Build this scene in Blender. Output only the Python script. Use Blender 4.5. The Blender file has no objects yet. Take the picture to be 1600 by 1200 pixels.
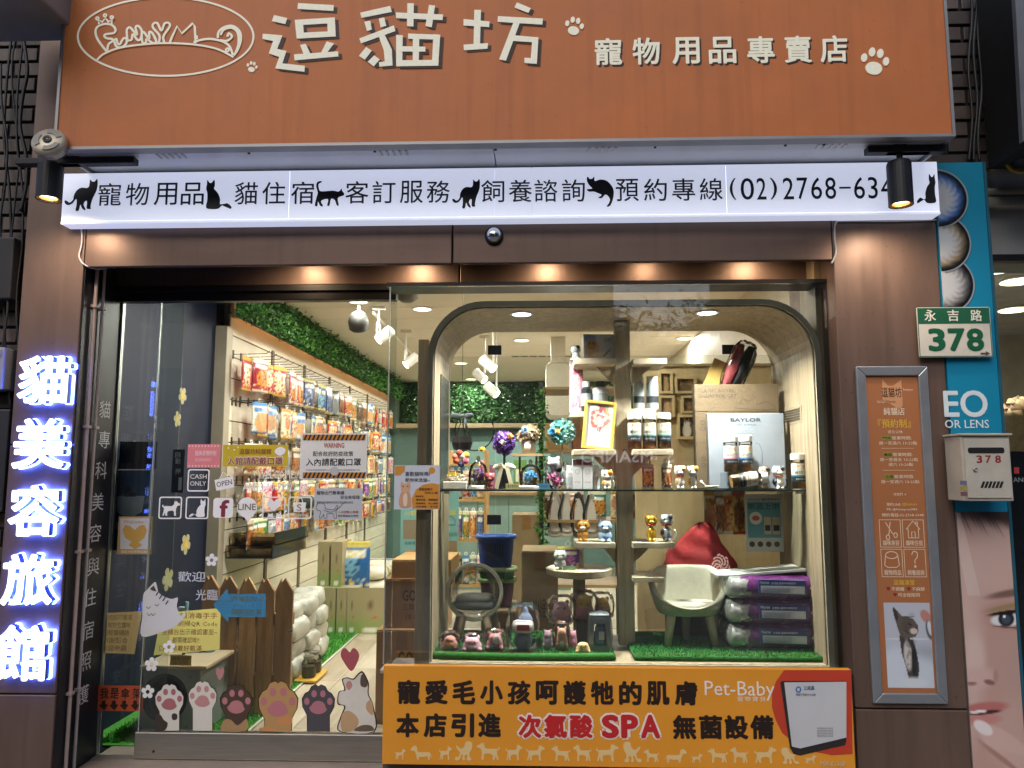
import bpy, math, random
import numpy as np
from mathutils import Vector, Matrix, Euler
rnd = random.Random(7)
S = bpy.context.scene
COL = S.collection
rad = math.radians

# ------------------------------------------------------------------ camera
FPX, PITCH, YAW, CAM = 1202.0, rad(6.6), rad(2.0), Vector((0.0, -3.6, 1.30))
cam = bpy.data.cameras.new('camera')
cam.sensor_width = 36.0
cam.lens = 36.0 * FPX / 1600.0
cam.clip_start, cam.clip_end = 0.05, 500
co = bpy.data.objects.new('camera', cam)
COL.objects.link(co)
co.location = CAM
co.rotation_euler = (math.pi / 2 + PITCH, 0, YAW)
S.camera = co

# ------------------------------------------------------------------ sky, sun, exposure (dusk, overcast)
SUN_EL, SUN_ROT = rad(42.0), rad(200)
W = bpy.data.worlds.new('World')
S.world = W
W.use_nodes = True
wn, wl = W.node_tree.nodes, W.node_tree.links
bg = wn['Background']
sky = wn.new('ShaderNodeTexSky')
sky.sky_type = 'NISHITA'
sky.sun_disc = False
sky.sun_elevation = SUN_EL
sky.sun_rotation = SUN_ROT
sky.air_density, sky.dust_density, sky.ozone_density = 1.0, 3.0, 2.0
wl.new(sky.outputs[0], bg.inputs[0])
bg.inputs[1].default_value = 0.09
sl = bpy.data.lights.new('sun', 'SUN')
sl.energy, sl.angle, sl.color = 0.5, rad(40), (1.0, 0.96, 0.92)
so = bpy.data.objects.new('sun', sl)
COL.objects.link(so)
so.rotation_euler = (rad(48), 0, rad(-20))
S.view_settings.view_transform = 'Standard'
S.view_settings.look = 'None'
S.view_settings.exposure = 0.78
S.view_settings.gamma = 1.0
S.view_settings.use_curve_mapping = False
S.render.engine = 'CYCLES'
S.cycles.use_denoising = True
S.cycles.max_bounces = 10
S.cycles.transparent_max_bounces = 24
S.cycles.caustics_reflective = False
S.cycles.caustics_refractive = False
S.cycles.sample_clamp_indirect = 6.0

# ------------------------------------------------------------------ from a spot in the photograph to a place on a known plane
_fw = Vector((-math.sin(YAW) * math.cos(PITCH), math.cos(YAW) * math.cos(PITCH), math.sin(PITCH)))
_rt = Vector((math.cos(YAW), math.sin(YAW), 0))
_up = _rt.cross(_fw)
def ray(x, y): return _fw + _rt * ((x - 800) / FPX) + _up * ((600 - y) / FPX)
def P(x, y, Y):
    r = ray(x, y); return CAM + r * ((Y - CAM.y) / r.y)
def PZ(x, y, Z):
    r = ray(x, y); return CAM + r * ((Z - CAM.z) / r.z)
def proj(v):
    d = np.asarray(v) - np.array(CAM); z = d @ np.array(_fw)
    return 800 + FPX * (d @ np.array(_rt)) / z, 600 - FPX * (d @ np.array(_up)) / z
def PX(x, y, X):
    r = ray(x, y); return CAM + r * ((X - CAM.x) / r.x)
def R(x0, y0, x1, y1, Y):
    """a photo rectangle (left, top, right, bottom) on the plane Y -> x0, x1, z0, z1"""
    my, mx = (y0 + y1) / 2, (x0 + x1) / 2
    return P(x0, my, Y).x, P(x1, my, Y).x, P(mx, y1, Y).z, P(mx, y0, Y).z

# ------------------------------------------------------------------ mesh shapes: every shape is (verts, faces)
def J(*sh):
    v, f = [], []
    for s in sh:
        n = len(v); v += list(s[0]); f += [tuple(i + n for i in q) for q in s[1]]
    return v, f
def box(x0, x1, y0, y1, z0, z1):
    v = [(x, y, z) for x in (x0, x1) for y in (y0, y1) for z in (z0, z1)]
    return v, [(0, 1, 3, 2), (4, 6, 7, 5), (0, 4, 5, 1), (2, 3, 7, 6), (0, 2, 6, 4), (1, 5, 7, 3)]
def cbox(c, sx, sy, sz): return box(c[0] - sx / 2, c[0] + sx / 2, c[1] - sy / 2, c[1] + sy / 2, c[2], c[2] + sz)
def tr(s, loc=(0, 0, 0), rx=0, ry=0, rz=0, sc=1.0):
    m = Matrix.Translation(loc) @ Euler((rad(rx), rad(ry), rad(rz))).to_matrix().to_4x4() @ Matrix.Diagonal((sc, sc, sc, 1) if not isinstance(sc, tuple) else (*sc, 1))
    return [tuple(m @ Vector(p)) for p in s[0]], s[1]
def lathe(prof, n=20, c=(0, 0, 0), cap=True):
    v, f = [], []
    for r, z in prof:
        for k in range(n):
            a = 2 * math.pi * k / n; v.append((c[0] + r * math.cos(a), c[1] + r * math.sin(a), c[2] + z))
    for i in range(len(prof) - 1):
        for k in range(n):
            a, b = i * n + k, i * n + (k + 1) % n; f.append((a, b, b + n, a + n))
    if cap:
        f.append(tuple(range(n - 1, -1, -1))); m = (len(prof) - 1) * n; f.append(tuple(range(m, m + n)))
    return v, f
def cyl(r, h, n=20, r2=None, c=(0, 0, 0)): return lathe([(r, 0), (r if r2 is None else r2, h)], n, c)
def ell(c, rx, ry, rz, n=12, m=8):
    v, f = [], []
    for i in range(m + 1):
        t = math.pi * i / m
        for k in range(n):
            a = 2 * math.pi * k / n
            s = max(math.sin(t), 1e-3)
            v.append((c[0] + rx * s * math.cos(a), c[1] + ry * s * math.sin(a), c[2] + rz * math.cos(t)))
    for i in range(m):
        for k in range(n):
            a, b = i * n + k, i * n + (k + 1) % n; f.append((a, a + n, b + n, b))
    return v, f
def tube(pts, r, n=8, cap=True):
    pts = [Vector(p) for p in pts]; v, f = [], []; up = None
    for i, p in enumerate(pts):
        d = (pts[min(i + 1, len(pts) - 1)] - pts[max(i - 1, 0)]).normalized()
        if up is None: up = Vector((0, 0, 1)) if abs(d.z) < .9 else Vector((1, 0, 0))
        s = d.cross(up).normalized(); up = s.cross(d).normalized()
        rr = r[i] if isinstance(r, (list, tuple)) else r
        for k in range(n):
            a = 2 * math.pi * k / n; v.append(tuple(p + s * (rr * math.cos(a)) + up * (rr * math.sin(a))))
    for i in range(len(pts) - 1):
        for k in range(n):
            a, b = i * n + k, i * n + (k + 1) % n; f.append((a, b, b + n, a + n))
    if cap:
        f.append(tuple(range(n - 1, -1, -1))); m = (len(pts) - 1) * n; f.append(tuple(range(m, m + n)))
    return v, f
def area2(p): return sum(p[i - 1][0] * p[i][1] - p[i][0] * p[i - 1][1] for i in range(len(p)))
def prism(poly, y0, y1):
    """outline in (x, z), given depth from y0 (front) to y1"""
    p = list(poly)
    if area2(p) < 0: p.reverse()
    n = len(p); v = [(x, y0, z) for x, z in p] + [(x, y1, z) for x, z in p]
    return v, [tuple(range(n)), tuple(range(2 * n - 1, n - 1, -1))] + [(i, i + n, (i + 1) % n + n, (i + 1) % n) for i in range(n)]
def flat(poly, y):
    p = list(poly)
    if area2(p) < 0: p.reverse()
    return [(x, y, z) for x, z in p], [tuple(range(len(p)))]
def smooth_poly(p, k=5, closed=True):
    out, n = [], len(p)
    for i in range(n if closed else n - 1):
        g = (lambda j: p[j % n]) if closed else (lambda j: p[min(max(j, 0), n - 1)])
        a, b, c, d = g(i - 1), g(i), g(i + 1), g(i + 2)
        for s in range(k):
            t = s / k
            out.append(tuple(.5 * (2 * b[q] + (c[q] - a[q]) * t + (2 * a[q] - 5 * b[q] + 4 * c[q] - d[q]) * t * t + (3 * b[q] - a[q] - 3 * c[q] + d[q]) * t ** 3) for q in range(len(b))))
    if not closed: out.append(tuple(p[-1]))
    return out
def ribbon(path, w, y, closed=False):
    """flat stroke of width w along a path in (x, z)"""
    n = len(path); v, f = [], []
    for i, p in enumerate(path):
        a = path[i - 1] if (i > 0 or closed) else p
        b = path[(i + 1) % n] if (i < n - 1 or closed) else p
        dx, dz = b[0] - a[0], b[1] - a[1]; l = math.hypot(dx, dz) or 1
        nx, nz = -dz / l * w / 2, dx / l * w / 2
        v += [(p[0] + nx, y, p[1] + nz), (p[0] - nx, y, p[1] - nz)]
    for i in range(n if closed else n - 1):
        j = (i + 1) % n; f.append((2 * i, 2 * i + 1, 2 * j + 1, 2 * j))
    return v, f
def rrect(x0, x1, z0, z1, r, k=6):
    out = []
    for cx, cz, a0 in ((x1 - r, z0 + r, -90), (x1 - r, z1 - r, 0), (x0 + r, z1 - r, 90), (x0 + r, z0 + r, 180)):
        for i in range(k + 1):
            a = rad(a0 + 90 * i / k); out.append((cx + r * math.cos(a), cz + r * math.sin(a)))
    return out
def circ(cx, cz, rx, rz=None, n=28, a0=0, a1=360):
    rz = rx if rz is None else rz
    m = n if a1 - a0 >= 360 else n + 1
    return [(cx + rx * math.cos(rad(a0 + (a1 - a0) * i / n)), cz + rz * math.sin(rad(a0 + (a1 - a0) * i / n))) for i in range(m)]
def ring(outer, inner, y0, y1):
    n = len(outer)
    v = [(x, y0, z) for x, z in outer] + [(x, y0, z) for x, z in inner] + [(x, y1, z) for x, z in outer] + [(x, y1, z) for x, z in inner]
    f = []
    for i in range(n):
        j = (i + 1) % n
        f += [(i, j, n + j, n + i), (2 * n + i, 3 * n + i, 3 * n + j, 2 * n + j), (i, 2 * n + i, 2 * n + j, j), (n + i, n + j, 3 * n + j, 3 * n + i)]
    return v, f
def fring(outer, inner, y):
    n = len(outer)
    return [(x, y, z) for x, z in outer] + [(x, y, z) for x, z in inner], [(i, (i + 1) % n, n + (i + 1) % n, n + i) for i in range(n)]
def pxp(pts, Y):
    return [(q.x, q.z) for q in (P(x, y, Y) for x, y in pts)]
def fit(poly, x0, x1, z0, z1):
    """unit outline (0..1, y up) into a rectangle"""
    return [(x0 + (x1 - x0) * u, z0 + (z1 - z0) * w) for u, w in poly]

# ------------------------------------------------------------------ materials
def lin(h):
    if not isinstance(h, str): return tuple(h)
    h = h.lstrip('#'); o = []
    for i in (0, 2, 4):
        c = int(h[i:i + 2], 16) / 255; o.append(c / 12.92 if c <= .04045 else ((c + .055) / 1.055) ** 2.4)
    return tuple(o)
MATS = {}
def mat(col, rough=.5, metal=0.0, var=.12, vs=6.0, emit=0.0, bump=0.0, bs=60.0, spec=.5, stretch=None, coat=0.0, trans=0.0, ecol=None, grime=0.0):
    key = (grime, str(col), rough, metal, var, vs, emit, bump, bs, spec, str(stretch), coat, trans, str(ecol))
    if key in MATS: return MATS[key]
    m = bpy.data.materials.new('surface'); m.use_nodes = True
    n, l = m.node_tree.nodes, m.node_tree.links
    b = n['Principled BSDF']; c = lin(col)
    b.inputs['Base Color'].default_value = (*c, 1)
    b.inputs['Roughness'].default_value = rough
    b.inputs['Metallic'].default_value = metal
    b.inputs['Specular IOR Level'].default_value = spec
    b.inputs['Coat Weight'].default_value = coat
    b.inputs['Transmission Weight'].default_value = trans
    if emit:
        b.inputs['Emission Color'].default_value = (*lin(ecol or col), 1); b.inputs['Emission Strength'].default_value = emit
    if var or bump:
        tc = n.new('ShaderNodeTexCoord'); src = tc.outputs['Object']
        if stretch:
            mp = n.new('ShaderNodeMapping'); mp.inputs['Scale'].default_value = stretch
            l.new(src, mp.inputs[0]); src = mp.outputs[0]
        nz = n.new('ShaderNodeTexNoise'); nz.inputs['Scale'].default_value = vs; nz.inputs['Detail'].default_value = 5; nz.inputs['Roughness'].default_value = .6
        l.new(src, nz.inputs['Vector'])
        if var:
            cr = n.new('ShaderNodeValToRGB')
            cr.color_ramp.elements[0].position = .3; cr.color_ramp.elements[1].position = .7
            cr.color_ramp.elements[0].color = (*[max(0, x * (1 - var)) for x in c], 1)
            cr.color_ramp.elements[1].color = (*[min(1, x * (1 + var)) for x in c], 1)
            l.new(nz.outputs['Fac'], cr.inputs[0]); l.new(cr.outputs[0], b.inputs['Base Color'])
            mr = n.new('ShaderNodeMapRange'); mr.inputs['To Min'].default_value = max(.02, rough - .08); mr.inputs['To Max'].default_value = min(1, rough + .1)
            l.new(nz.outputs['Fac'], mr.inputs['Value']); l.new(mr.outputs[0], b.inputs['Roughness'])
        if grime and var:   # rain streaks running down and small dark specks
            mg = n.new('ShaderNodeMapping'); mg.inputs['Scale'].default_value = (22, 22, .9); l.new(tc.outputs['Object'], mg.inputs[0])
            ns = n.new('ShaderNodeTexNoise'); ns.inputs['Scale'].default_value = 1.0; ns.inputs['Detail'].default_value = 6; l.new(mg.outputs[0], ns.inputs['Vector'])
            r1 = n.new('ShaderNodeMapRange'); r1.inputs['From Min'].default_value = .5; r1.inputs['From Max'].default_value = .78; r1.inputs['To Max'].default_value = grime; l.new(ns.outputs['Fac'], r1.inputs['Value'])
            vo = n.new('ShaderNodeTexNoise'); vo.inputs['Scale'].default_value = 55; vo.inputs['Detail'].default_value = 2; l.new(tc.outputs['Object'], vo.inputs['Vector'])
            r2 = n.new('ShaderNodeMapRange'); r2.inputs['From Min'].default_value = .70; r2.inputs['From Max'].default_value = .78; r2.inputs['To Max'].default_value = grime * 1.6; l.new(vo.outputs['Fac'], r2.inputs['Value'])
            ad = n.new('ShaderNodeMath'); ad.operation = 'ADD'; ad.use_clamp = True; l.new(r1.outputs[0], ad.inputs[0]); l.new(r2.outputs[0], ad.inputs[1])
            mg2 = n.new('ShaderNodeMix'); mg2.data_type = 'RGBA'; l.new(ad.outputs[0], mg2.inputs[0]); l.new(cr.outputs[0], mg2.inputs[6]); mg2.inputs[7].default_value = (*[x * .35 for x in c], 1)
            l.new(mg2.outputs[2], b.inputs['Base Color'])
        if bump:
            n2 = n.new('ShaderNodeTexNoise'); n2.inputs['Scale'].default_value = bs; n2.inputs['Detail'].default_value = 4
            l.new(src, n2.inputs['Vector'])
            bp = n.new('ShaderNodeBump'); bp.inputs['Strength'].default_value = bump; bp.inputs['Distance'].default_value = .004
            l.new(n2.outputs['Fac'], bp.inputs['Height']); l.new(bp.outputs[0], b.inputs['Normal'])
    MATS[key] = m
    return m
def emat(col, strength):
    key = ('e', str(col), strength)
    if key not in MATS:
        m = bpy.data.materials.new('glow'); m.use_nodes = True; n, l = m.node_tree.nodes, m.node_tree.links
        n.remove(n['Principled BSDF']); e = n.new('ShaderNodeEmission')
        e.inputs[0].default_value = (*lin(col), 1); e.inputs[1].default_value = strength
        l.new(e.outputs[0], n['Material Output'].inputs[0]); MATS[key] = m
    return MATS[key]
def glass(tint='#f4f8f6', ior=1.5, rough=0.0, dirt=0.0, gain=1.0):
    """thin architectural pane: clear, with a Fresnel reflection"""
    key = ('g', tint, ior, rough, dirt, gain)
    if key in MATS: return MATS[key]
    m = bpy.data.materials.new('glass'); m.use_nodes = True; n, l = m.node_tree.nodes, m.node_tree.links
    n.remove(n['Principled BSDF'])
    t = n.new('ShaderNodeBsdfTransparent'); t.inputs[0].default_value = (*lin(tint), 1)
    g = n.new('ShaderNodeBsdfGlossy'); g.inputs['Roughness'].default_value = rough
    fr = n.new('ShaderNodeFresnel'); fr.inputs[0].default_value = ior
    mx = n.new('ShaderNodeMixShader'); src = fr.outputs[0]
    if gain != 1.0:
        ml = n.new('ShaderNodeMath'); ml.operation = 'MULTIPLY'; ml.use_clamp = True; ml.inputs[1].default_value = gain
        l.new(src, ml.inputs[0]); src = ml.outputs[0]
    l.new(src, mx.inputs[0]); l.new(t.outputs[0], mx.inputs[1]); l.new(g.outputs[0], mx.inputs[2])
    out = mx.outputs[0]
    if dirt:
        d = n.new('ShaderNodeBsdfDiffuse'); d.inputs[0].default_value = (.6, .6, .58, 1)
        tc = n.new('ShaderNodeTexCoord'); nz = n.new('ShaderNodeTexNoise'); nz.inputs['Scale'].default_value = 3.0; nz.inputs['Detail'].default_value = 6
        l.new(tc.outputs['Object'], nz.inputs['Vector'])
        mr = n.new('ShaderNodeMapRange'); mr.inputs['From Min'].default_value = .45; mr.inputs['From Max'].default_value = .8; mr.inputs['To Max'].default_value = dirt
        l.new(nz.outputs['Fac'], mr.inputs['Value'])
        m2 = n.new('ShaderNodeMixShader'); l.new(mr.outputs[0], m2.inputs[0]); l.new(out, m2.inputs[1]); l.new(d.outputs[0], m2.inputs[2]); out = m2.outputs[0]
    l.new(out, n['Material Output'].inputs[0]); MATS[key] = m
    return m
def paper(col):
    key = ('paper', col)
    if key not in MATS:
        m = bpy.data.materials.new('paper'); m.use_nodes = True; n, l = m.node_tree.nodes, m.node_tree.links
        n.remove(n['Principled BSDF']); d = n.new('ShaderNodeBsdfDiffuse'); t = n.new('ShaderNodeBsdfTranslucent'); mx = n.new('ShaderNodeMixShader'); mx.inputs[0].default_value = .6
        for q in (d, t): q.inputs[0].default_value = (*lin(col), 1)
        l.new(d.outputs[0], mx.inputs[1]); l.new(t.outputs[0], mx.inputs[2]); l.new(mx.outputs[0], n['Material Output'].inputs[0]); MATS[key] = m
    return MATS[key]
def wood(c1, c2, rough=.5, axis='z', scale=3.0, stretch=14.0):
    key = ('w', c1, c2, rough, axis, scale, stretch)
    if key in MATS: return MATS[key]
    m = bpy.data.materials.new('wood'); m.use_nodes = True; n, l = m.node_tree.nodes, m.node_tree.links
    b = n['Principled BSDF']; tc = n.new('ShaderNodeTexCoord'); mp = n.new('ShaderNodeMapping')
    sc = {'x': (1, stretch, stretch), 'y': (stretch, 1, stretch), 'z': (stretch, stretch, 1)}[axis]
    mp.inputs['Scale'].default_value = sc
    l.new(tc.outputs['Object'], mp.inputs[0])
    nz = n.new('ShaderNodeTexNoise'); nz.inputs['Scale'].default_value = scale; nz.inputs['Detail'].default_value = 8; nz.inputs['Roughness'].default_value = .65; nz.inputs['Distortion'].default_value = .6
    l.new(mp.outputs[0], nz.inputs['Vector'])
    cr = n.new('ShaderNodeValToRGB'); cr.color_ramp.elements[0].position = .34; cr.color_ramp.elements[1].position = .66
    cr.color_ramp.elements[0].color = (*lin(c1), 1); cr.color_ramp.elements[1].color = (*lin(c2), 1)
    l.new(nz.outputs['Fac'], cr.inputs[0])
    oi = n.new('ShaderNodeObjectInfo'); mr = n.new('ShaderNodeMapRange'); mr.inputs['To Min'].default_value = .86; mr.inputs['To Max'].default_value = 1.1
    l.new(oi.outputs['Random'], mr.inputs['Value'])
    mm = n.new('ShaderNodeMix'); mm.data_type = 'RGBA'; mm.blend_type = 'MULTIPLY'; mm.inputs[0].default_value = 1.0
    l.new(cr.outputs[0], mm.inputs[6]); l.new(mr.outputs[0], mm.inputs[7]); l.new(mm.outputs[2], b.inputs['Base Color'])
    b.inputs['Roughness'].default_value = rough
    bp = n.new('ShaderNodeBump'); bp.inputs['Strength'].default_value = .25; bp.inputs['Distance'].default_value = .003
    l.new(nz.outputs['Fac'], bp.inputs['Height']); l.new(bp.outputs[0], b.inputs['Normal'])
    MATS[key] = m
    return m
def leafmat(c1, c2, c3):
    key = ('l', c1, c2, c3)
    if key in MATS: return MATS[key]
    m = bpy.data.materials.new('leaves'); m.use_nodes = True; n, l = m.node_tree.nodes, m.node_tree.links
    b = n['Principled BSDF']; g = n.new('ShaderNodeNewGeometry'); cr = n.new('ShaderNodeValToRGB')
    cr.color_ramp.elements[0].color = (*lin(c1), 1); cr.color_ramp.elements[1].color = (*lin(c3), 1)
    e = cr.color_ramp.elements.new(.5); e.color = (*lin(c2), 1)
    l.new(g.outputs['Random Per Island'], cr.inputs[0]); l.new(cr.outputs[0], b.inputs['Base Color'])
    b.inputs['Roughness'].default_value = .55
    MATS[key] = m
    return m
def printmat(rough=.45, coat=0.0, bump=0.0):
    key = ('p', rough, coat, bump)
    if key in MATS: return MATS[key]
    m = bpy.data.materials.new('print'); m.use_nodes = True; n, l = m.node_tree.nodes, m.node_tree.links
    b = n['Principled BSDF']; a = n.new('ShaderNodeVertexColor'); a.layer_name = 'ink'
    l.new(a.outputs[0], b.inputs['Base Color']); b.inputs['Roughness'].default_value = rough; b.inputs['Coat Weight'].default_value = coat
    if bump:
        tc = n.new('ShaderNodeTexCoord'); n2 = n.new('ShaderNodeTexNoise'); n2.inputs['Scale'].default_value = 14; n2.inputs['Detail'].default_value = 3
        l.new(tc.outputs['Object'], n2.inputs['Vector'])
        bp = n.new('ShaderNodeBump'); bp.inputs['Strength'].default_value = bump; bp.inputs['Distance'].default_value = .01
        l.new(n2.outputs['Fac'], bp.inputs['Height']); l.new(bp.outputs[0], b.inputs['Normal'])
    MATS[key] = m
    return m

# ------------------------------------------------------------------ objects: a thing is an Empty or a mesh, parts hang under it
FR, WL = {}, {}
def tag(o, label, cat, group=None):
    o['label'] = label; o['category'] = cat
    if group: o['group'] = group
    return o
def thing(name, label, cat, loc=(0, 0, 0), group=None, world=False):
    o = bpy.data.objects.new(name, None); COL.objects.link(o)
    o.empty_display_size = .05; o.location = loc
    FR[o] = Vector((0, 0, 0)) if world else Vector(loc); WL[o] = Vector(loc)
    return tag(o, label, cat, group)
def ob(name, sh, m, parent=None, label=None, cat=None, group=None, kind=None, smooth=False, bevel=0, cols=None, mods=None, plabel=None):
    v = np.array(sh[0], dtype=float).reshape(-1, 3)
    c = Vector(((v[:, 0].min() + v[:, 0].max()) / 2, (v[:, 1].min() + v[:, 1].max()) / 2, v[:, 2].min()))
    me = bpy.data.meshes.new(name)
    me.from_pydata([tuple(p) for p in (v - np.array(c))], [], sh[1])
    if cols is not None:
        a = me.color_attributes.new('ink', 'FLOAT_COLOR', 'POINT')
        k = np.ones((len(v), 4), dtype=np.float32); k[:, :3] = cols; a.data.foreach_set('color', k.ravel())
    me.materials.append(m)
    if smooth: me.shade_smooth()
    o = bpy.data.objects.new(name, me); COL.objects.link(o)
    f = FR[parent] if parent else Vector((0, 0, 0))
    FR[o] = f; WL[o] = f + c
    if parent:
        o.parent = parent; o.location = WL[o] - WL[parent]
    else: o.location = c
    if bevel:
        b = o.modifiers.new('b', 'BEVEL'); b.width = bevel; b.segments = 2; b.limit_method = 'ANGLE'; b.angle_limit = rad(40)
    if mods: mods(o)
    if label: tag(o, label, cat, group)
    if plabel: o['label'] = plabel
    if kind: o['kind'] = kind
    return o
def dup(root, loc=None, rz=None, label=None, group=None):
    r = root.copy(); COL.objects.link(r)
    FR[r] = Vector(loc or root.location); WL[r] = FR[r].copy()
    if loc is not None: r.location = loc
    if rz is not None: r.rotation_euler[2] = rz
    if label: r['label'] = label
    if group: r['group'] = group
    for ch in list(root.children):
        c = ch.copy(); COL.objects.link(c); c.parent = r
        for g in list(ch.children):
            d = g.copy(); COL.objects.link(d); d.parent = c
    return r
TXT = {}
def glyphs(s, bold=0.0, sp=1.0, res=2):
    """outline of a line (or lines) of writing, in unit box coordinates"""
    key = (s, bold, sp, res)
    if key not in TXT:
        cu = bpy.data.curves.new('t', 'FONT'); cu.body = s; cu.offset = bold; cu.space_character = sp; cu.resolution_u = res
        o = bpy.data.objects.new('t', cu)
        me = bpy.data.meshes.new_from_object(o)
        v = np.array([p.co[:] for p in me.vertices]).reshape(-1, 3)[:, :2] if len(me.vertices) else np.zeros((1, 2))
        f = [tuple(p.vertices) for p in me.polygons]
        bpy.data.objects.remove(o); bpy.data.curves.remove(cu); bpy.data.meshes.remove(me)
        lo, hi = v.min(0), v.max(0); TXT[key] = ((v - lo) / np.maximum(hi - lo, 1e-6), f, (hi - lo))
    return TXT[key]
def tshape(s, x0, x1, z0, z1, y, bold=0.0, sp=1.0, depth=0.0, keep=False, res=None):
    if res is None: res = 4 if len(s) < 4 else 2 if len(s) < 9 else 1
    if bold < .004: bold = 0.0
    if bold:   # heavy weight: several shifted copies of the regular letter, each a hair behind the last
        v, f, sz = glyphs(s, 0.0, sp, res)
        nc = 4 if bold <= .015 else 8
        kx, kz = bold * (x1 - x0) / sz[0] * .9, bold * (z1 - z0) / sz[1] * .9
        x0, x1, z0, z1 = x0 + kx, x1 - kx, z0 + kz, z1 - kz
        sh = [tshape(s, x0 + kx * math.cos(a), x1 + kx * math.cos(a), z0 + kz * math.sin(a), z1 + kz * math.sin(a), y + .00012 * i, 0.0, sp, depth, False, res) for i, a in enumerate(np.linspace(.5, 6.7832, nc + 1)[:-1])]
        return J(*sh)
    v, f, sz = glyphs(s, bold, sp, res)
    if keep:
        w = min(x1 - x0, (z1 - z0) * sz[0] / sz[1]); h = w * sz[1] / sz[0]; cx, cz = (x0 + x1) / 2, (z0 + z1) / 2
        x0, x1, z0, z1 = cx - w / 2, cx + w / 2, cz - h / 2, cz + h / 2
    p = [(x0 + (x1 - x0) * a, y, z0 + (z1 - z0) * b) for a, b in v]
    if not depth: return p, f
    # real thickness: front, back and the rim round every open edge
    n = len(p); e = {}
    for q in f:
        for i in range(len(q)):
            k = (q[i - 1], q[i]); e[k] = e.get(k, 0) + 1
    rim = [(a, b) for (a, b) in e if (b, a) not in e]
    return p + [(a, b + depth, c) for a, b, c in p], list(f) + [tuple(i + n for i in reversed(q)) for q in f] + [(a + n, b + n, b, a) for a, b in rim]
def ptxt(parent, s, rect, Y, m, bold=0.0, sp=1.0, depth=0.0, name='lettering', dy=.002, keep=False):
    x0, x1, z0, z1 = R(*rect, Y)
    return ob(name, tshape(s, x0, x1, z0, z1, Y - dy, bold, sp, depth, keep), m, parent)
def picture(name, fn, x0, x1, z0, z1, y, nx, ny, parent=None, m=None, **k):
    """a flat printed picture: a fine grid whose points carry the ink colour; fn(u, v) -> (n, 3) linear colours"""
    u, w = np.meshgrid(np.linspace(0, 1, nx + 1), np.linspace(0, 1, ny + 1)); u, w = u.ravel(), w.ravel()
    v = np.stack([x0 + (x1 - x0) * u, np.full_like(u, y), z0 + (z1 - z0) * w], 1)
    f = [(j * (nx + 1) + i, j * (nx + 1) + i + 1, (j + 1) * (nx + 1) + i + 1, (j + 1) * (nx + 1) + i) for j in range(ny) for i in range(nx)]
    return ob(name, (v, f), m or printmat(), parent, cols=fn(u, w), **k)
def blob(c, u, w, cu, cw, ru, rw, col, soft=.3, rot=0.0, a=1.0):
    """lay a soft ellipse of ink over the colours c"""
    ca, sa = math.cos(rad(rot)), math.sin(rad(rot)); du, dw = u - cu, w - cw
    d = np.sqrt(((du * ca + dw * sa) / ru) ** 2 + ((-du * sa + dw * ca) / rw) ** 2)
    k = np.clip((1 + soft / 2 - d) / max(soft, 1e-3), 0, 1)[:, None] * a; k = k * k * (3 - 2 * k)
    return c * (1 - k) + np.array(lin(col)) * k
def pfill(c, u, w, pts, col, a=1.0):
    """fill an outline with ink"""
    ins = np.zeros(len(u), bool); n = len(pts)
    for i in range(n):
        (x0, y0), (x1, y1) = pts[i - 1], pts[i]
        if y0 == y1: continue
        hit = ((y0 > w) != (y1 > w)) & (u < (x1 - x0) * (w - y0) / (y1 - y0) + x0); ins ^= hit
    k = ins[:, None] * a
    return c * (1 - k) + np.array(lin(col)) * k
def vnoise(u, w, s, seed=0):
    g = np.random.RandomState(seed).rand(64, 64); x, y = u * s, w * s
    i, j = np.floor(x).astype(int), np.floor(y).astype(int); fx, fy = x - i, y - j
    fx, fy = fx * fx * (3 - 2 * fx), fy * fy * (3 - 2 * fy)
    G = lambda a, b: g[a % 64, b % 64]
    return (G(i, j) * (1 - fx) + G(i + 1, j) * fx) * (1 - fy) + (G(i, j + 1) * (1 - fx) + G(i + 1, j + 1) * fx) * fy
def leaves(n, place, size, seed=1, droop=0.0):
    r = random.Random(seed); v, f = [], []
    for _ in range(n):
        p = Vector(place(r)); s = size * r.uniform(.6, 1.3)
        q = Euler((r.uniform(0, 6.28), r.uniform(0, 6.28), r.uniform(0, 6.28))).to_matrix()
        k = len(v)
        for a in ((0, -s, 0), (s * .42, 0, s * .15), (0, s, 0), (-s * .42, 0, s * .15)):
            v.append(tuple(p + q @ Vector(a)))
        f += [(k, k + 1, k + 2), (k, k + 2, k + 3)]
    return v, f
def lamp(name, kind, loc, power, color, size=.12, rot=(0, 0, 0), spot=None, blend=.5):
    L = bpy.data.lights.new(name, kind); L.energy, L.color = power, color
    if kind == 'AREA':
        L.shape = 'DISK'; L.size = size
        if spot: L.spread = rad(spot)
    else: L.shadow_soft_size = size
    if kind == 'SPOT': L.spot_size = rad(spot); L.spot_blend = blend
    o = bpy.data.objects.new(name, L); COL.objects.link(o); o.location = loc; o.rotation_euler = rot
    return o
ORD = ['first', 'second', 'third', 'fourth', 'fifth', 'sixth', 'seventh', 'eighth', 'ninth', 'tenth', 'eleventh', 'twelfth', 'thirteenth', 'fourteenth', 'fifteenth', 'sixteenth', 'seventeenth', 'eighteenth', 'nineteenth', 'twentieth', 'twenty-first', 'twenty-second', 'twenty-third', 'twenty-fourth', 'twenty-fifth', 'twenty-sixth', 'twenty-seventh', 'twenty-eighth', 'twenty-ninth', 'thirtieth']
WHITE, BLACK = '#e8e8e4', '#141416'

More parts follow.
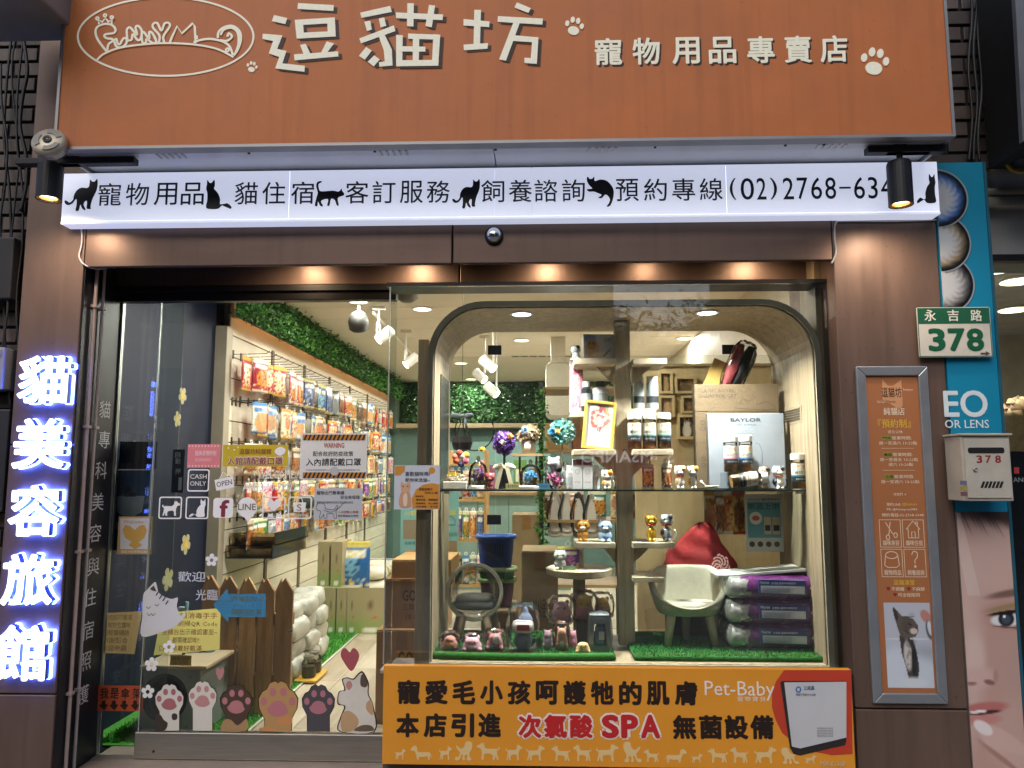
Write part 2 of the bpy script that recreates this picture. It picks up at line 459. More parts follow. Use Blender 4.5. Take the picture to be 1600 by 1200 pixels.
# ================================================================== ground and street
YF, YG, YD, YS, YL = -.30, -.20, 0.0, -.62, -.375
ob('pavement', box(-14, 14, -6, 0.0, -.16, -.012), mat('#6d6a66', .75, var=.25, vs=4, bump=.3), kind='structure')
ob('road', box(-60, 60, -26, -6.004, -.4, -.28), mat('#38383a', .85, var=.25, vs=3, bump=.3), kind='structure')
ob('ground', box(-200, 200, -200, 200, -.8, -.41), mat('#4a4845', .9, var=.2, vs=.5), kind='structure')

# ================================================================== the shop front
BROWN = mat('#6e5a50', .42, .3, var=.14, vs=3, stretch=(3, 3, .6), bump=.05, bs=90, grime=.3)
BROWN2 = mat('#6e5a50', .36, .5, var=.10, vs=3, stretch=(.6, 3, 3), bump=.05, bs=90, grime=.2)
DARK = mat('#1b191a', .4, .2, var=.15)
NAVY = mat('#23262f', .38, .1, var=.12, vs=3)
XL = P(130, 420, YF).x
XLO = P(36, 420, YF).x
XR = P(1303, 420, YF).x
XRO = P(1467, 420, YF).x
ZLB = P(780, 350, YF).z      # underside of light box
ZF0 = P(780, 411, YF).z      # bottom edge of fascia
XSEAM = P(707, 380, YF).x
fa = thing('shop_facade', 'brown metal clad shop front with two wide pillars and a long fascia', 'shop front', (0, 0, 0), world=True)
ZT = 3.4
zs = P(60, 1085, YF).z
for z0, z1 in ((-.012, zs - .003), (zs + .003, 1.42), (1.426, ZT)):
    ob('cladding_panel', box(XLO, XL, YF, .04, z0, z1), BROWN, fa, bevel=.004)
zs = P(1420, 1108, YF).z
for z0, z1 in ((-.012, zs - .003), (zs + .003, ZT)):
    ob('cladding_panel', box(XR, XRO, YF, .3, z0, z1), BROWN, fa, bevel=.004)
ob('fascia_panel', box(XL + .003, XSEAM - .003, YF, YF + .03, ZF0, ZLB + .35), BROWN2, fa, bevel=.004)
ob('fascia_panel', box(XSEAM + .003, XR - .003, YF, YF + .03, ZF0, ZLB + .35), BROWN2, fa, bevel=.004)
YH = -.04
ZH = P(780, 442, YH).z
XS2 = P(718, 430, YH).x
ob('header_panel', box(XL + .003, XS2 - .003, YH, YH + .03, ZH, ZF0 + .30), BROWN2, fa, bevel=.003)
ob('header_panel', box(XS2 + .003, XR + .12, YH, YH + .03, ZH, ZF0 + .30), BROWN2, fa, bevel=.003)
ob('lower_trim', box(XL + .003, XR + .12, YH - .008, YH + .04, ZH - .03, ZH - .003), DARK, fa)
ob('soffit', box(XL, XR + .12, YF + .032, YH - .003, ZF0 + .12, ZF0 + .14), DARK, fa)
ob('header_backing', box(XL, XR + .12, YH + .031, YH + .05, ZH - .03, ZF0 + .3), DARK, fa)
ob('side_reveal', box(XL - .02, XL + .004, YF + .012, .06, -.012, ZF0 + .1), NAVY, fa)
ob('threshold', box(XL + .006, -.55, -.26, .16, -.012, .012), mat('#8d8378', .5, .1, var=.2, vs=5, bump=.2), fa, bevel=.004)
ob('plinth', box(P(600, 1100, -.28).x, XR - .003, -.285, -.02, -.012, P(900, 1046, -.2).z), mat('#5b5048', .6), fa)
# white vertical lettering on the reveal
for ch, py, px in zip('貓專科美容與住宿照護', (640, 687, 735, 784, 833, 885, 933, 985, 1034, 1086), (164, 163, 158, 153, 149, 146, 141, 137, 133, 129)):
    q = PX(px, py, XL + .006)
    s = tshape(ch, -.047, .047, -.04, .04, 0, -.012)
    ob('character', tr(s, (XL + .0065, q.y, q.z), rz=90), mat('#dfe3ea', .5, var=0), fa)
# downlights in the pocket between fascia and header
for k, px in enumerate((465, 645, 856, 1020, 1188)):
    x = P(px, 425, -.15).x
    t = thing('downlight', 'small recessed warm downlight hidden behind the fascia, %s from the door end' % ORD[k], 'light', (x, -.215, ZF0 + .12), group='downlights behind the fascia')
    ob('rim', lathe([(.030, 0), (.034, -.004), (.022, -.006), (.022, 0)], 20), mat('#c8c8c8', .3, .8, var=0), t)
    ob('lens', cyl(.021, -.003, 18), emat('#ffd9a8', 8.0), t)
    l = lamp('downlight_beam', 'SPOT', (0, 0, -.012), (11, 11, 11, 6, 10)[k], (1, .72, .45), .05, (rad(10), 0, 0), 165, 1.0); l.parent = t

# conduits and cables
for px, r, c, n_ in ((145, .008, '#b7a29c', 'nearest the glowing letters'), (157, .007, '#c2b6b3', 'nearest the white vertical writing')):
    q = PX(px, 520, XL + .014)
    ob('conduit', J(tube([(XL + .016, q.y, z) for z in np.linspace(-.01, ZF0 + .04, 12)], r), *[box(XL + .004, XL + .028, q.y - .014, q.y + .014, z, z + .012) for z in (.35, .95, 1.5, 2.05)]), mat(c, .5), smooth=False, label='thin pale conduit running up the dark door reveal, ' + n_, cat='pipe', group='conduits on the reveal')
def cable(pts, r, col, label):
    return ob('cable', tube(smooth_poly([tuple(p) for p in pts], 6, False), r, 6), mat(col, .5), smooth=True, label=label, cat='cable')
cable([P(1463, 344, YF - .006), P(1395, 346, YF - .006), P(1320, 346, YF - .006), P(1306, 349, YF - .006), P(1304, 370, YF - .006), P(1306, 395, YF - .006), P(1299, 412, YF - .006)], .004, '#b8b6b6', 'thin white cable stapled round the top corner of the brown pillar')
cable([P(112, 348, YF - .006), P(126, 356, YF - .006), P(128, 380, YF - .006), P(124, 402, YF - .006), P(136, 416, YF + .0), P(160, 420, YF + .06), P(185, 412, YF + .1)], .004, '#c0bcbb', 'thin white cable hanging below the left end of the light box')

# ================================================================== tiled walls either side
BR = [mat(c, .55, var=.2, vs=30) for c in ('#4a3f3a', '#423835', '#524640', '#3a3331')]  # brick tones darkened in place of shade from an overhang
def tiled(x0, x1, y, z0, z1, name, label):
    w = ob(name, box(x0, x1, y + .012, y + .2, z0, z1), mat('#1d1b1c', .9), label=label, cat='wall')
    me = {}
    bw, bh, g = .205, .062, .014
    r = 0; z = z0
    while z + bh < z1:
        x = x0 - (bw / 2 if r % 2 else 0)
        while x < x1 - .03:
            a, b = max(x, x0), min(x + bw, x1)
            if b - a > .03:
                k = (round(b - a, 3), rnd.randrange(4))
                if k not in me:
                    o = ob('brick', box(a, b, y, y + .012, z, z + bh), BR[k[1]], w, bevel=.003); me[k] = o
                else:
                    o = me[k].copy(); COL.objects.link(o); o.parent = w
                o.location = Vector(((a + b) / 2, y + .006 + rnd.uniform(-.002, .002), z)) - WL[w]
            x += bw + g
        z += bh + g; r += 1
    return w
tiled(-2.72, XLO - .004, -.20, .3, 4.4, 'tiled_wall', 'dark brown brick tiled wall beside the glowing letters')
tiled(XRO + .004, P(1536, 120, -.22).x, -.22, P(1500, 262, -.22).z, 4.4, 'tiled_wall', 'dark brown brick tiled strip beside the end of the orange sign')
for k, (px, top, bot, r) in enumerate(((12, -40, 640, .006), (24, -30, 520, .004), (31, 60, 700, .005), (37, -20, 330, .008), (6, 100, 600, .005))):
    y = -.235 - .012 * k
    pts = [P(px + 6 * math.sin(i * 1.7 + k), top + (bot - top) * i / 8, y) for i in range(9)]
    cable(pts, r, '#17171a', 'black cable running down the brick wall, %s one by the orange sign' % ORD[k])
for k, px in enumerate((1516, 1524, 1531)):
    cable([P(px + 3 * math.sin(i * 1.3 + k), -20 + 34 * i, -.26 - .015 * k) for i in range(9)], .006, '#141416', 'black cable hanging over the brick strip beside the orange sign, %s along' % ORD[k])
q0 = R(-60, 375, 28, 470, -.26); ob('junction_box', box(q0[0], q0[1], -.30, -.21, q0[2], q0[3]), mat('#1c1c20', .5), label='black electrical box on the brick wall above the glowing letters', cat='box', bevel=.006)
q0 = R(-60, 545, 14, 610, -.26); ob('meter_box', J(box(q0[0], q0[1], -.30, -.21, q0[2], q0[3]), box(q0[0], q0[1] - .02, -.315, -.30, q0[2] + .03, q0[2] + .06), box(q0[0], q0[1] - .01, -.31, -.30, q0[3] - .04, q0[3] - .01)), mat('#8d8f96', .5), label='grey meter box on the brick wall next to the first glowing letter', cat='box', bevel=.004)
q0 = R(-60, 640, 14, 800, -.26); ob('power_board', box(q0[0], q0[1], -.28, -.21, q0[2], q0[3]), mat('#23252c', .5), label='dark board on the brick wall beside the second glowing letter', cat='board', bevel=.006)
q0 = R(-80, -40, 80, 12, -.75); ob('awning_edge', box(q0[0], q0[1], -.95, -.5, q0[2], q0[3] + .1), mat('#8b8c8e', .5), label='pale grey awning edge at the top corner above the brick wall', cat='awning', bevel=.01)

# ================================================================== orange sign
sg = thing('shop_sign', 'large orange shop sign with white cut-out characters, cat logo and paw prints', 'sign', (0, YS, 2.6), world=True)
xs0, xs1 = P(92, 120, YS).x, P(1486, 120, YS).x
zsg = P(800, 224, YS).z
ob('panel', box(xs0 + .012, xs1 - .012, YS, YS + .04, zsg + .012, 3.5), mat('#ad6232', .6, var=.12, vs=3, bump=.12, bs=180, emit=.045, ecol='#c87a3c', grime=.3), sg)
GREY = mat('#8f8f90', .45, .6, var=.1)
ob('frame', J(box(xs0, xs0 + .012, YS - .006, -.3, zsg, 3.5), box(xs1 - .012, xs1, YS - .006, -.3, zsg, 3.5), box(xs0 + .012, xs1 - .012, YS - .006, YS + .05, zsg, zsg + .012)), GREY, sg)
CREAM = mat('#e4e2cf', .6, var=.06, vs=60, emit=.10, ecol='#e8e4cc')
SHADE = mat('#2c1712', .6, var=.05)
K = .3125
def big(polys, name):
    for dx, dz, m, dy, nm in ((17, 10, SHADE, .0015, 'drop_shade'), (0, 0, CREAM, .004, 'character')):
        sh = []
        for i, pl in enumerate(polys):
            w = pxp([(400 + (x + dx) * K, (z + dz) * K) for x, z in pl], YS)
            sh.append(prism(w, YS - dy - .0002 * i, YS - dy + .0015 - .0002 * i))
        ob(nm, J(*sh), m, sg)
def cut(o, i):  # a ring given as two halves so that the opening stays open
    n = len(o); h = n // 2
    return [o[:h + 1] + i[:h + 1][::-1], o[h:] + o[:1] + i[:1] + i[h:][::-1]]
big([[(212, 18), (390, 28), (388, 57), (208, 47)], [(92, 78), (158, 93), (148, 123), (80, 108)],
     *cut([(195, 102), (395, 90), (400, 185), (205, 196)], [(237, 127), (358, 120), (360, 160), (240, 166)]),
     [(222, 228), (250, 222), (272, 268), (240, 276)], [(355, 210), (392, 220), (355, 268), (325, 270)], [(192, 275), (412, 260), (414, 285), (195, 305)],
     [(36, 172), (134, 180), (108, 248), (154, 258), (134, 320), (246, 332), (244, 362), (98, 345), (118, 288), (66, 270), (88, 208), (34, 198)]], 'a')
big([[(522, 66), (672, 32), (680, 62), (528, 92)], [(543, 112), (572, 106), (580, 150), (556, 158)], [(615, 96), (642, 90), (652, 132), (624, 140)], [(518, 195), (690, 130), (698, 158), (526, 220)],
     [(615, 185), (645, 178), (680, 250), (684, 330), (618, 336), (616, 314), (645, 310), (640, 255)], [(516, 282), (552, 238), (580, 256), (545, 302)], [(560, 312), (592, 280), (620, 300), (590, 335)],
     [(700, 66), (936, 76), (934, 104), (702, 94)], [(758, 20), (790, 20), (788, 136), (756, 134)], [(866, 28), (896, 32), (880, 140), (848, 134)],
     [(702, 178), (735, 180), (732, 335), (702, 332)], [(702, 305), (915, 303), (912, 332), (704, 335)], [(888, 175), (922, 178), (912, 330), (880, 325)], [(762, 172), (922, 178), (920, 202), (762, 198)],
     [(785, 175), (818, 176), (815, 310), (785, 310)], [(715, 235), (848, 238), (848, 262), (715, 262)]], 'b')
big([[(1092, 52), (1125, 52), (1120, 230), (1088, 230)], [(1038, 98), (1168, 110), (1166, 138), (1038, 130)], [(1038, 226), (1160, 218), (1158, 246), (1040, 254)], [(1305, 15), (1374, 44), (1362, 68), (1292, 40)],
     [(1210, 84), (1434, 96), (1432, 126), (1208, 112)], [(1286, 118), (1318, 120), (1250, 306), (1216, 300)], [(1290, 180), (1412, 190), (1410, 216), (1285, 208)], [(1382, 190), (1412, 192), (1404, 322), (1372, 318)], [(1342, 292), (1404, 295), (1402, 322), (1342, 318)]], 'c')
for ch, x in zip('寵物用品專賣店', (929, 988, 1050, 1107, 1167, 1225, 1281)):
    y = 60 - (x - 929) * .012
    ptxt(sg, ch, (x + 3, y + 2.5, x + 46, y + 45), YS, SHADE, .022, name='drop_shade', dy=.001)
    ptxt(sg, ch, (x, y, x + 43, y + 42), YS, CREAM, .022, name='character', dy=.003)
def paw(cx, cy, s, rot, Y, dy=.004):
    g = []
    for i, (x, y, a, b) in enumerate(((0, .35, .55, .42), (-.72, -.25, .2, .28), (-.26, -.68, .21, .3), (.28, -.66, .21, .3), (.72, -.2, .2, .28))):
        c, n = math.cos(rad(rot)), math.sin(rad(rot))
        pts = [(cx + s * ((x + a * math.cos(t)) * c - (y + b * math.sin(t)) * n), cy + s * ((x + a * math.cos(t)) * n + (y + b * math.sin(t)) * c)) for t in np.linspace(0, 6.283, 20)[:-1]]
        g.append(prism(pxp(pts, Y), Y - dy - .0002 * i, Y - .0004))
    return J(*g)
for cx, cy, s, rot in ((394, 106, 9.5, 12), (897, 43, 16, 10), (1366, 99, 24, 8)):
    ob('paw_print', paw(cx, cy, s, rot, YS), CREAM, sg)
def stroke(pts, w, sm=True, closed=False, i=0):
    p = [(100 + x / 4.706, y / 4.706) for x, y in pts]
    if sm: p = smooth_poly(p, 6, closed)
    return ribbon(pxp(p, YS), w, YS - .003 - .0002 * i, closed)
lw = .0098
lg = [stroke([(750 + 645 * math.cos(a), 272 + 288 * math.sin(a)) for a in np.linspace(0, 6.2832, 49)[:-1]], .0085, closed=True)]
for i, (pts, sm) in enumerate((
    ([(320, 385), (255, 300), (235, 240), (250, 200), (300, 180), (350, 185), (380, 215), (370, 245), (310, 255), (300, 270), (320, 285), (355, 290), (360, 305), (330, 330), (320, 385)], True),
    ([(262, 180), (255, 150), (285, 165), (308, 135), (330, 165), (355, 150), (352, 180)], False),
    ([(372, 300), (388, 290), (398, 322), (415, 328), (430, 300), (445, 283), (465, 292), (460, 325), (438, 345), (405, 352), (382, 335), (372, 300)], True),
    ([(470, 300), (465, 230), (480, 205), (500, 215), (540, 260), (530, 205), (550, 195), (575, 230), (568, 285), (545, 298), (510, 255), (500, 296), (470, 300)], True),
    ([(580, 320), (575, 260), (590, 240), (630, 290), (630, 240), (655, 250), (682, 310), (655, 320), (612, 290), (605, 318), (580, 320)], True),
    ([(700, 320), (705, 265), (660, 210), (660, 180), (690, 175), (720, 228), (742, 178), (772, 173), (780, 200), (735, 270), (742, 318)], True),
    ([(780, 320), (800, 270), (835, 197), (870, 250), (950, 175), (965, 200), (970, 300), (960, 320)], False),
    ([(965, 318), (1000, 300), (1080, 290), (1170, 310), (1220, 345), (1245, 410)], True),
    ([(1135, 285), (1140, 240), (1180, 205), (1240, 195), (1290, 230), (1305, 290), (1280, 370), (1250, 412)], True),
    ([(1148, 300), (1200, 305), (1238, 275), (1215, 250), (1205, 275)], True),
    ([(1262, 400), (1286, 330), (1282, 250), (1240, 210), (1180, 222), (1155, 262)], True),
    ([(248, 445), (300, 400), (420, 355), (600, 330), (760, 322), (960, 332), (1130, 365), (1250, 425)], True),
    ([(1195, 362), (1212, 362), (1214, 380), (1196, 382), (1195, 362)], True), ([(968, 280), (988, 270)], False), ([(968, 290), (990, 286)], False))):
    lg.append(stroke(pts, lw if i < 11 else .0085, sm, i=i + 1))
for i, (x, y) in enumerate(((252, 142), (308, 120), (358, 135))):
    lg.append(stroke([(x + 10 * math.cos(a), y + 10 * math.sin(a)) for a in np.linspace(0, 6.2832, 13)[:-1]], .007, closed=True, i=18 + i))
ob('cat_logo', J(*lg), CREAM, sg)
# ------------------------------------------------------------------ white soffit under the sign
ZU = zsg + .004
so_ = thing('sign_soffit', 'white metal soffit under the orange sign with slanted vent slots', 'soffit', (0, -.5, ZU), world=True)
WM = mat('#d9dce0', .4, .1, var=.08, vs=3)
xm = P(772, 245, -.5).x
for a, b in ((xs0 + .014, xm - .002), (xm + .002, xs1 - .014)):
    ob('panel', box(a, b, YS + .05, -.505, ZU, ZU + .02), WM, so_, bevel=.002)
    ob('rear_panel', box(a, b, -.502, -.30, ZU + .012, ZU + .03), WM, so_, bevel=.002)
for px, py in ((272, 247), (617, 242), (940, 240), (1291, 237)):
    c = PZ(px, py, ZU)
    for k in range(5):
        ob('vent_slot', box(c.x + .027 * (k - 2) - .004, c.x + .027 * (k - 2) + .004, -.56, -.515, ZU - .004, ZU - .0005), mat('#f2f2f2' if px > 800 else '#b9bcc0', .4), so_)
for px, py in ((379, 228), (581, 227), (773, 224), (1027, 220), (1233, 219), (1293, 219)):
    c = PZ(px, py, ZU); ob('screw', cyl(.006, -.004, 10, c=(c.x, -.555, ZU)), mat('#111111', .5, var=0), so_)

# ================================================================== white light box
lb = thing('light_box_sign', 'long white illuminated light box with dark characters and black cat silhouettes', 'sign', (0, YL, 2.4), world=True)
xb0, xb1 = P(98, 305, YL).x, P(1467, 295, YL).x
zb0, zb1 = P(780, 338, YL).z, P(780, 262, YL).z
LBM = mat('#eef1fb', .35, var=.05, vs=1.2, emit=.36, ecol='#dfe6ff', grime=.12)
cuts = [98, 452, 773, 831, 1135, 1467]
xx = [P(c, 300, YL).x for c in cuts]
for a, b in zip(xx[:-1], xx[1:]):
    ob('face_panel', box(a + .0008, b - .0008, YL, YL + .01, zb0, zb1), LBM, lb, bevel=.001)
ob('lower_lip', box(xb0, xb1, YL - .004, YF - .004, zb0 - .014, zb0 - .001), LBM, lb, bevel=.004)
ob('casing', box(xb0 + .002, xb1 - .002, YL + .011, YF - .004, zb0, zb1 - .002), mat('#9a9ca4', .5), lb)
INK = mat('#2b3040', .5, var=.05)
chars = list(zip('寵物用品', (154, 197, 241, 283))) + list(zip('貓住宿', (367, 410, 455))) + list(zip('客訂服務', (540, 582, 625, 667))) + list(zip('飼養諮詢', (752, 795, 835, 878))) + list(zip('預約專線', (962, 1006, 1050, 1093)))
for ch, x in chars:
    y = 286.5 - (x - 154) * .0085
    ptxt(lb, ch, (x, y, x + 36, y + 35), YL, INK, .006, name='character')
for ch, a, b in (('(', 1140, 1150), ('0', 1157, 1178), ('2', 1182, 1197), (')', 1203, 1214), ('2', 1223, 1240), ('7', 1245, 1262), ('6', 1267, 1284), ('8', 1289, 1306), ('-', 1311, 1329), ('6', 1334, 1351), ('3', 1356, 1371), ('4', 1376, 1393), ('8', 1402, 1420)):
    y = 278.5 - (a - 1140) * .0085
    hh = (y, y + 34) if ch != '-' else (y + 15, y + 18)
    ptxt(lb, ch, (a, hh[0], b, hh[1]), YL, INK, .004, name='digit')
CATA = [(0, .33), (.02, .24), (.12, .19), (.25, .24), (.36, .38), (.38, .2), (.36, .02), (.46, .02), (.5, .2), (.56, .08), (.66, .02), (.66, .08), (.6, .2), (.64, .3), (.7, .3), (.7, .1), (.74, .06), (.84, .07), (.82, .14), (.86, .35), (.92, .5), (.98, .65), (1, .85), (.97, 1), (.9, .92), (.82, .92), (.75, .98), (.74, .8), (.68, .72), (.5, .73), (.36, .65), (.28, .5), (.26, .36), (.16, .27), (.06, .33)]
CATB = [(.03, .05), (.06, .3), (.05, .55), (0, .7), (.02, .85), (.03, 1), (.12, .9), (.2, .9), (.3, 1), (.33, .8), (.3, .7), (.45, .55), (.55, .35), (.56, .16), (.75, .13), (.93, .01), (1, .04), (.95, .12), (.8, .2), (.6, .1), (.5, .02), (.3, 0)]
CATC = [(0, .15), (.05, .4), (.08, .55), (.02, .8), (.06, .97), (.2, 1), (.2, .95), (.1, .88), (.12, .7), (.2, .6), (.6, .62), (.78, .58), (.85, .62), (.9, .7), (.93, .6), (1, .5), (.97, .42), (.85, .38), (.78, .3), (.82, .05), (.75, .05), (.68, .25), (.55, .3), (.5, .05), (.42, .05), (.45, .28), (.3, .28), (.2, .2), (.28, .03), (.18, .03), (.1, .2), (.08, .03), (0, .03)]
CATD = [(0, .95), (.05, 1), (.1, .93), (.2, .93), (.28, 1), (.3, .85), (.5, .9), (.75, .85), (.95, .65), (1, .45), (.95, .2), (.85, .02), (.72, 0), (.8, .1), (.85, .25), (.7, .4), (.55, .28), (.42, .3), (.55, .38), (.4, .45), (.25, .5), (.08, .5), (0, .58), (.2, .6), (.1, .7), (.02, .82)]
BLK = mat('#12141c', .5, var=0)
for sil, r_ in ((CATA, (102, 280, 152, 330)), (CATB, (322, 281, 363, 327)), (CATC, (493, 283, 538, 323)), (CATA, (707, 280, 750, 326)), (CATD, (917, 276, 959, 323)), ([(1 - u, w) for u, w in CATB], (1431, 272, 1462, 318))):
    ob('cat_silhouette', flat(smooth_poly(fit(sil, *R(*r_, YL)), 3), YL - .002), BLK, lb)

# ================================================================== spotlights, cameras
BM = mat('#1a1b20', .45, .3, var=.1)
def spotlight(px, pyt, pyb, Y, r, label, tx0, tx1, ty, pw):
    b = P(px, pyb, Y); h = P(px, pyt, Y).z - b.z
    t = thing('spotlight', label, 'spotlight', tuple(b), group='black track spotlights under the sign')
    ob('body', lathe([(r * .93, .012), (r, 0), (r, h * .94), (r * .9, h), (0.001, h)], 28, cap=False), BM, t, smooth=False)
    ob('lens_ring', lathe([(r * .93, .012), (r * .93, .002), (r * .7, .006), (r * .66, .02)], 28, cap=False), mat('#c9a36a', .4, .5), t)
    ob('lens', cyl(r * .66, .002, 24, c=(0, 0, .018)), emat('#ffe2b8', 5.0), t)
    ob('stem', J(cyl(.012, .05, 12, c=(.005, 0, h)), box(-.02, .03, -.018, .018, h + .04, h + .07)), BM, t, bevel=.003)
    zt = ZU - .003 - b.z
    ob('adapter', box(-.05, .13, -.02, .02, h + .065, zt - .03), BM, t, bevel=.004)
    x0, x1 = P(tx0, ty, Y).x - b.x, P(tx1, ty, Y).x - b.x
    ob('track', box(x0, x1, -.022, .022, zt - .03, zt - .001), mat('#15161b', .5, .2), t, bevel=.004)
    l = lamp('spotlight_beam', 'SPOT', (0, 0, -.005), pw * .42, (1, .76, .54), .045, (rad(16), 0, 0), 150, 1.0); l.parent = t
spotlight(1408, 253, 321, -.53, .047, 'black cylinder spotlight hanging in front of the light box phone number', 1352, 1474, 222, 26)
spotlight(76, 256, 312, -.53, .05, 'black cylinder spotlight hanging beside the brick wall below the round camera', 30, 214, 236, 22)
q = P(76, 221, -.66)
t = thing('round_camera', 'round cream metal security camera fixed to the corner of the orange sign', 'camera', tuple(q))
fz = lambda s: tr(s, rx=72, rz=8, sc=.86)
ob('housing', fz(lathe([(.03, -.06), (.07, -.05), (.078, -.02), (.078, .0), (.062, .012), (.001, .014)], 32)), mat('#b5ab98', .4, .3), t, smooth=True)
for k in range(3):
    a = [(math.cos(rad(x)), math.sin(rad(x))) for x in range(120 * k + 20, 120 * k + 101, 8)]
    s = [(.062 * c, .062 * n_) for c, n_ in a] + [(.038 * c, .038 * n_) for c, n_ in a][::-1]
    p = prism(s, -.0165, -.010); ob('led_window', fz(tr(p, rx=-90)), mat('#16171b', .2, var=0), t)
ob('lens', fz(lathe([(.02, .010), (.02, .02), (.012, .021), (.010, .017), (.001, .019)], 20)), mat('#101014', .15, var=0), t, smooth=True)
ob('bracket', box(-.02, .05, .03, .10, -.02, .03), GREY, t, bevel=.006)
q = P(772, 369, YF)
t = thing('dome_camera', 'small silver domed camera on the brown fascia under the light box', 'camera', tuple(q))
ob('base', tr(lathe([(.041, 0), (.041, .01), (.036, .016), (.001, .016)], 32), rx=90), mat('#15161a', .3, .5), t)
ob('dome', tr(lathe([(.035, .012), (.033, .024), (.024, .034), (.012, .039), (.001, .04)], 28, cap=False), rx=90), mat('#cfd2d6', .1, .95, var=.15, vs=60), t, smooth=True)

# ================================================================== glowing letters on the left pillar
for k, (ch, x0, y0, x1, y1) in enumerate((('貓', 28, 556, 108, 630), ('美', 20, 654, 100, 732), ('容', 13, 758, 92, 838), ('旅', 2, 866, 82, 946), ('館', -6, 977, 74, 1064))):
    t = thing('illuminated_letter', 'glowing white sign letter on the left pillar, %s from the top' % ORD[k], 'letter', tuple(P((x0 + x1) / 2, y1, YF)), group='glowing letters on the left pillar', world=True)
    a = R(x0, y0, x1, y1, YF - .055)
    b0, b1, b2, b3 = a
    ob('back_plate', tshape(ch, b0 - .004, b1 + .004, b2 - .004, b3 + .004, YF - .018, .030, depth=.012), emat('#4a66ff', 30.0), t)
    ob('side_wall', tshape(ch, b0, b1, b2, b3, YF - .050, .021, depth=.030), mat('#46508c', .35, .3, var=0), t)
    ob('face', tshape(ch, b0 - .001, b1 + .001, b2 - .001, b3 + .001, YF - .056, .024, depth=.005), emat('#eef2ff', 1.8), t)

# ================================================================== inside the shop: floor, walls, ceiling
XW, XE, YB_, ZC = -2.15, 1.5, 7.4, 2.6
DKF = mat('#4a453f', .6)
fl = ob('floor', box(-2.8, 2.2, .165, YB_, -.05, -.004), mat('#6b6256', .6), kind='structure')
PLK = [wood(a, b, .35, 'y', 2.0, 9) for a, b in (('#b3a48f', '#cbbda8'), ('#a89883', '#c0b19c'), ('#bcae99', '#d2c6b2'))]
pm = {}
for i in range(15):
    x0 = -1.46 + .2 * i
    y = .17 - .6 * (i % 2) - .3 * (i % 3)
    while y < 5.5:
        a, b = max(y, .17), min(y + 1.2, 5.6)
        if b - a > .1:
            k = (round(b - a, 2), rnd.randrange(3))
            if k not in pm: pm[k] = ob('plank', box(x0 + .0015, x0 + .1985, a + .0015, b - .0015, -.004, .004), PLK[k[1]], fl)
            else:
                o = pm[k].copy(); COL.objects.link(o); o.parent = fl; o.location = Vector((x0 + .1, (a + b) / 2, -.004)) - WL[fl]
        y += 1.2
TURF = leafmat('#2f7d1e', '#4da32c', '#6cc03c')
ob('turf_strip', box(-2.6, -1.475, .17, 7.2, -.004, .012), mat('#3f8f2b', .9, var=.35, vs=80, bump=.6, bs=200), label='bright green artificial turf strip along the slat wall', cat='turf')
r_ = random.Random(5); v, f = [], []
for _ in range(16000):
    y = .2 + 4.6 * r_.random() ** 1.4; x = r_.uniform(-2.13, -1.478); h = r_.uniform(.012, .026); a = r_.uniform(0, 6.28); k = len(v); w = .004 + .0012 * y
    v += [(x - w * math.cos(a), y - w * math.sin(a), .011), (x + w * math.cos(a), y + w * math.sin(a), .011), (x + r_.uniform(-.012, .012), y + r_.uniform(-.012, .012), .012 + h)]; f.append((k, k + 1, k + 2))
ob('turf_grass', (v, f), TURF, kind='stuff', label='short green plastic grass blades on the turf strip', cat='grass')
ob('turf_edging', box(-1.474, -1.462, .17, 7.2, .004, .012), mat('#d9d4c6', .5), label='thin pale edging strip along the green turf', cat='edging')

ce = ob('ceiling', box(-2.8, 2.2, .0, YB_ + .1, ZC + .02, ZC + .1), mat('#d8d2c6', .8), kind='structure')
CP = mat('#e6dfd2', .7, var=.04, vs=2)
y = .03; cp0 = None
while y < YB_ - .3:
    if cp0 is None: cp0 = ob('ceiling_panel', box(-2.8, 2.2, y, y + .452, ZC, ZC + .02), CP, ce, bevel=.004)
    else:
        o = cp0.copy(); COL.objects.link(o); o.parent = ce; o.location = Vector((-.3, y + .226, ZC)) - WL[ce]
    y += .46
ob('ceiling_vent', J(*[box(-.30 + .1 * k, -.22 + .1 * k, 4.9, 4.94, ZC - .008, ZC - .001) for k in range(7)]), mat('#6e6a62', .6), ce)
bw = ob('back_wall', box(-2.8, 2.2, YB_, YB_ + .1, 0, ZC + .1), mat('#66827e', .7, var=.08), kind='structure')
ob('right_wall', box(XE, XE + .05, .3, YB_, 0, ZC + .1), mat('#cfc2ad', .6, var=.08), kind='structure')
ob('left_wall', box(-2.8, -2.72, .3, YB_, 0, ZC + .1), mat('#3a3d45', .6), kind='structure')

# slat wall with its boards, uprights and hooks
sw = ob('slat_wall', box(XW - .05, XW - .012, 1.62, 7.35, 0, ZC - .02), mat('#4c4336', .7), label='long cream slat wall lined with hooks down the left side of the shop', cat='slat wall')
SL = wood('#ddd0b8', '#eee4d0', .5, 'y', 1.5, 8)
o0 = None
for k in range(16):
    z = .015 + .15 * k
    if o0 is None: o0 = ob('slat', box(XW - .012, XW, 1.62, 7.35, z, z + .142), SL, sw, bevel=.002)
    else:
        o = o0.copy(); COL.objects.link(o); o.parent = sw; o.location = Vector((XW - .006, 4.485, z)) - WL[sw]
for k, yy in enumerate((1.60, 2.45, 3.3, 4.15, 5.0, 5.9)):
    ob('upright', box(XW - .005, XW + .012, yy, yy + (.05 if k else .03), 0, 2.28), mat('#6b5f50', .5), sw)
ob('end_post', box(XW - .06, XW + .03, 1.50, 1.598, 0, ZC - .3), mat('#a69a88', .4, .2), sw, bevel=.004)
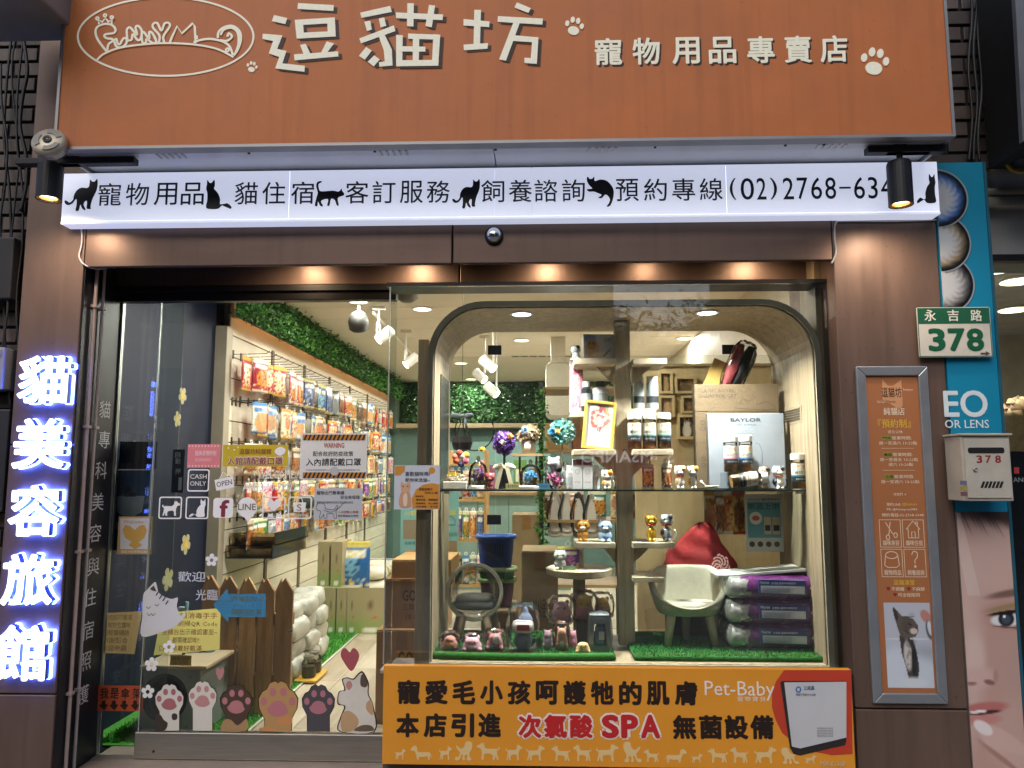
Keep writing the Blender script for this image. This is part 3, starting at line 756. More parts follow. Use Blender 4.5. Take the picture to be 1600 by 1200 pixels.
# lit wooden cove and its LED strip
cv = thing('light_cove', 'warm lit wooden cove running above the slat wall under the ivy', 'cove', (XW, 4.4, 2.3), world=True)
CW = wood('#d8b07c', '#e6c593', .5, 'y', 2, 8)
ob('rear_board', box(XW - .005, XW + .005, 1.62, 7.35, 2.42, ZC - .022), CW, cv)
ob('front_board', box(XW + .11, XW + .125, 1.40, 7.35, 2.36, ZC - .002), CW, cv)
for yy in (1.62, 2.6, 3.6, 4.6, 5.6, 6.6): ob('rib', box(XW + .006, XW + .11, yy, yy + .03, 2.38, ZC - .022), CW, cv)
ob('led_strip', box(XW + .06, XW + .075, 1.66, 7.3, ZC - .036, ZC - .026), emat('#ffc377', 5.0), cv)
# ivy
IVY = leafmat('#16400f', '#2f6a1c', '#5d9a37')
iv = ob('ivy_garland', leaves(15000, lambda r: (XW + .135 + abs(r.gauss(0, .045)), 1.38 + 6.0 * r.random() ** 1.25, 2.365 + .245 * r.random() - .04 * r.random() ** 3), .022, 3), IVY, label='dense green artificial ivy hung along the top of the slat wall', cat='ivy')
ob('ivy_backing', box(XW + .127, XW + .135, 1.40, 7.35, 2.34, ZC - .004), mat('#14300e', .8), iv)
bi = ob('ivy_hedge', leaves(11000, lambda r: (r.uniform(XW + .2, 1.3), YB_ - .06 - abs(r.gauss(0, .04)), r.uniform(2.02, 2.58)), .028, 4), leafmat('#0f2c12', '#234d20', '#3c6b33'), label='dark green ivy panel with tiny pale flowers across the back wall', cat='ivy')
ob('backing', box(XW + .15, 1.4, YB_ - .05, YB_ - .02, 2.0, 2.59), mat('#102812', .8), bi)
ob('flowers', leaves(90, lambda r: (r.uniform(XW + .2, 1.3), YB_ - .2, r.uniform(2.04, 2.56)), .022, 9), mat('#e8e6d8', .6), bi)
ob('ivy_shelf', box(XW + .15, 1.4, YB_ - .3, YB_ - .004, 1.93, 1.99), wood('#9a8468', '#b39c7d', .5, 'x'), label='brown wooden ledge under the ivy panel at the back', cat='ledge')
ptxt(ob('back_banner', box(P(700, 750, 6.9).x, P(860, 750, 6.9).x, 6.9, 6.93, P(780, 790, 6.9).z, P(780, 690, 6.9).z), mat('#86aaa6', .6), label='grey green board with dark lettering across the back of the shop', cat='board'), 'FUNNY CAT BOUTIQUE', (735, 732, 800, 741), 6.9, mat('#39504e', .6))

# treat bags on hooks
def bagshape(w, h, d, pal, seed, nx=12, ny=20, header=.13):
    g = random.Random(seed); v, c, f = [], [], []
    pal = [np.array(lin(x)) for x in pal]
    bx, bz, br = g.uniform(.35, .65), g.uniform(.35, .55), g.uniform(.22, .36)
    bar = g.uniform(.62, .72)
    for side in (1, -1):
        for j in range(ny + 1):
            for i in range(nx + 1):
                u, t = i / nx, j / ny
                bul = max(0, math.sin(math.pi * u)) ** .6 * max(0, math.sin(math.pi * min(1, t / (1 - header)))) ** .5 if t < 1 - header else 0
                wr = .0025 * math.sin(u * 17 + seed + t * 9) * bul
                v.append(((u - .5) * w * (1 - .05 * bul * abs(t - .5)), -side * (d / 2 * bul + .0012 + wr), t * h))
                q = pal[0]
                if side > 0:
                    if t > 1 - header: q = pal[1]
                    elif bar < t < bar + .13 and .1 < u < .9: q = pal[2] if g.random() < .6 else pal[1]
                    elif ((u - bx) / (br * 1.3)) ** 2 + ((t - bz) / br) ** 2 < 1: q = pal[3] if g.random() < .75 else pal[0] * .5
                    elif t < .09: q = pal[1]
                    elif t < .26 and g.random() < .35: q = pal[g.randrange(len(pal))]
                c.append(q * g.uniform(.85, 1.08))
    n = (nx + 1) * (ny + 1)
    for s in (0, 1):
        for j in range(ny):
            for i in range(nx):
                a = s * n + j * (nx + 1) + i; q = (a, a + 1, a + nx + 2, a + nx + 1); f.append(q if s == 0 else q[::-1])
    for i in range(nx):
        f += [(i + 1, i, n + i, n + i + 1), (n - nx - 1 + i, n - nx + i, 2 * n - nx + i, 2 * n - nx - 1 + i)]
    for j in range(ny):
        a, b = j * (nx + 1), (j + 1) * (nx + 1)
        f += [(a, b, n + b, n + a), (b + nx, a + nx, n + a + nx, n + b + nx)]
    return v, f, np.clip(np.array(c), 0, 1)
FOIL = printmat(.28, .5, .25)
PALS = {'red': ('#b3202a', '#d8b04a', '#f0e6d8', '#e9c9a0'), 'crimson': ('#a01c30', '#e7d7c2', '#f4ece0', '#d98f3a'), 'navy': ('#1d2b57', '#c3b27a', '#dfe3ea', '#6f86b8'), 'black': ('#1a1a1e', '#8d7a4a', '#cfc8b8', '#7c5a3c'), 'blue': ('#2467a8', '#e8d66a', '#f0f2f4', '#7fb6d8'), 'brown': ('#6b4630', '#d6c3a0', '#efe6d6', '#a8683a'), 'white': ('#e6e2d6', '#4b8ac0', '#2f6fb0', '#e0a060'), 'cream': ('#eadfbe', '#c8963e', '#8a5a2a', '#d87a4a'), 'purple': ('#5a3a86', '#e4cf6a', '#f0e8f4', '#c07ab8'), 'teal': ('#1f7f7c', '#f0eac8', '#f6f6f0', '#e0963c'), 'yellow': ('#e3b42a', '#c93a2a', '#fff4d0', '#8a4a22'), 'green': ('#4d8a3a', '#f0e8c0', '#ffffff', '#d8a24a'), 'pink': ('#e08fa0', '#fff0f0', '#c84a66', '#f4d6c0'), 'silver': ('#b9bcbc', '#3a3c40', '#f2f2f2', '#7f8a92'), 'orange': ('#d9762a', '#fff0d6', '#7a2f1a', '#f0c070')}
CLIP = mat('#4a4640', .4, .7, var=0)
def bag(name, w, h, d, pal, seed, loc, rz, label, cat='treat bag', group=None):
    v, f, c = bagshape(w, h, d, PALS[pal], seed)
    t = thing(name, label, cat, loc, group)
    b = ob('pouch', (v, f), FOIL, t, cols=c, smooth=True)
    ob('hang_tab', ring(circ(0, h + .012, .016, n=12), circ(0, h + .012, .007, n=12), -.0012, .0012), mat('#e6e6e2', .4, var=0), t)
    t.rotation_euler[2] = rz
    return t
rows = (
    ('top', 2.12, 1.70, .165, .25, ('red', 'crimson', 'red', 'red','red', 'red', 'crimson', 'red', 'crimson', 'navy', 'black', 'blue', 'blue', 'navy', 'black', 'silver', 'brown', 'crimson', 'silver', 'teal', 'black', 'black', 'brown', 'white', 'green', 'orange')),
    ('second', 1.81, 1.86, .165, .25, ('white', 'red', 'white', 'white', 'cream','blue', 'red', 'white', 'white', 'white', 'cream', 'purple', 'teal', 'red', 'navy', 'cream', 'pink', 'yellow', 'brown', 'black', 'teal', 'silver', 'orange', 'yellow', 'red')),
    ('third', 1.51, 1.72, .17, .23, ('brown', 'red', 'orange', 'pink', 'brown', 'silver','orange', 'brown', 'silver', 'cream', 'pink', 'red', 'brown', 'cream', 'yellow', 'yellow', 'orange', 'yellow', 'red', 'white', 'black', 'yellow', 'orange', 'cream')),
    ('fifth', .98, 1.74, .17, .2, ('brown', 'teal', 'green', 'silver', 'pink', 'cream', 'navy', 'orange', 'red', 'yellow', 'black', 'white', 'crimson', 'purple', 'brown', 'teal', 'green', 'cream', 'blue', 'orange')),
    ('fourth', 1.24, 1.70, .17, .22, ('crimson', 'brown', 'teal', 'pink', 'red', 'purple', 'green','green', 'crimson', 'pink', 'purple', 'teal', 'red', 'pink', 'brown', 'black', 'navy', 'red', 'yellow', 'orange', 'green', 'red')))
HK = J(tube([(0, 0, 0), (.24, 0, .004), (.262, 0, .022)], .0022, 6), box(0, .004, -.012, .012, -.03, .03))
cn = {}
hk0 = None
for rname, zh, y0, dy, hh, cols in rows:
    cols = (cols + cols[5:] + cols)[:30]; dy = .128
    for k, cname in enumerate(cols):
        yy = y0 + dy * k + .0015 * k * k + rnd.uniform(-.015, .015)
        if hk0 is None: hk0 = ob('hook', tr(HK, (XW, yy, zh + .01)), CLIP, sw); HO = WL[hk0] - Vector((XW, yy, zh + .01))
        else:
            o = hk0.copy(); COL.objects.link(o); o.parent = sw; o.location = Vector((XW, yy, zh + .01)) + HO - WL[sw]
        h = hh * rnd.uniform(.88, 1.05)
        bag('treat_bag', .165 * rnd.uniform(.85, 1.0), h, rnd.uniform(.018, .04), cname, k * 7 + len(rname) * 13, (XW + rnd.uniform(.10, .17), yy, zh - h - .005), rad(90 + rnd.uniform(-22, 6)),
            '%s treat bag, %s from the door in the %s row on the slat wall' % (cname, ORD[k], rname), group='treat bags hanging on the slat wall')
for k in range(3):   # empty hooks in the upper rows by the door
    o = hk0.copy(); COL.objects.link(o); o.parent = sw; o.location = Vector((XW, 1.70 + .07 * k, 1.80)) + HO - WL[sw]

# navy partition by the entrance, with flower stickers
pt = thing('entrance_partition', 'dark navy glossy partition inside the entrance with pale flower stickers', 'partition', (-2.4, 1.3, 0), world=True)
NV = mat('#131a30', .55, .0, var=.2, vs=2, spec=.25)
ob('front_panel', box(-2.72, -2.232, 1.46, 1.5, 0, ZC - .01), NV, pt)
ob('side_panel', box(-2.23, -2.2, .09, 1.497, 0, ZC - .01), NV, pt)
ob('return_panel', box(-2.5, XL + .002, .062, .086, 0, ZC - .01), NV, pt)
def flower(cx, cz, r, n=5, rot=0):
    out = []
    for k in range(n * 8):
        a = 2 * math.pi * k / (n * 8); q = r * (.55 + .45 * abs(math.cos(n * a / 2)) ** .6); out.append((cx + q * math.cos(a + rot), cz + q * math.sin(a + rot)))
    return out
FC = mat('#a8a27c', .6, var=.05); FY = mat('#d8a93a', .6, var=.05)
for px, py, r in ((285, 618, .05), (277, 655, .045), (290, 850, .06)):
    q = PX(px, py, -2.2); ob('flower_sticker', tr(flat(flower(0, 0, r * 1.1, rot=px), 0), (-2.1985, q.y, q.z), rz=90), FC, pt); ob('flower_centre', tr(flat(circ(0, 0, r * .4, n=10), 0), (-2.197, q.y, q.z), rz=90), FY, pt)
for px, py, r in ((212, 702, .05), (262, 905, .07)):
    q = PX(px, py, -2.2); ob('flower_sticker', tr(flat(flower(0, 0, r, rot=px), 0), (-2.1985, q.y, q.z), rz=90), FC, pt)
# poster inside the sidelight
x0, x1, z0, z1 = R(168, 735, 232, 860, .12)
bp_ = ob('tub_poster', box(x0, x1, .12, .123, z0, z1), mat('#27557a', .35, var=.2, vs=8), label='blue poster with a white bath tub inside the narrow side window', cat='poster')
ob('bath_tub', flat(pxp([(178, 775), (226, 775), (222, 800), (210, 806), (192, 806), (181, 798)], .118), .118), mat('#b9c9d6', .5), bp_)
ob('duck', flat(pxp([(196, 760), (204, 760), (204, 770), (212, 770), (212, 776), (194, 776)], .117), .117), mat('#22303e', .5), bp_)
ptxt(bp_, '貓咪泡澡', (176, 815, 224, 828), .12, mat('#d8dfe6', .5, var=0))
bq = ob('dark_poster', box(*R(165, 690, 245, 733, .125)[:2], .125, .128, *R(165, 690, 245, 733, .125)[2:]), mat('#1a2433', .3), label='dark poster above the blue bath tub poster in the side window', cat='poster')

# ================================================================== glass front: side window, sliding door
GL = glass('#f2f6f4', 1.5, dirt=.03)
xg0, xg1 = XL + .008, P(268, 800, 0).x
zg = P(400, 447, 0).z
sg_ = thing('side_window', 'narrow fixed glass pane between the dark reveal and the sliding door', 'window', ((xg0 + xg1) / 2, .035, 0), world=True)
ob('pane', box(xg0 + .004, xg1, .03, .04, .014, zg), GL, sg_)
ob('edge_strip', box(xg0 - .002, xg0 + .004, .024, .046, .014, zg), mat('#b9bdb8', .3, .7), sg_)
xd0, xd1 = P(236, 800, 0).x, P(615, 800, 0).x
zd = P(400, 472, 0).z
ob('door_operator', box(XL + .01, P(620, 455, -.02).x, -.035, .02, zd, zg + .003), mat('#191818', .3, .4), label='black automatic door operator rail above the glass door', cat='rail', bevel=.004)
dr = thing('sliding_door', 'glass automatic sliding door with brushed steel bottom rail', 'door', ((xd0 + xd1) / 2, 0, 0), world=True)
zr = P(400, 1146, -.02).z
ob('pane', box(xd0, xd1, -.005, .005, zr, zd), GL, dr)
ob('bottom_rail', box(xd0 - .01, P(600, 1170, -.02).x + .02, -.022, .022, .02, zr), mat('#9a978f', .35, .85, var=.12, vs=4, stretch=(1, 1, 20)), dr, bevel=.004)
ob('edge_strip', box(xd0 - .004, xd0, -.007, .007, zr, zd), mat('#c9cdc8', .25, .6), dr)
ob('screw', tr(cyl(.006, .003, 10), (P(240, 1174, -.022).x, -.022, P(240, 1174, -.022).z), rx=90), mat('#222222', .4), dr)
ob('floor_track', box(XL + .01, -.60, -.03, .03, .0125, .018), mat('#b3ab9e', .3, .7), label='thin steel floor track under the sliding door', cat='track')
tb = thing('door_switch_sticker', 'dark vertical door button plate with white characters on the door', 'switch plate', tuple(P(278, 770, .012)), world=True)
ob('plate', box(*R(269, 702, 288, 770, .012)[:2], .008, .014, *R(269, 702, 288, 770, .012)[2:]), mat('#1b2233', .35), tb, bevel=.002)
for ch, y in (('自', 706), ('動', 716), ('押', 732)): ptxt(tb, ch, (274, y, 282, y + 9), .008, mat('#cfd6e0', .5, var=0), name='character', dy=.001)
ob('bar', box(*R(279, 746, 284, 766, .008)[:2], .006, .0075, *R(279, 746, 284, 766, .008)[2:]), mat('#c9ced6', .5), tb)

# ------------------------------------------------------------------ notices and stickers on the door glass
YN = -.0075
def sheet(name, rect, col, label, cat, Y=YN, th=.001, m=None, poly=None):
    if poly: s = flat(pxp(poly, Y), Y); m = m or paper(col)
    else:
        a = R(*rect, Y); s = box(a[0], a[1], Y, Y + th, a[2], a[3])
    return ob(name, s, m or mat(col, .55, var=.05, vs=8), label=label, cat=cat)
def part(parent, name, poly, col, i=1, Y=YN, m=None, sm=0):
    p = pxp(poly, Y)
    if sm: p = smooth_poly(p, sm)
    return ob(name, flat(p, Y - .0009 * i), m or mat(col, .55, var=.03), parent)
def rc(x0, y0, x1, y1): return [(x0, y0), (x1, y0), (x1, y1), (x0, y1)]
def ln(parent, s, rect, col, bold=0.0, i=1, Y=YN, keep=False): return ptxt(parent, s, rect, Y, mat(col, .55, var=0), bold, dy=.0009 * i, keep=keep)
s = sheet('notice', (293, 694, 344, 731), '#d87f80', 'small pink notice card taped to the door left of the yellow notice', 'notice')
ln(s, '貓美容預約制', (305, 704, 338, 712), '#f3d9d6', .01); ln(s, '歡迎來電詢問洽', (305, 716, 330, 721), '#f0c9c6')
for k in range(10): part(s, 'dot', [(296 + 5 * k + 1.2 * math.cos(a), 697 + 1.2 * math.sin(a)) for a in np.linspace(0, 6.28, 7)[:-1]], '#f3d9d6'); part(s, 'dot', [(296 + 5 * k + 1.2 * math.cos(a), 728 + 1.2 * math.sin(a)) for a in np.linspace(0, 6.28, 7)[:-1]], '#f3d9d6')
s = sheet('mask_notice', (348, 695, 450, 729), '#c2ab1c', 'yellow notice with red characters on the door under the treat bags', 'notice')
ln(s, '逗貓坊純貓館', (374, 701, 424, 710), '#7c2a22', .012, keep=False); ln(s, '入館請配戴口罩', (354, 713, 443, 727), '#f1ece2', .05, 1); ln(s, '入館請配戴口罩', (355, 714, 442, 726.5), '#8e1f24', .016, 2)
part(s, 'mask', [(430, 703), (438, 698), (446, 702), (444, 709), (437, 712), (430, 708)], '#e8e8e8', 1, sm=3)
for x, y in ((357, 700), (366, 703), (372, 699), (430, 716)): part(s, 'dot', [(x + 1.4 * math.cos(a), y + 1.4 * math.sin(a)) for a in np.linspace(0, 6.28, 7)[:-1]], '#efe9c0')
s = sheet('warning_notice', (469, 677, 573, 749), '#d8dad8', 'white warning notice with orange and black hazard stripes on the door', 'notice')
for y0, y1 in ((679, 688), (738, 747)):
    part(s, 'stripe_band', rc(473, y0, 571, y1), '#c07c22', 1)
    for k in range(15): x = 474 + 6.5 * k; part(s, 'stripe', [(x, y1), (x + 4, y0), (x + 7, y0), (x + 3, y1)], '#1d1a18', 2)
ln(s, 'WARNING', (506, 692, 538, 700), '#a92530', .02); ln(s, '配合政府防疫政策', (489, 705, 552, 713), '#26262a', .012); ln(s, '入內請配戴口罩', (478, 716, 564, 728), '#1c1c20', .018); ln(s, '依照中央疫情指揮中心規定進入本店請全程配戴口罩', (478, 733, 562, 736), '#6a6a6c')
part(s, 'badge', [(523 + 7 * math.cos(a), 736 + 7 * math.sin(a)) for a in np.linspace(0, 6.28, 19)[:-1]], '#b7b9bb', 3)
s = sheet('dog_notice', (491, 763, 566, 812), '#b9bec3', 'pale grey notice with a line drawing of a dog on a lead', 'notice')
ln(s, '寵物出門繫牽繩', (495, 767, 538, 773), '#2a2a2e', .01); ln(s, '安全有保障', (532, 774, 562, 780), '#2a2a2e', .01); ln(s, '牽繩可避免寵物走失或發生意外請飼主配合', (495, 783, 552, 787), '#4a4a4e'); ln(s, '入店請繫上牽繩', (528, 798, 560, 802), '#8e2b2b'); ln(s, '避免驚嚇其他寵物', (528, 804, 560, 808), '#2a2a2e')
dogp = [(494, 792), (497, 787), (504, 786), (508, 790), (509, 795), (522, 796), (526, 790), (528, 791), (525, 799), (526, 809), (522, 809), (521, 803), (511, 803), (511, 809), (506, 809), (506, 803), (502, 809), (499, 809), (501, 799), (496, 797)]
ob('dog_drawing', ribbon(smooth_poly(pxp(dogp, YN), 3), .0022, YN - .0009, True), mat('#2a2a2e', .5, var=0), s)
ob('lead', ribbon(smooth_poly(pxp([(506, 797), (518, 800), (530, 793), (537, 785)], YN), 4, False), .002, YN - .0018), mat('#2a2a2e', .5, var=0), s)
s = sheet('grooming_poster', (616, 727, 687, 796), '#c7ccd6', 'white and orange cat grooming poster taped beside the display post', 'poster', Y=-.21)
def po(n_, p, c, i=1, sm=0): return part(s, n_, p, c, i, -.21, sm=sm)
po('orange_disc', [(645, 795), (643, 780), (650, 765), (662, 757), (676, 755), (686, 757), (686, 795)], '#cd8a2c', 1); po('dot', [(675 + 5 * math.cos(a), 735 + 5 * math.sin(a)) for a in np.linspace(0, 6.28, 15)[:-1]], '#d08c2c'); po('corner', [(617, 728), (633, 728), (632, 736), (626, 742), (617, 743)], '#c98a32')
for tx, rc_, cc in (('喜歡貓咪嗎?', (633, 737, 672, 744), '#23252a'), ('那你來洗貓~', (633, 747, 672, 753), '#23252a'), ('美容師徵才', (655, 762, 676, 767), '#3a2410'), ('阿布人組', (664, 768, 684, 772), '#3a2410'), ('意者請洽', (649, 774, 662, 777), '#3a2410'), ('• 學徒可談  • 享勞健保', (648, 779, 684, 783), '#3a2410'), ('• 薪優獎金  • 員工優惠', (648, 785, 684, 788), '#3a2410'), ('• 供住宿餐  • 意外險', (648, 790, 684, 793), '#3a2410')):
    ln(s, tx, rc_, cc, .008, 2, -.21)
po('cat_body', [(625, 792), (624, 778), (628, 768), (634, 766), (640, 770), (642, 782), (641, 792)], '#c99b78', 2, 3); po('cat_head', [(627, 768), (626, 758), (627, 751), (631, 756), (636, 755), (640, 750), (641, 760), (639, 767), (634, 770)], '#d2a582', 3, 0)
po('cat_chest', [(631, 790), (630, 776), (634, 770), (637, 776), (636, 790)], '#e3cbb4', 4, 3)
for x in (630, 637): po('eye', [(x + 1.2 * math.cos(a), 760 + 1.2 * math.sin(a)) for a in np.linspace(0, 6.28, 7)[:-1]], '#3a2a1c', 4)
DEC = mat('#ecece8', .6, var=.03)
def decal(name, sh, label, m=None, cat='sticker', group=None): return ob(name, sh, m or DEC, label=label, cat=cat, group=group)
def frame_dec(x0, y0, x1, y1, Y=YN):
    a = R(x0, y0, x1, y1, Y); r = .012; w = .006
    return fring(rrect(*a, r), rrect(a[0] + w, a[1] - w, a[2] + w, a[3] - w, r - w * .7), Y)
s = decal('cash_sticker', frame_dec(293, 733, 327, 768), 'white outlined square sticker reading CASH ONLY on the door'); ln(s, 'CASH', (297, 741, 323, 748), '#d9dad6', .012, 0); ln(s, 'ONLY', (297, 752, 322, 759), '#d9dad6', .012, 0)
s = decal('open_sticker', flat(pxp([(335, 750), (364, 744), (366, 761), (338, 767)], YN), YN), 'white hanging tag sticker reading OPEN on the door')
ob('tag_loop', ribbon(pxp([(343, 748), (349, 737), (356, 745)], YN), .004, YN), DEC, s)
ob('tag_text', tr(tshape('OPEN', -.037, .037, -.012, .012, 0, .01), (P(350.5, 755, YN).x, YN - .001, P(350.5, 755, YN).z), ry=-11), mat('#5a5a52', .6, var=0), s)
DOG = [(.0, .62), (.06, .72), (.08, .6), (.2, .62), (.55, .62), (.66, .72), (.7, .95), (.76, .86), (.82, .95), (.84, .86), (1, .76), (.98, .66), (.86, .64), (.8, .5), (.78, .35), (.8, .05), (.7, .05), (.68, .3), (.58, .36), (.35, .32), (.3, .2), (.32, .05), (.22, .05), (.18, .25), (.12, .05), (.05, .05), (.1, .3), (.12, .5), (.05, .56)]
s = decal('dog_sticker', frame_dec(248, 776, 284, 811), 'white outlined square sticker with a dog silhouette on the door'); ob('dog', flat(fit(DOG, *R(253, 781, 281, 807, YN)), YN), DEC, s)
s = decal('cat_sticker', frame_dec(290, 776, 326, 811), 'white outlined square sticker with a sitting cat silhouette on the door')
ob('cat', flat(smooth_poly(fit([(1 - u, w) for u, w in CATB], *R(296, 780, 321, 808, YN)), 3), YN), DEC, s)
a = R(333, 778, 364, 809, YN); s = decal('letter_sticker', flat(rrect(*a, .014), YN), 'solid white rounded square sticker with a dark letter f on the door'); ln(s, 'f', (343, 781, 358, 808), '#7e2436', .03)
c_ = P(386, 793, YN); s = decal('speech_sticker', flat(circ(c_.x, c_.z, .047) , YN), 'solid white round speech bubble sticker reading LINE on the door'); ln(s, 'LINE', (372, 787, 400, 797), '#6a5a4a', .012); ob('bubble_tail', flat(pxp([(380, 806), (388, 817), (394, 805)], YN), YN - .0002), DEC, s)
s = decal('heart_sticker', frame_dec(410, 776, 446, 811), 'white outlined square sticker with a heart above two small pets')
HEART = [(.5, 0), (.1, .45), (0, .72), (.12, .95), (.32, 1), (.5, .82), (.68, 1), (.88, .95), (1, .72), (.9, .45)]
ob('heart', flat(smooth_poly(fit(HEART, *R(417, 780, 439, 799, YN)), 3), YN), DEC, s)
for x in (418, 431): ob('pet', flat(fit([(0, 0), (.1, .6), (.05, 1), (.3, .75), (.7, .75), (.95, 1), (.9, .6), (1, 0)], *R(x, 801, x + 9, 808, YN)), YN), DEC, s)
s = decal('bag_sticker', frame_dec(450, 776, 487, 811), 'white outlined square sticker with a shopping bag marked S'); ob('bag', flat(fit([(.05, 0), (0, 1), (1, 1), (.95, 0)], *R(458, 785, 478, 800, YN)), YN), DEC, s)
ob('bag_handle', ribbon(smooth_poly(pxp([(463, 785), (465, 779), (471, 779), (473, 785)], YN), 4, False), .004, YN), DEC, s); ln(s, 'S', (464, 788, 471, 798), '#8a6a5a', 0); ln(s, 'shopee', (458, 802, 480, 808), '#d9dad6', .01, 0)
s = decal('welcome_sticker', tshape('• WELCOME •', *R(396, 735, 467, 748, YN), YN, .016), 'white WELCOME lettering on the door glass', cat='lettering')
s = decal('hours_sticker', tshape('AM13:00-PM22:00', *R(379, 754, 481, 768, YN), YN, .016), 'white opening hours lettering AM13:00-PM22:00 on the door glass', cat='lettering')
s = sheet('welcome_card', (184, 807, 238, 866), '#b89b63', 'gold framed welcome card with a cat face heart on the side window', 'sticker', Y=.02)
part(s, 'card_face', rc(188, 810, 236, 858), '#c8c8c8', 1, .02); part(s, 'cat_heart', [(192, 828), (196, 820), (204, 822), (211, 828), (218, 821), (226, 820), (230, 828), (226, 840), (217, 847), (222, 852), (211, 858), (202, 852), (206, 846), (196, 840)], '#c39a45', 2, .02)
ln(s, 'Welcome !', (193, 812, 229, 818), '#b8954e', .01, 2, .02); ln(s, '貓奴才能推開這扇門', (189, 860, 234, 864), '#efe3c6', 0, 1, .02)
s = sheet('umbrella_notice', (150, 1071, 224, 1111), '#b5502c', 'orange notice with black characters and down arrows on the side window', 'notice', Y=.02)
for ch, x in zip('我是傘架', (156, 172, 189, 207)): ln(s, ch, (x, 1075, x + 14, 1092), '#1d1512', .02, 1, .02)
for x in (155, 171, 187, 204): part(s, 'arrow', [(x + 4, 1095), (x + 10, 1094), (x + 10, 1100), (x + 14, 1101), (x + 8, 1110), (x, 1102), (x + 4, 1100)], '#241612', 1, .02)
# handwritten yellow note, a second one behind
s = sheet('handwritten_note', None, '#f6e68c', 'yellow handwritten note with red characters standing on the grey box', 'note', Y=.10, poly=[(252, 958), (345, 950), (343, 1015), (240, 1024)], th=.002)
for k, tx in enumerate(('入館請消毒手手', '實名制掃QR Code', '至櫃台出示確認畫面~', '都需確認唷!!', '口罩請戴好戴滿')):
    y = 957 + 12.8 * k; x = 258 - 2.2 * k; w = (82, 84, 86, 60, 66)[k]; ln(s, tx, (x + (18 if k == 3 else 0), y, x + w, y + 9.5), '#c23a2a', .004, 1, .10)
s = sheet('yellow_tag', (266, 1024, 299, 1040), '#e2b92a', 'small yellow price tag hanging below the handwritten note', 'tag', Y=.095); ln(s, '消毒酒精', (269, 1026, 296, 1032), '#a85a20', 0, 1, .095); ln(s, '9.5折', (272, 1033, 294, 1038), '#a85a20', 0, 1, .095)
s = sheet('old_note', None, '#a9926a', 'faded handwritten note inside the narrow side window', 'note', Y=.055, poly=[(160, 958), (222, 955), (210, 1022), (156, 1020)], th=.002)
for k in range(5): ln(s, ('請勿拍打玻璃', '內有怕生貓咪', '請輕聲細語', '謝謝配合', '歡迎參觀')[k], (163 - k, 960 + 12 * k, 206 - 2 * k, 969 + 12 * k), '#7a2c24', 0, 1, .055)
s = sheet('arrow_notice', None, '#3a80bc', 'blue arrow shaped notice with yellow characters in front of the wooden gate', 'notice', Y=.03, poly=[(333, 945), (356, 919), (356, 928), (415, 928), (415, 964), (357, 964), (357, 973)], th=.003)
ln(s, '此門請向左滑', (360, 931, 413, 941), '#d9c95a', .008, 1, .03); ln(s, '• • • • • • • • •', (362, 944, 412, 947), '#cfd9e2', 0, 1, .03); ln(s, '輕輕向左滑', (362, 951, 408, 961), '#d9c95a', .008, 1, .03); ln(s, 'MOVE', (340, 938, 354, 943), '#8fb4d4', 0, 1, .03)

# paw and cat stickers along the bottom of the door
C2 = lambda pts: [(200 + x / 2.857, 780 + y / 2.857) for x, y in pts]
def arm(cx, top, w, bot, fur, line, pad, label, patch=()):
    h = w * .52
    head = [(cx - w * .36, bot), (cx - w * .36, top + w * 1.0), (cx - w * .5, top + w * .72), (cx - w * .52, top + w * .45), (cx - w * .42, top + w * .27), (cx - w * .3, top + w * .2), (cx - w * .22, top + w * .04), (cx - w * .08, top - w * .02), (cx, top + w * .04), (cx + w * .08, top - w * .02), (cx + w * .22, top + w * .04), (cx + w * .3, top + w * .2), (cx + w * .42, top + w * .27), (cx + w * .52, top + w * .45), (cx + w * .5, top + w * .72), (cx + w * .36, top + w * 1.0), (cx + w * .36, bot)]
    big_ = [(cx + (x - cx) * 1.06, min(bot, top - 3 + (y - top) * 1.01)) for x, y in head]
    s = decal('paw_sticker', flat(pxp(C2(big_), YN), YN), label, mat(line, .6, var=0), 'sticker', 'paw stickers along the bottom of the door')
    ob('fur', flat(pxp(C2(head), YN), YN - .0006), mat(fur, .6, var=.04), s)
    pd = mat(pad, .6, var=.03)
    ob('palm_pad', flat(pxp(C2([(cx + w * .3 * math.cos(a) * (1 if math.sin(a) > 0 else .8), top + w * .72 + w * .22 * math.sin(a)) for a in np.linspace(0, 6.28, 21)[:-1]]), YN), YN - .0012), pd, s)
    for dx, dy_ in ((-.38, .52), (-.14, .27), (.15, .27), (.38, .52)):
        ob('toe_pad', flat(pxp(C2([(cx + w * dx + w * .09 * math.cos(a), top + w * dy_ + w * .12 * math.sin(a)) for a in np.linspace(0, 6.28, 15)[:-1]]), YN), YN - .0012), pd, s)
    for pc, pp in patch: ob('fur_patch', flat(smooth_poly(pxp(C2(pp), YN), 3), YN - .0009), mat(pc, .6, var=.03), s)
    return s
arm(185, 828, 120, 1033, '#d6d4c8', '#2a2622', '#a9686a', 'white paw sticker with dark brown spots at the bottom of the door', (('#3a302a', [(125, 965), (145, 962), (160, 985), (178, 1000), (165, 1031), (124, 1031)]), ('#3a302a', [(195, 965), (205, 955), (220, 962), (218, 982), (200, 985)])))
arm(333, 815, 120, 1033, '#d8d4c6', '#2a2622', '#c08a86', 'plain white paw sticker at the bottom of the door')
arm(484, 830, 135, 1035, '#4a382c', '#1c1613', '#b87a7c', 'dark brown paw sticker with a tan wrist at the bottom of the door', (('#a8875c', [(430, 985), (460, 985), (490, 1010), (530, 980), (528, 1033), (418, 1033)]),))
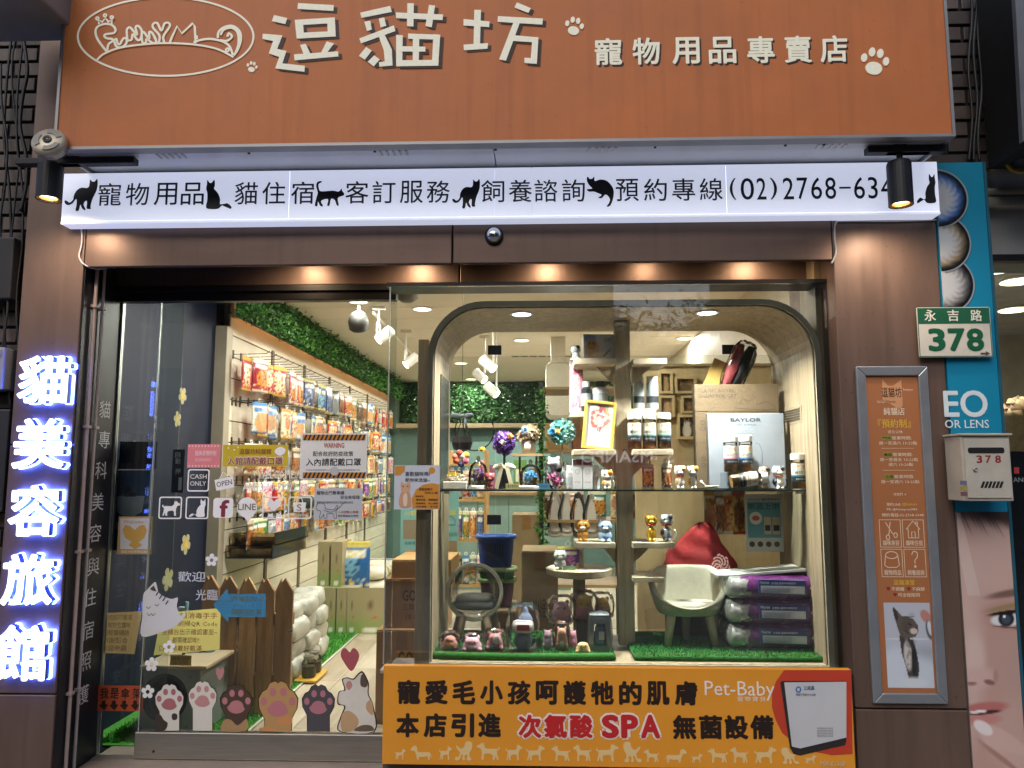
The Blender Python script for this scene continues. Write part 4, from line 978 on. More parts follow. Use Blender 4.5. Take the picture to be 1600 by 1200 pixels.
arm(670, 816, 165, 1036, '#b8915a', '#3a2c1c', '#b9757a', 'large tan paw sticker at the bottom of the door', (('#c98d55', [(665, 980), (690, 968), (730, 970), (728, 1005), (680, 1005)]), ('#c98d55', [(590, 1022), (620, 1016), (655, 1022), (655, 1034), (590, 1034)])))
arm(850, 832, 135, 1038, '#4a484c', '#1e1c20', '#b0747c', 'dark grey paw sticker at the bottom of the door')
s = decal('calico_sticker', flat(smooth_poly(pxp(C2([(945, 1038), (945, 980), (965, 925), (935, 915), (940, 860), (965, 850), (955, 805), (980, 795), (1005, 800), (1030, 775), (1050, 770), (1075, 820), (1075, 870), (1095, 920), (1102, 1038)]), YN), 4), YN), 'white calico cat sticker licking its paw at the end of the door', mat('#2a2420', .6, var=0))
ob('fur', flat(smooth_poly(pxp(C2([(950, 1036), (950, 982), (972, 925), (941, 910), (945, 862), (972, 852), (960, 808), (980, 800), (1008, 806), (1032, 782), (1048, 778), (1070, 822), (1070, 870), (1090, 922), (1097, 1036)]), YN), 4), YN - .0006), mat('#d9d5ca', .6), s)
for c_, pp in (('#5a4c40', [(1040, 790), (1052, 782), (1070, 822), (1060, 840), (1038, 830)]), ('#c2a077', [(955, 960), (990, 945), (1030, 985), (1010, 1030), (955, 1034)]), ('#c2a077', [(1065, 910), (1085, 895), (1094, 930), (1092, 965), (1065, 940)]), ('#6a5c4c', [(1010, 1034), (1040, 1010), (1085, 1010), (1095, 1034)]), ('#c08a80', [(975, 820), (990, 810), (1002, 830), (988, 852), (975, 840)])):
    ob('fur_patch', flat(smooth_poly(pxp(C2(pp), YN), 3), YN - .0009), mat(c_, .6), s)
a = R(535, 1013, 564, 1049, YN); decal('red_heart_sticker', flat(smooth_poly([(x - .012 * (z - a[2]) / (a[3] - a[2]), z) for x, z in fit(HEART, *a)], 3), YN), 'large dusty red heart sticker above the calico cat', mat('#a9535a', .6, var=.05))
a = R(337, 1043, 350, 1063, YN); decal('pink_heart_sticker', flat(smooth_poly(fit(HEART, *a), 3), YN), 'small pink heart sticker above the plain white paw', mat('#b9827c', .6, var=.05))
s = decal('peeking_cat_sticker', flat(smooth_poly(pxp(C2([(64, 520), (68, 430), (85, 405), (110, 378), (125, 372), (140, 420), (190, 445), (222, 440), (218, 480), (235, 520), (250, 505), (255, 520), (215, 565), (160, 590), (62, 612)]), YN), 4), YN), 'white smiling cat sticker reaching a paw across the door edge', mat('#d4d4d0', .6, var=.03))
for k, (x, y) in enumerate(((125, 430), (140, 445), (155, 455), (168, 470))): ob('fur_stripe', ribbon(pxp(C2([(x, y), (x + 12, y - 18)]), YN), .006, YN - .0006), mat('#3a342e', .6, var=0), s)
ob('ear', flat(pxp(C2([(98, 400), (115, 385), (128, 412), (108, 408)]), YN), YN - .0006), mat('#4a4038', .6, var=0), s)
ob('smile', ribbon(smooth_poly(pxp(C2([(85, 508), (95, 520), (105, 510), (112, 520), (122, 508)]), YN), 4, False), .003, YN - .0006), mat('#3a342e', .6, var=0), s)
for x0 in (82, 120): ob('eye', ribbon(smooth_poly(pxp(C2([(x0, 480 - (x0 - 82) * .3), (x0 + 10, 488 - (x0 - 82) * .3), (x0 + 18, 478 - (x0 - 82) * .3)]), YN), 4, False), .003, YN - .0006), mat('#3a342e', .6, var=0), s)
for k, (x, y, r) in enumerate(((373, 272, .024), (105, 738, .026), (88, 860, .025), (183, 660, .024))):
    q = P(200 + x / 2.857, 780 + y / 2.857, YN)
    s = decal('flower_sticker', fring(flower(q.x, q.z, r * 1.25, rot=.3), circ(q.x, q.z, r * .35, n=40), YN), 'pale outline flower sticker, %s on the door glass' % ('beside the handwritten greeting', 'above the spotted white paw', 'at the door edge by the spotted paw', 'over the handwritten note')[k])
gl_ = thing('greeting_lettering', 'white handwritten greeting characters on the door glass', 'lettering', tuple(P(309, 938, YN)), world=True)
for tx, xs in (('歡迎', (278, 300)), ('光臨', (306, 324))):
    for ch, x in zip(tx, xs): ob('character', tshape(ch, *R(x, 893 if x < 303 else 921, x + (21 if x < 303 else 16), 909 if x < 303 else 938, YN), YN, .01), mat('#c9ccd0', .6, var=0), gl_)

# ================================================================== things on the shop floor
def at(px, py, Y): return tuple(P(px, py, Y))
# ceiling downlights; the sixth and last two are unseen, added to brighten the entrance
for k, (px, py, pw) in enumerate(((660, 482, 14), (720, 567, 16), (736, 592, 16), (815, 531, 16), (1070, 528, 16), (560, 470, 6), (900, 560, 14), (1000, 585, 12), ((-1.2, .62), 0, 19), ((.2, .85), 0, 12))):
    q = PZ(px, py, ZC) if py else Vector((*px, ZC))
    t = thing('ceiling_light', 'round recessed ceiling downlight, %s of the lights over the shop floor' % ORD[k], 'light', (q.x, q.y, ZC), group='ceiling downlights')
    ob('trim_ring', lathe([(.075, 0), (.085, -.003), (.085, -.008), (.070, -.010), (.068, 0)], 28), mat('#efece6', .4, var=0), t)
    ob('diffuser', cyl(.067, -.006, 24), emat('#fff0d8', 6.0), t)
    l = lamp('ceiling_light_glow', 'AREA', (0, 0, -.012), pw * 1.65, (1, .95, .87), .13); l.parent = t
# track lights
q0, q1 = PZ(583, 482, ZC), PZ(690, 600, ZC)
trk = thing('light_track', 'long white ceiling light track running to the back of the shop', 'track', (q0.x, q0.y, ZC - .05), world=True)
ob('rail', tube([(q0.x, q0.y, ZC - .03), (q1.x, q1.y, ZC - .03)], .016, 4), mat('#e4e2dc', .4), trk)
def tracklight(px, py, Y, tilt, label, s=1.0, col='#e9e6df'):
    q = P(px, py, Y); t = thing('track_light', label, 'track light', tuple(q), group='white track spotlights')
    m = mat(col, .4, var=.03)
    yw = 48 if tilt > 0 else -48
    ob('head', tr(lathe([(.04, 0), (.045, .004), (.045, .13), (.04, .135), (.001, .135)], 20), rx=-18, ry=yw, sc=s), m, t)
    ob('lens', tr(cyl(.037, -.004, 18, c=(0, 0, 0)), rx=-18, ry=yw, sc=s), emat('#fff2dc', 9.0), t)
    ob('yoke', tr(J(box(-.006, .006, -.056, -.048, .04, .12), box(-.006, .006, .048, .056, .04, .12), box(-.006, .006, -.056, .056, .12, .13)), sc=s), m, t)
    h = max(.05, ZC - q.z - .1 * s); ob('stem', J(cyl(.008, h, 8, c=(0, 0, .1 * s)), box(-.05, .05, -.015, .015, .1 * s + h - .03, .1 * s + h)), m, t)
    return t
for k, (px, py, Y) in enumerate(((591, 527, 2.3), (634, 566, 3.3), (771, 572, 2.6), (757, 590, 3.6), (776, 612, 3.2), (678, 600, 4.4))):
    tracklight(px, py + 4, Y, (35, 25, -35, -40, -30, 30)[k], 'white cylinder track light, %s from the door side' % ORD[k])
t = thing('ceiling_fan_unit', 'grey white round wall fan hung from the ceiling near the door', 'fan', at(560, 510, 2.2))
ob('cage', tr(lathe([(.05, -.08), (.075, -.06), (.08, .0), (.06, .06), (.03, .08)], 24), (0, 0, .04), rx=25), mat('#2c2b28', .6), t, smooth=True)
ob('stem', cyl(.012, ZC - at(560, 510, 2.2)[2] - .05, 10, c=(0, 0, .05)), mat('#b9b7b0', .5), t)
t = thing('ceiling_speaker', 'grey domed ceiling speaker above the door by the window corner', 'speaker', at(636, 472, .5))
ob('dome', lathe([(.03, 0), (.06, .02), (.055, .10), (.07, .14)], 20), mat('#86837c', .5), t, smooth=True); ob('bracket', cyl(.02, ZC - at(636, 472, .5)[2] - .14, 10, c=(0, 0, .14)), mat('#86837c', .5), t)
t = thing('air_conditioner', 'white rounded air conditioner unit hanging at the back of the shop', 'air conditioner', at(874, 655, 3.6), world=True)
a = R(853, 565, 893, 652, 3.6)
ob('body', prism(rrect(a[0], a[1], a[2], a[3], .06), 3.6, 3.95), mat('#c9c4b8', .45), t, bevel=.01); ob('front_panel', prism(rrect(a[0] + .012, a[1] - .012, a[2] + .02, a[3] - .02, .05), 3.59, 3.6), mat('#ece7da', .35), t)
ob('hanger', box(a[0] + .05, a[1] - .05, 3.7, 3.8, a[3], ZC - .001), mat('#d8d3c6', .5), t)

# picket gate
gt = thing('picket_gate', 'brown wooden picket gate standing inside the door', 'gate', (0, .6, 0), world=True)
PK = [wood(a_, b_, .55, 'z', 3, 10) for a_, b_ in (('#8f6638', '#ba8a54'), ('#835e35', '#ab7f4a'), ('#97703a', '#c29460'))]
def picket(px0, px1, pyt, Y, k):
    x0, x1 = P(px0, 980, Y).x, P(px1, 980, Y).x; zt = P((px0 + px1) / 2, pyt, Y).z; xm = (x0 + x1) / 2
    ob('picket', prism([(x0, .03), (x1, .03), (x1, zt - .07), (xm, zt), (x0, zt - .07)], Y, Y + .022), PK[k % 3], gt, bevel=.003)
for k, (a_, b_, t_) in enumerate(((314, 339, 899), (342, 369, 900), (373, 398, 902), (402, 426, 903), (430, 456, 903))):
    picket(a_, b_, t_, .62, k); picket(a_ - 2, b_ - 11, t_ + 1, .70, k + 1)
for z in (.16, .48): ob('rail', box(P(342, 980, .645).x, P(455, 980, .645).x, .644, .698, z, z + .06), PK[1], gt)
ob('latch', tube([(P(452, 985, .61).x, .60, P(452, 985, .61).z), (P(458, 985, .61).x, .60, P(458, 985, .61).z)], .006, 8), CLIP, gt)
# grey box with round opening under the note, disinfectant bottles
bx = thing('grey_box', 'grey metal box with a round black opening standing inside the door', 'box', (P(285, 1140, .3).x, .3, 0), world=True)
a = R(218, 1046, 312, 1150, .28)
ob('case', box(a[0], a[1], .28, .75, .016, a[3]), mat('#949c9a', .4, .1, var=.1), bx, bevel=.006)
ob('top_board', box(a[0] - .005, a[1] + .03, .27, .78, a[3] + .001, a[3] + .02), mat('#c9b594', .5), bx, bevel=.004)
c_ = P(258, 1090, .28); ob('opening', tr(lathe([(.11, .0), (.115, .006), (.10, .008), (.09, -.0), (.001, .0)], 32), (c_.x, .2795, c_.z), rx=90), mat('#17181a', .4), bx)
for px, py in ((227, 1060), (298, 1058), (222, 1138), (290, 1136)): q = P(px, py, .28); ob('bolt', tr(cyl(.008, .006, 8), (q.x, .28, q.z), rx=90), GREY, bx)
zt = a[3] + .02
for k, (px, c_, h) in enumerate(((287, '#2a2f3a', .16), (300, '#3aa0cf', .10), (316, '#46aedb', .13), (330, '#3c98c4', .11))):
    x = P(px, 950, .58).x; zt_ = zt
    t = thing('spray_bottle', '%s spray bottle behind the handwritten note, %s from the side window' % (('dark blue handled', 'small blue', 'tall light blue', 'light blue')[k], ORD[k]), 'bottle', (x, .58, zt))
    ob('body', lathe([(.028, 0), (.03, .01), (.03, h), (.012, h + .03), (.012, h + .05)], 16), mat(c_, .25, trans=.0), t, smooth=True); ob('trigger', J(box(-.03, .015, -.008, .008, h + .05, h + .07), box(-.03, -.022, -.005, .005, h + .02, h + .05)), mat('#cfe6f0', .4), t)
t = thing('stylus_stand', 'thin black and white pen standing beside the blue spray bottles', 'pen', (P(290, 950, .5).x, .5, zt)); ob('barrel', tube([(0, 0, 0), (.005, 0, .2)], .009, 8), mat('#1a1c22', .4), t); ob('cap', tube([(.005, 0, .2), (.007, 0, .27)], .009, 8), mat('#9fd4e6', .4), t)

# pillows of stock
def pillow(w, d, h, seed=0, n=16, m=10, e=.45, wr=.03):
    g = random.Random(seed); v, f = [], []
    ph = [g.uniform(0, 6.28) for _ in range(6)]
    sp = lambda x, p: math.copysign(abs(x) ** p, x)
    for i in range(m + 1):
        t = -math.pi / 2 + math.pi * i / m
        for k in range(n):
            a = 2 * math.pi * k / n
            r = 1 + wr * math.sin(5 * a + ph[0] + 3 * t) + wr * math.sin(9 * a + ph[1] - 5 * t)
            v.append((w / 2 * sp(math.cos(t), e) * sp(math.cos(a), e) * r, d / 2 * sp(math.cos(t), e) * sp(math.sin(a), e) * r, h / 2 + h / 2 * sp(math.sin(t), .8) * r))
    for i in range(m):
        for k in range(n):
            a, b = i * n + k, i * n + (k + 1) % n; f.append((a, b, b + n, a + n))
    return v, f
PLAS = mat('#bdbcb0', .35, var=.12, vs=20, bump=1.0, bs=22)
for c in range(3):
    for r in range(4):
        yy = 1.42 + .27 * c
        t = ob('litter_bag', tr(pillow(.22 * rnd.uniform(.9, 1.1), .27, .135 * rnd.uniform(.92, 1.08), c * 5 + r, 28, 16, .42, .035), (-1.63 + rnd.uniform(-.025, .025), yy, .014 + .112 * r), rz=rnd.uniform(-9, 9), rx=rnd.uniform(-5, 5)), PLAS, smooth=True, label='white stock bag by the gate, %s layer up in the %s stack' % (ORD[r], ORD[c]), cat='bag', group='white stock bags stacked by the gate')
        ob('seal', tr(box(-.09, .09, -.142, -.134, .05, .07), (-1.63, yy, .014 + .112 * r)), mat('#c9d6c9', .3), t)
CG = printmat(.4, .2)
def gcarton(u, w):
    c = np.tile(np.array(lin('#a89a74')), (len(u), 1)); k = np.clip(1 - w * 2.2, 0, 1)[:, None]; c = c * (1 - k) + np.array(lin('#7fa34a')) * k
    c = blob(c, u, w, .5, .08, .18, .05, '#e9e6dc', .2); c = blob(c, u, w, .45, .62, .06, .16, '#6a4a34', .5); c = blob(c, u, w, .62, .36, .08, .03, '#c65a2c', .4); return c
for k, (px, pyb, Y, tier) in enumerate(((500, 985, 2.75, 0), (517, 985, 2.75, 0), (533, 985, 2.75, 0), (550, 985, 2.75, 0), (503, 0, 2.8, 1), (524, 0, 2.8, 1))):
    w, h = .092, .36
    x = P(px, 950, Y).x; z0 = .014 + tier * .362
    t = thing('litter_carton', 'tall green and beige carton, %s from the gate in the %s tier' % (ORD[k if k < 4 else k - 4], ('lower', 'upper')[tier]), 'carton', (x, Y, z0), 'tall green cartons by the slat wall')
    ob('side', box(-w / 2, w / 2, .001, .3, 0, h), mat('#b7a985', .5, var=.1), t, bevel=.002); picture('front_print', gcarton, -w / 2, w / 2, 0, h, -.001, 8, 20, t, CG)
    if k == 3: picture('side_print', gcarton, 0, .3, 0, h, 0, 8, 20, t, CG)
t = bag('blue_food_bag', .26, .42, .12, 'blue', 55, at(553, 925, 2.95), 0, 'shiny blue bag standing on the green cartons by the slat wall', 'bag')
for k in range(6):
    yy = 4.0 + .0 * k
    t = ob('rice_bag', tr(pillow(.5, .42, .13, k + 40, wr=.02), (-1.72 + .03 * (k % 2), 4.05 + .5 * (k // 3), .013 + .13 * (k % 3)), rz=rnd.uniform(-5, 5)), mat('#e3dccb', .4, var=.1, vs=10, bump=.4, bs=20), smooth=True, label='pale sack lying beyond the green cartons, %s up in the %s pile' % (ORD[k % 3], ('near', 'far')[k // 3]), cat='sack', group='pale sacks piled on the turf'); ob('printed_stripe', tr(pillow(.51, .1, .134, k + 40, wr=.02), WL[t]), mat('#6a5a9a' if k % 2 else '#c9a04a', .4), t, smooth=True)
for k, (px, py) in enumerate(((488, 1020), (502, 1012))):
    t = thing('glass_jar', 'small clear jar on the yellow tray by the stock bags, %s from the door' % ORD[k], 'jar', (-1.45, 1.36 + .12 * k, .03)); ob('body', lathe([(.04, 0), (.045, .01), (.045, .09), (.032, .11)], 18), glass('#e8eadf', 1.4, .05), t, smooth=True); ob('lid', cyl(.035, .018, 16, c=(0, 0, .11)), mat('#8f8a80', .3, .8), t); ob('contents', cyl(.04, .06, 14, c=(0, 0, .006)), mat('#7a6a4a', .8, var=.4, vs=80), t)
ob('yellow_tray', box(-1.52, -1.38, 1.28, 1.56, .014, .028), mat('#d6a93a', .5), label='flat yellow tray on the turf under the two clear jars', cat='tray', bevel=.004)
# clear acrylic trays and wire basket on the slat wall
AC = glass('#e9dfc8', 1.35, .15)
for k, (z, y) in enumerate(((.80, 1.75), (.72, 1.7))):
    t = thing('acrylic_tray', 'clear acrylic shelf tray on the slat wall behind the gate, %s one down' % ORD[k], 'tray', (XW + .16, y, z), world=False); ob('tray', J(box(-.15, .17, -.02, .75, 0, .006), box(.165, .17, -.02, .75, .006, .09), box(-.15, .17, -.02, -.014, .006, .09)), AC, t)
    ob('stock', box(-.13, .15, .02, .7, .008, .06), mat('#6f6453', .6, var=.3, vs=20), t)
t = thing('wire_basket', 'white wire basket of folded goods on the slat wall past the dog notice', 'basket', (XW + .17, 3.1, 1.0)); ob('wires', J(*[tube([(-.15, y, 0), (.15, y, 0), (.17, y, .09)], .003, 5) for y in np.linspace(-.3, .3, 13)], *[tube([(x, -.3, z), (x, .3, z)], .004, 5) for x, z in ((.15, 0), (.17, .09), (0, 0))]), mat('#dcdad2', .4), t)
for k in range(4): ob('folded_goods', tr(pillow(.2, .13, .10, 60 + k), (0, -.22 + .15 * k, .005)), mat(('#2f3a35', '#d8d8d0', '#6aa06a', '#e8d8b0')[k], .5), t, smooth=True)
# cardboard cartons by the display post
def carton(x0, x1, y0, y1, z0, z1, label, writing=(), col='#9a7248'):
    t = thing('cardboard_carton', label, 'carton', ((x0 + x1) / 2, (y0 + y1) / 2, z0), world=True)
    m = mat(col, .8, var=.12, vs=8, bump=.15, bs=120)
    ob('case', box(x0, x1, y0, y1, z0, z1 - .003), m, t, bevel=.004)
    ym = (y0 + y1) / 2
    ob('flap', box(x0 + .002, x1 - .002, y0 + .002, ym - .002, z1 - .002, z1 + .002), m, t); ob('flap', box(x0 + .002, x1 - .002, ym + .002, y1 - .002, z1 - .002, z1 + .002), m, t)
    ob('tape', box((x0 + x1) / 2 - .03, (x0 + x1) / 2 + .03, y0 - .0012, y0 - .0002, z1 - .1, z1 - .004), mat('#8a6238', .3), t)
    for tx, a, b, c_, d_, bo in writing:
        ob('print', tshape(tx, x0 + (x1 - x0) * a, x0 + (x1 - x0) * b, z0 + (z1 - z0) * c_, z0 + (z1 - z0) * d_, y0 - .0015, bo), mat('#4d3622', .8, var=0), t)
    return t
zc = .005
x0, x1 = P(588, 1000, .55).x, P(668, 1000, .55).x
zt1 = P(620, 985, .55).z
GW = (('GOLD', .42, .98, .55, .78, .02), ('三貝貓砂', .42, .98, .36, .5, .005), ('10 KG', .5, .9, .18, .28, 0))
c1 = carton(x0, x1, .55, 1.0, zc, zt1, 'brown cardboard carton printed GOLD at the bottom by the display post', GW)
zt2 = P(620, 905, .6).z
carton(P(601, 940, .6).x, P(668, 940, .6).x, .6, 1.02, zt1 + .003, zt2, 'brown cardboard carton printed GOLD, upper one by the display post', GW)
zt3 = P(620, 884, .62).z
carton(P(612, 890, .62).x, P(705, 890, .62).x, .62, 1.04, zt2 + .003, zt3 + .03, 'open tan carton on top of the printed cartons', (), '#b88c55')
# teal info boards
def board(rect, Y, label, col='#78a9a2'):
    a = R(*rect, Y); b = ob('info_board', box(a[0], a[1], Y, Y + .02, a[2], a[3]), mat(col, .6, var=.05), label=label, cat='board'); return b
b_ = board((626, 742, 661, 905), 1.3, 'pale teal information board behind the display post, near the door')
part(b_, 'photo', rc(630, 812, 655, 842), '#8a7a62', 1, 1.3); part(b_, 'photo', rc(635, 858, 652, 880), '#b09a80', 1, 1.3); ln(b_, '小小貓旅館', (632, 798, 656, 806), '#d8c95a', .01, 1, 1.3); ln(b_, '住宿須知', (632, 846, 654, 851), '#35504e', 0, 1, 1.3)
b_ = board((690, 768, 716, 900), 1.3, 'pale teal information board with a house drawing inside the display window')
part(b_, 'photo', rc(694, 845, 714, 873), '#8f7350', 1, 1.3); ln(b_, '方案', (692, 797, 713, 805), '#d8c95a', .02, 1, 1.3); ob('house_drawing', ribbon(pxp([(697, 820), (697, 812), (704, 806), (711, 812), (711, 820), (697, 820)], 1.3), .006, 1.298), mat('#3f7088', .5), b_); ln(b_, '小屋租賃', (694, 832, 714, 838), '#3f5a58', 0, 1, 1.3)
# baskets
def basket(px0, px1, pyt, pyb, Y, col, rim, label):
    q = P((px0 + px1) / 2, pyb, Y); w = P(px1, pyb, Y).x - P(px0, pyb, Y).x; h = P(px0, pyt, Y).z - q.z; d = w * .7
    t = thing('plastic_basket', label, 'basket', tuple(q), 'stacked plastic baskets')
    m = mat(col, .3, var=.05)
    o_, i_ = rrect(-w * .42, w * .42, -d * .42, d * .42, .04), rrect(-w / 2, w / 2, -d / 2, d / 2, .05)
    n = len(o_); v = [(x, y, 0) for x, y in o_] + [(x, y, h) for x, y in i_] + [(x * .94, y * .94, h) for x, y in i_] + [(x * .94, y * .94, .01) for x, y in o_]
    f = [tuple(range(n - 1, -1, -1)), tuple(range(3 * n, 4 * n))]
    for k in range(3): f += [(k * n + i, k * n + (i + 1) % n, (k + 1) * n + (i + 1) % n, (k + 1) * n + i) for i in range(n)]
    ob('body', (v, f), m, t); ob('rim', J(*[tube([(x * 1.02, y * 1.02, h) for x, y in i_ + i_[:1]], .012, 6)]), mat(rim, .3), t, smooth=True)
    for k in range(7): ob('slot', box(-w * .2 + k * w * .065, -w * .2 + k * w * .065 + w * .02, -d * .5 - .004, -d * .5 - .001 + .01, h * .35, h * .8), mat('#101830', .5), t)
    return t
carton(P(752, 960, .7).x, P(806, 960, .7).x, .68, 1.06, .005, P(777, 946, .85).z - .004, 'plain brown carton under the stack of plastic baskets', (), '#7d6547')
basket(750, 804, 905, 945, .85, '#5a2346', '#79a860', 'maroon plastic basket at the bottom of the stack behind the round cat chair')
basket(748, 805, 888, 912, .85, '#3f8a4a', '#b9cfa0', 'green plastic basket in the middle of the stack behind the round cat chair')
basket(746, 804, 838, 884, .84, '#2e4f9f', '#3a62b8', 'blue plastic basket with slots on top of the basket stack')
carton(P(815, 900, 1.0).x, P(872, 900, 1.0).x, 1.0, 1.4, .005, P(840, 862, 1.0).z, 'tall brown carton with printed writing behind the round wooden plate', (('이사용품', .3, .8, .55, .68, .01), ('취급주의', .4, .9, .3, .42, .01)), '#8a7352')
carton(P(800, 830, 1.9).x, P(845, 830, 1.9).x, 1.9, 2.3, .005, P(820, 805, 1.9).z, 'tall plain brown carton further back behind the basket stack', (), '#8a7250')
# the far counter and shelving seen through the display
cn_ = thing('counter', 'grey green shop counter at the back of the shop', 'counter', (P(760, 900, 5.2).x, 5.2, 0), world=True)
a = R(700, 790, 860, 860, 5.2)
ob('front', box(-1.4, .35, 5.2, 5.24, 0, 1.05), mat('#7f9a94', .6), cn_); ob('top', box(-1.42, .37, 5.1, 5.7, 1.05, 1.09), wood('#8d7658', '#a98f6c', .4, 'x'), cn_, bevel=.006); ob('panel_line', J(*[box(-1.4 + .35 * k, -1.39 + .35 * k, 5.195, 5.2, .05, 1.0) for k in range(1, 5)]), mat('#5a706c', .6), cn_)
for k in range(9):
    cc = ('#b5452f', '#d8c9a0', '#3f6f8a', '#c98f3a', '#8a5a7a', '#e0dccf', '#5f8a4a', '#a0522d', '#2f3f5f')[k]; x = -1.3 + .18 * k; hh = (.28, .2, .34, .24, .3, .18, .36, .26, .22)[k]
    t = thing('counter_box', '%s box on the counter at the back of the shop' % ('brick red', 'cream', 'steel blue', 'amber', 'mauve', 'white', 'leaf green', 'rust', 'dark navy')[k], 'box', (x, 5.35, 1.091), 'boxes along the back counter')
    ob('box', box(-.075, .075, 0, .12, 0, hh), mat(cc, .5, var=.15), t, bevel=.003); ob('label', box(-.05, .05, -.002, -.0005, hh * .3, hh * .7), mat('#d8d2c4', .5, var=.2, vs=40), t)
sh = thing('goods_shelf', 'wooden goods shelf in the middle of the shop with green trim', 'shelf', (P(740, 850, 3.0).x, 3.0, 0), world=True)
xa, xb = P(700, 800, 3.0).x, P(756, 800, 3.0).x
for k, z in enumerate((.35, .72, 1.06, 1.36)):
    ob('board', box(xa, xb, 3.0, 3.4, z, z + .02), wood('#b98d55', '#cfa56b', .5, 'x'), sh)
ob('upright', box(xa - .02, xa, 3.0, 3.4, 0, 1.5), wood('#b98d55', '#cfa56b', .5, 'z'), sh); ob('upright', box(xb, xb + .02, 3.0, 3.4, 0, 1.5), wood('#b98d55', '#cfa56b', .5, 'z'), sh)
cl = list(PALS)
for k, z in enumerate((.37, .74, 1.08)):
    for j in range(5):
        cc = cl[(k * 5 + j * 3) % len(cl)]
        bag('shelf_pouch', (xb - xa) / 5.4, .24, .05, cc, 200 + k * 5 + j, (xa + (xb - xa) * (j + .5) / 5, 3.02, z), rad(rnd.uniform(-12, 12)), '%s pouch on the middle shelf unit, %s along the %s board' % (cc, ORD[j], ('lowest', 'middle', 'upper')[k]), group='pouches on the middle shelf unit')
# second goods rack, right of the centre, with hanging carriers
rk = thing('display_rack', 'dark steel display rack with ivy behind the display shelves', 'rack', (P(850, 850, 1.9).x, 1.9, 0), world=True)
xa, xb = P(846, 800, 1.9).x, P(975, 800, 1.9).x
for x in (xa, xb): ob('post', box(x - .015, x + .015, 1.9, 1.93, 0, 1.95), mat('#1b1a1a', .5), rk); ob('post', box(x - .015, x + .015, 2.4, 2.43, 0, 1.95), mat('#1b1a1a', .5), rk)
for z in (.5, .95, 1.45, 1.9): ob('shelf_board', box(xa, xb, 1.935, 2.395, z, z + .02), wood('#8d6f4a', '#a98a60', .5, 'x'), rk)
ob('ivy', leaves(900, lambda r: (xa + r.gauss(0, .02), 1.88 + r.gauss(0, .02), r.uniform(.3, 1.9)), .016, 12), IVY, rk)
for k, (px, pyt, pyb) in enumerate(((868, 765, 838), (886, 768, 838), (905, 768, 838), (925, 770, 838))):
    q = P(px, pyb, 1.95); h = P(px, pyt, 1.95).z - q.z
    t = thing('cat_carrier', 'pale oval pet backpack with dark trim, %s on the dark rack' % ORD[k], 'carrier', (q.x, 1.98, q.z), 'pet backpacks on the dark rack')
    ob('shell', prism(smooth_poly([(-.045, 0), (-.055, h * .3), (-.045, h * .7), (0, h), (.045, h * .7), (.055, h * .3), (.045, 0)], 4), 0, .2), mat(('#b9aea0', '#c4bab0', '#3a3734', '#a89c90')[k], .5), t, bevel=.01); ob('window', prism(smooth_poly([(-.028, h * .12), (-.034, h * .35), (-.026, h * .65), (0, h * .85), (.026, h * .65), (.034, h * .35), (.028, h * .12)], 4), -.012, -.001), mat('#d9d0c6', .3), t); ob('strap', tube([(-.05, -.01, h * .2), (-.06, -.03, h * .5), (-.02, -.01, h * .95)], .008, 6), mat('#1a1a1c', .6), t)
for k in range(5):
    cc = ('brown', 'crimson', 'teal', 'cream', 'black')[k]
    bag('rack_pouch', .13, .2, .06, cc, 300 + k, (xa + .08 + .16 * k, 2.0, .972), 0, '%s pouch standing on the lower board of the dark rack, %s along' % (cc, ORD[k]), group='pouches on the dark rack')
for k in range(4):
    carton(xa + .03 + .2 * k, xa + .2 + .2 * k, 2.0, 2.3, 1.472, 1.66 + .05 * (k % 2), '%s box on the upper board of the dark rack, %s along' % (('tan', 'brown', 'pale', 'red')[k], ORD[k]), (), ('#a88455', '#6a4a30', '#c9b895', '#8a2f28')[k])
# partition with framed cat photos behind the display
pw_ = thing('photo_partition', 'light wood partition hung with framed cat photos behind the display', 'partition', (1.0, 1.3, 0), world=True)
xp0 = P(992, 700, 1.3).x
ob('panel', box(xp0, XE, 1.3, 1.34, 0, P(1050, 573, 1.3).z), wood('#b39a70', '#c6ae84', .55, 'z', 2, 8), pw_)
ob('cap', box(xp0 - .01, XE, 1.29, 1.35, P(1050, 573, 1.3).z + .001, P(1050, 571, 1.3).z + .01), wood('#9a825c', '#b09870', .5, 'x'), pw_)
def catphoto(bgc, fur, s_):
    def fn(u, w):
        c = np.tile(np.array(lin(bgc)), (len(u), 1)) * (0.8 + .4 * vnoise(u, w, 5, s_))[:, None]
        c = blob(c, u, w, .5, .3, .3, .34, fur, .3); c = blob(c, u, w, .52, .68, .2, .18, fur, .2); c = blob(c, u, w, .4, .84, .06, .1, fur, .3, 20); c = blob(c, u, w, .64, .84, .06, .1, fur, .3, -20)
        for e in (.45, .6): c = blob(c, u, w, e, .7, .025, .03, '#1c1612', .4)
        return c
    return fn
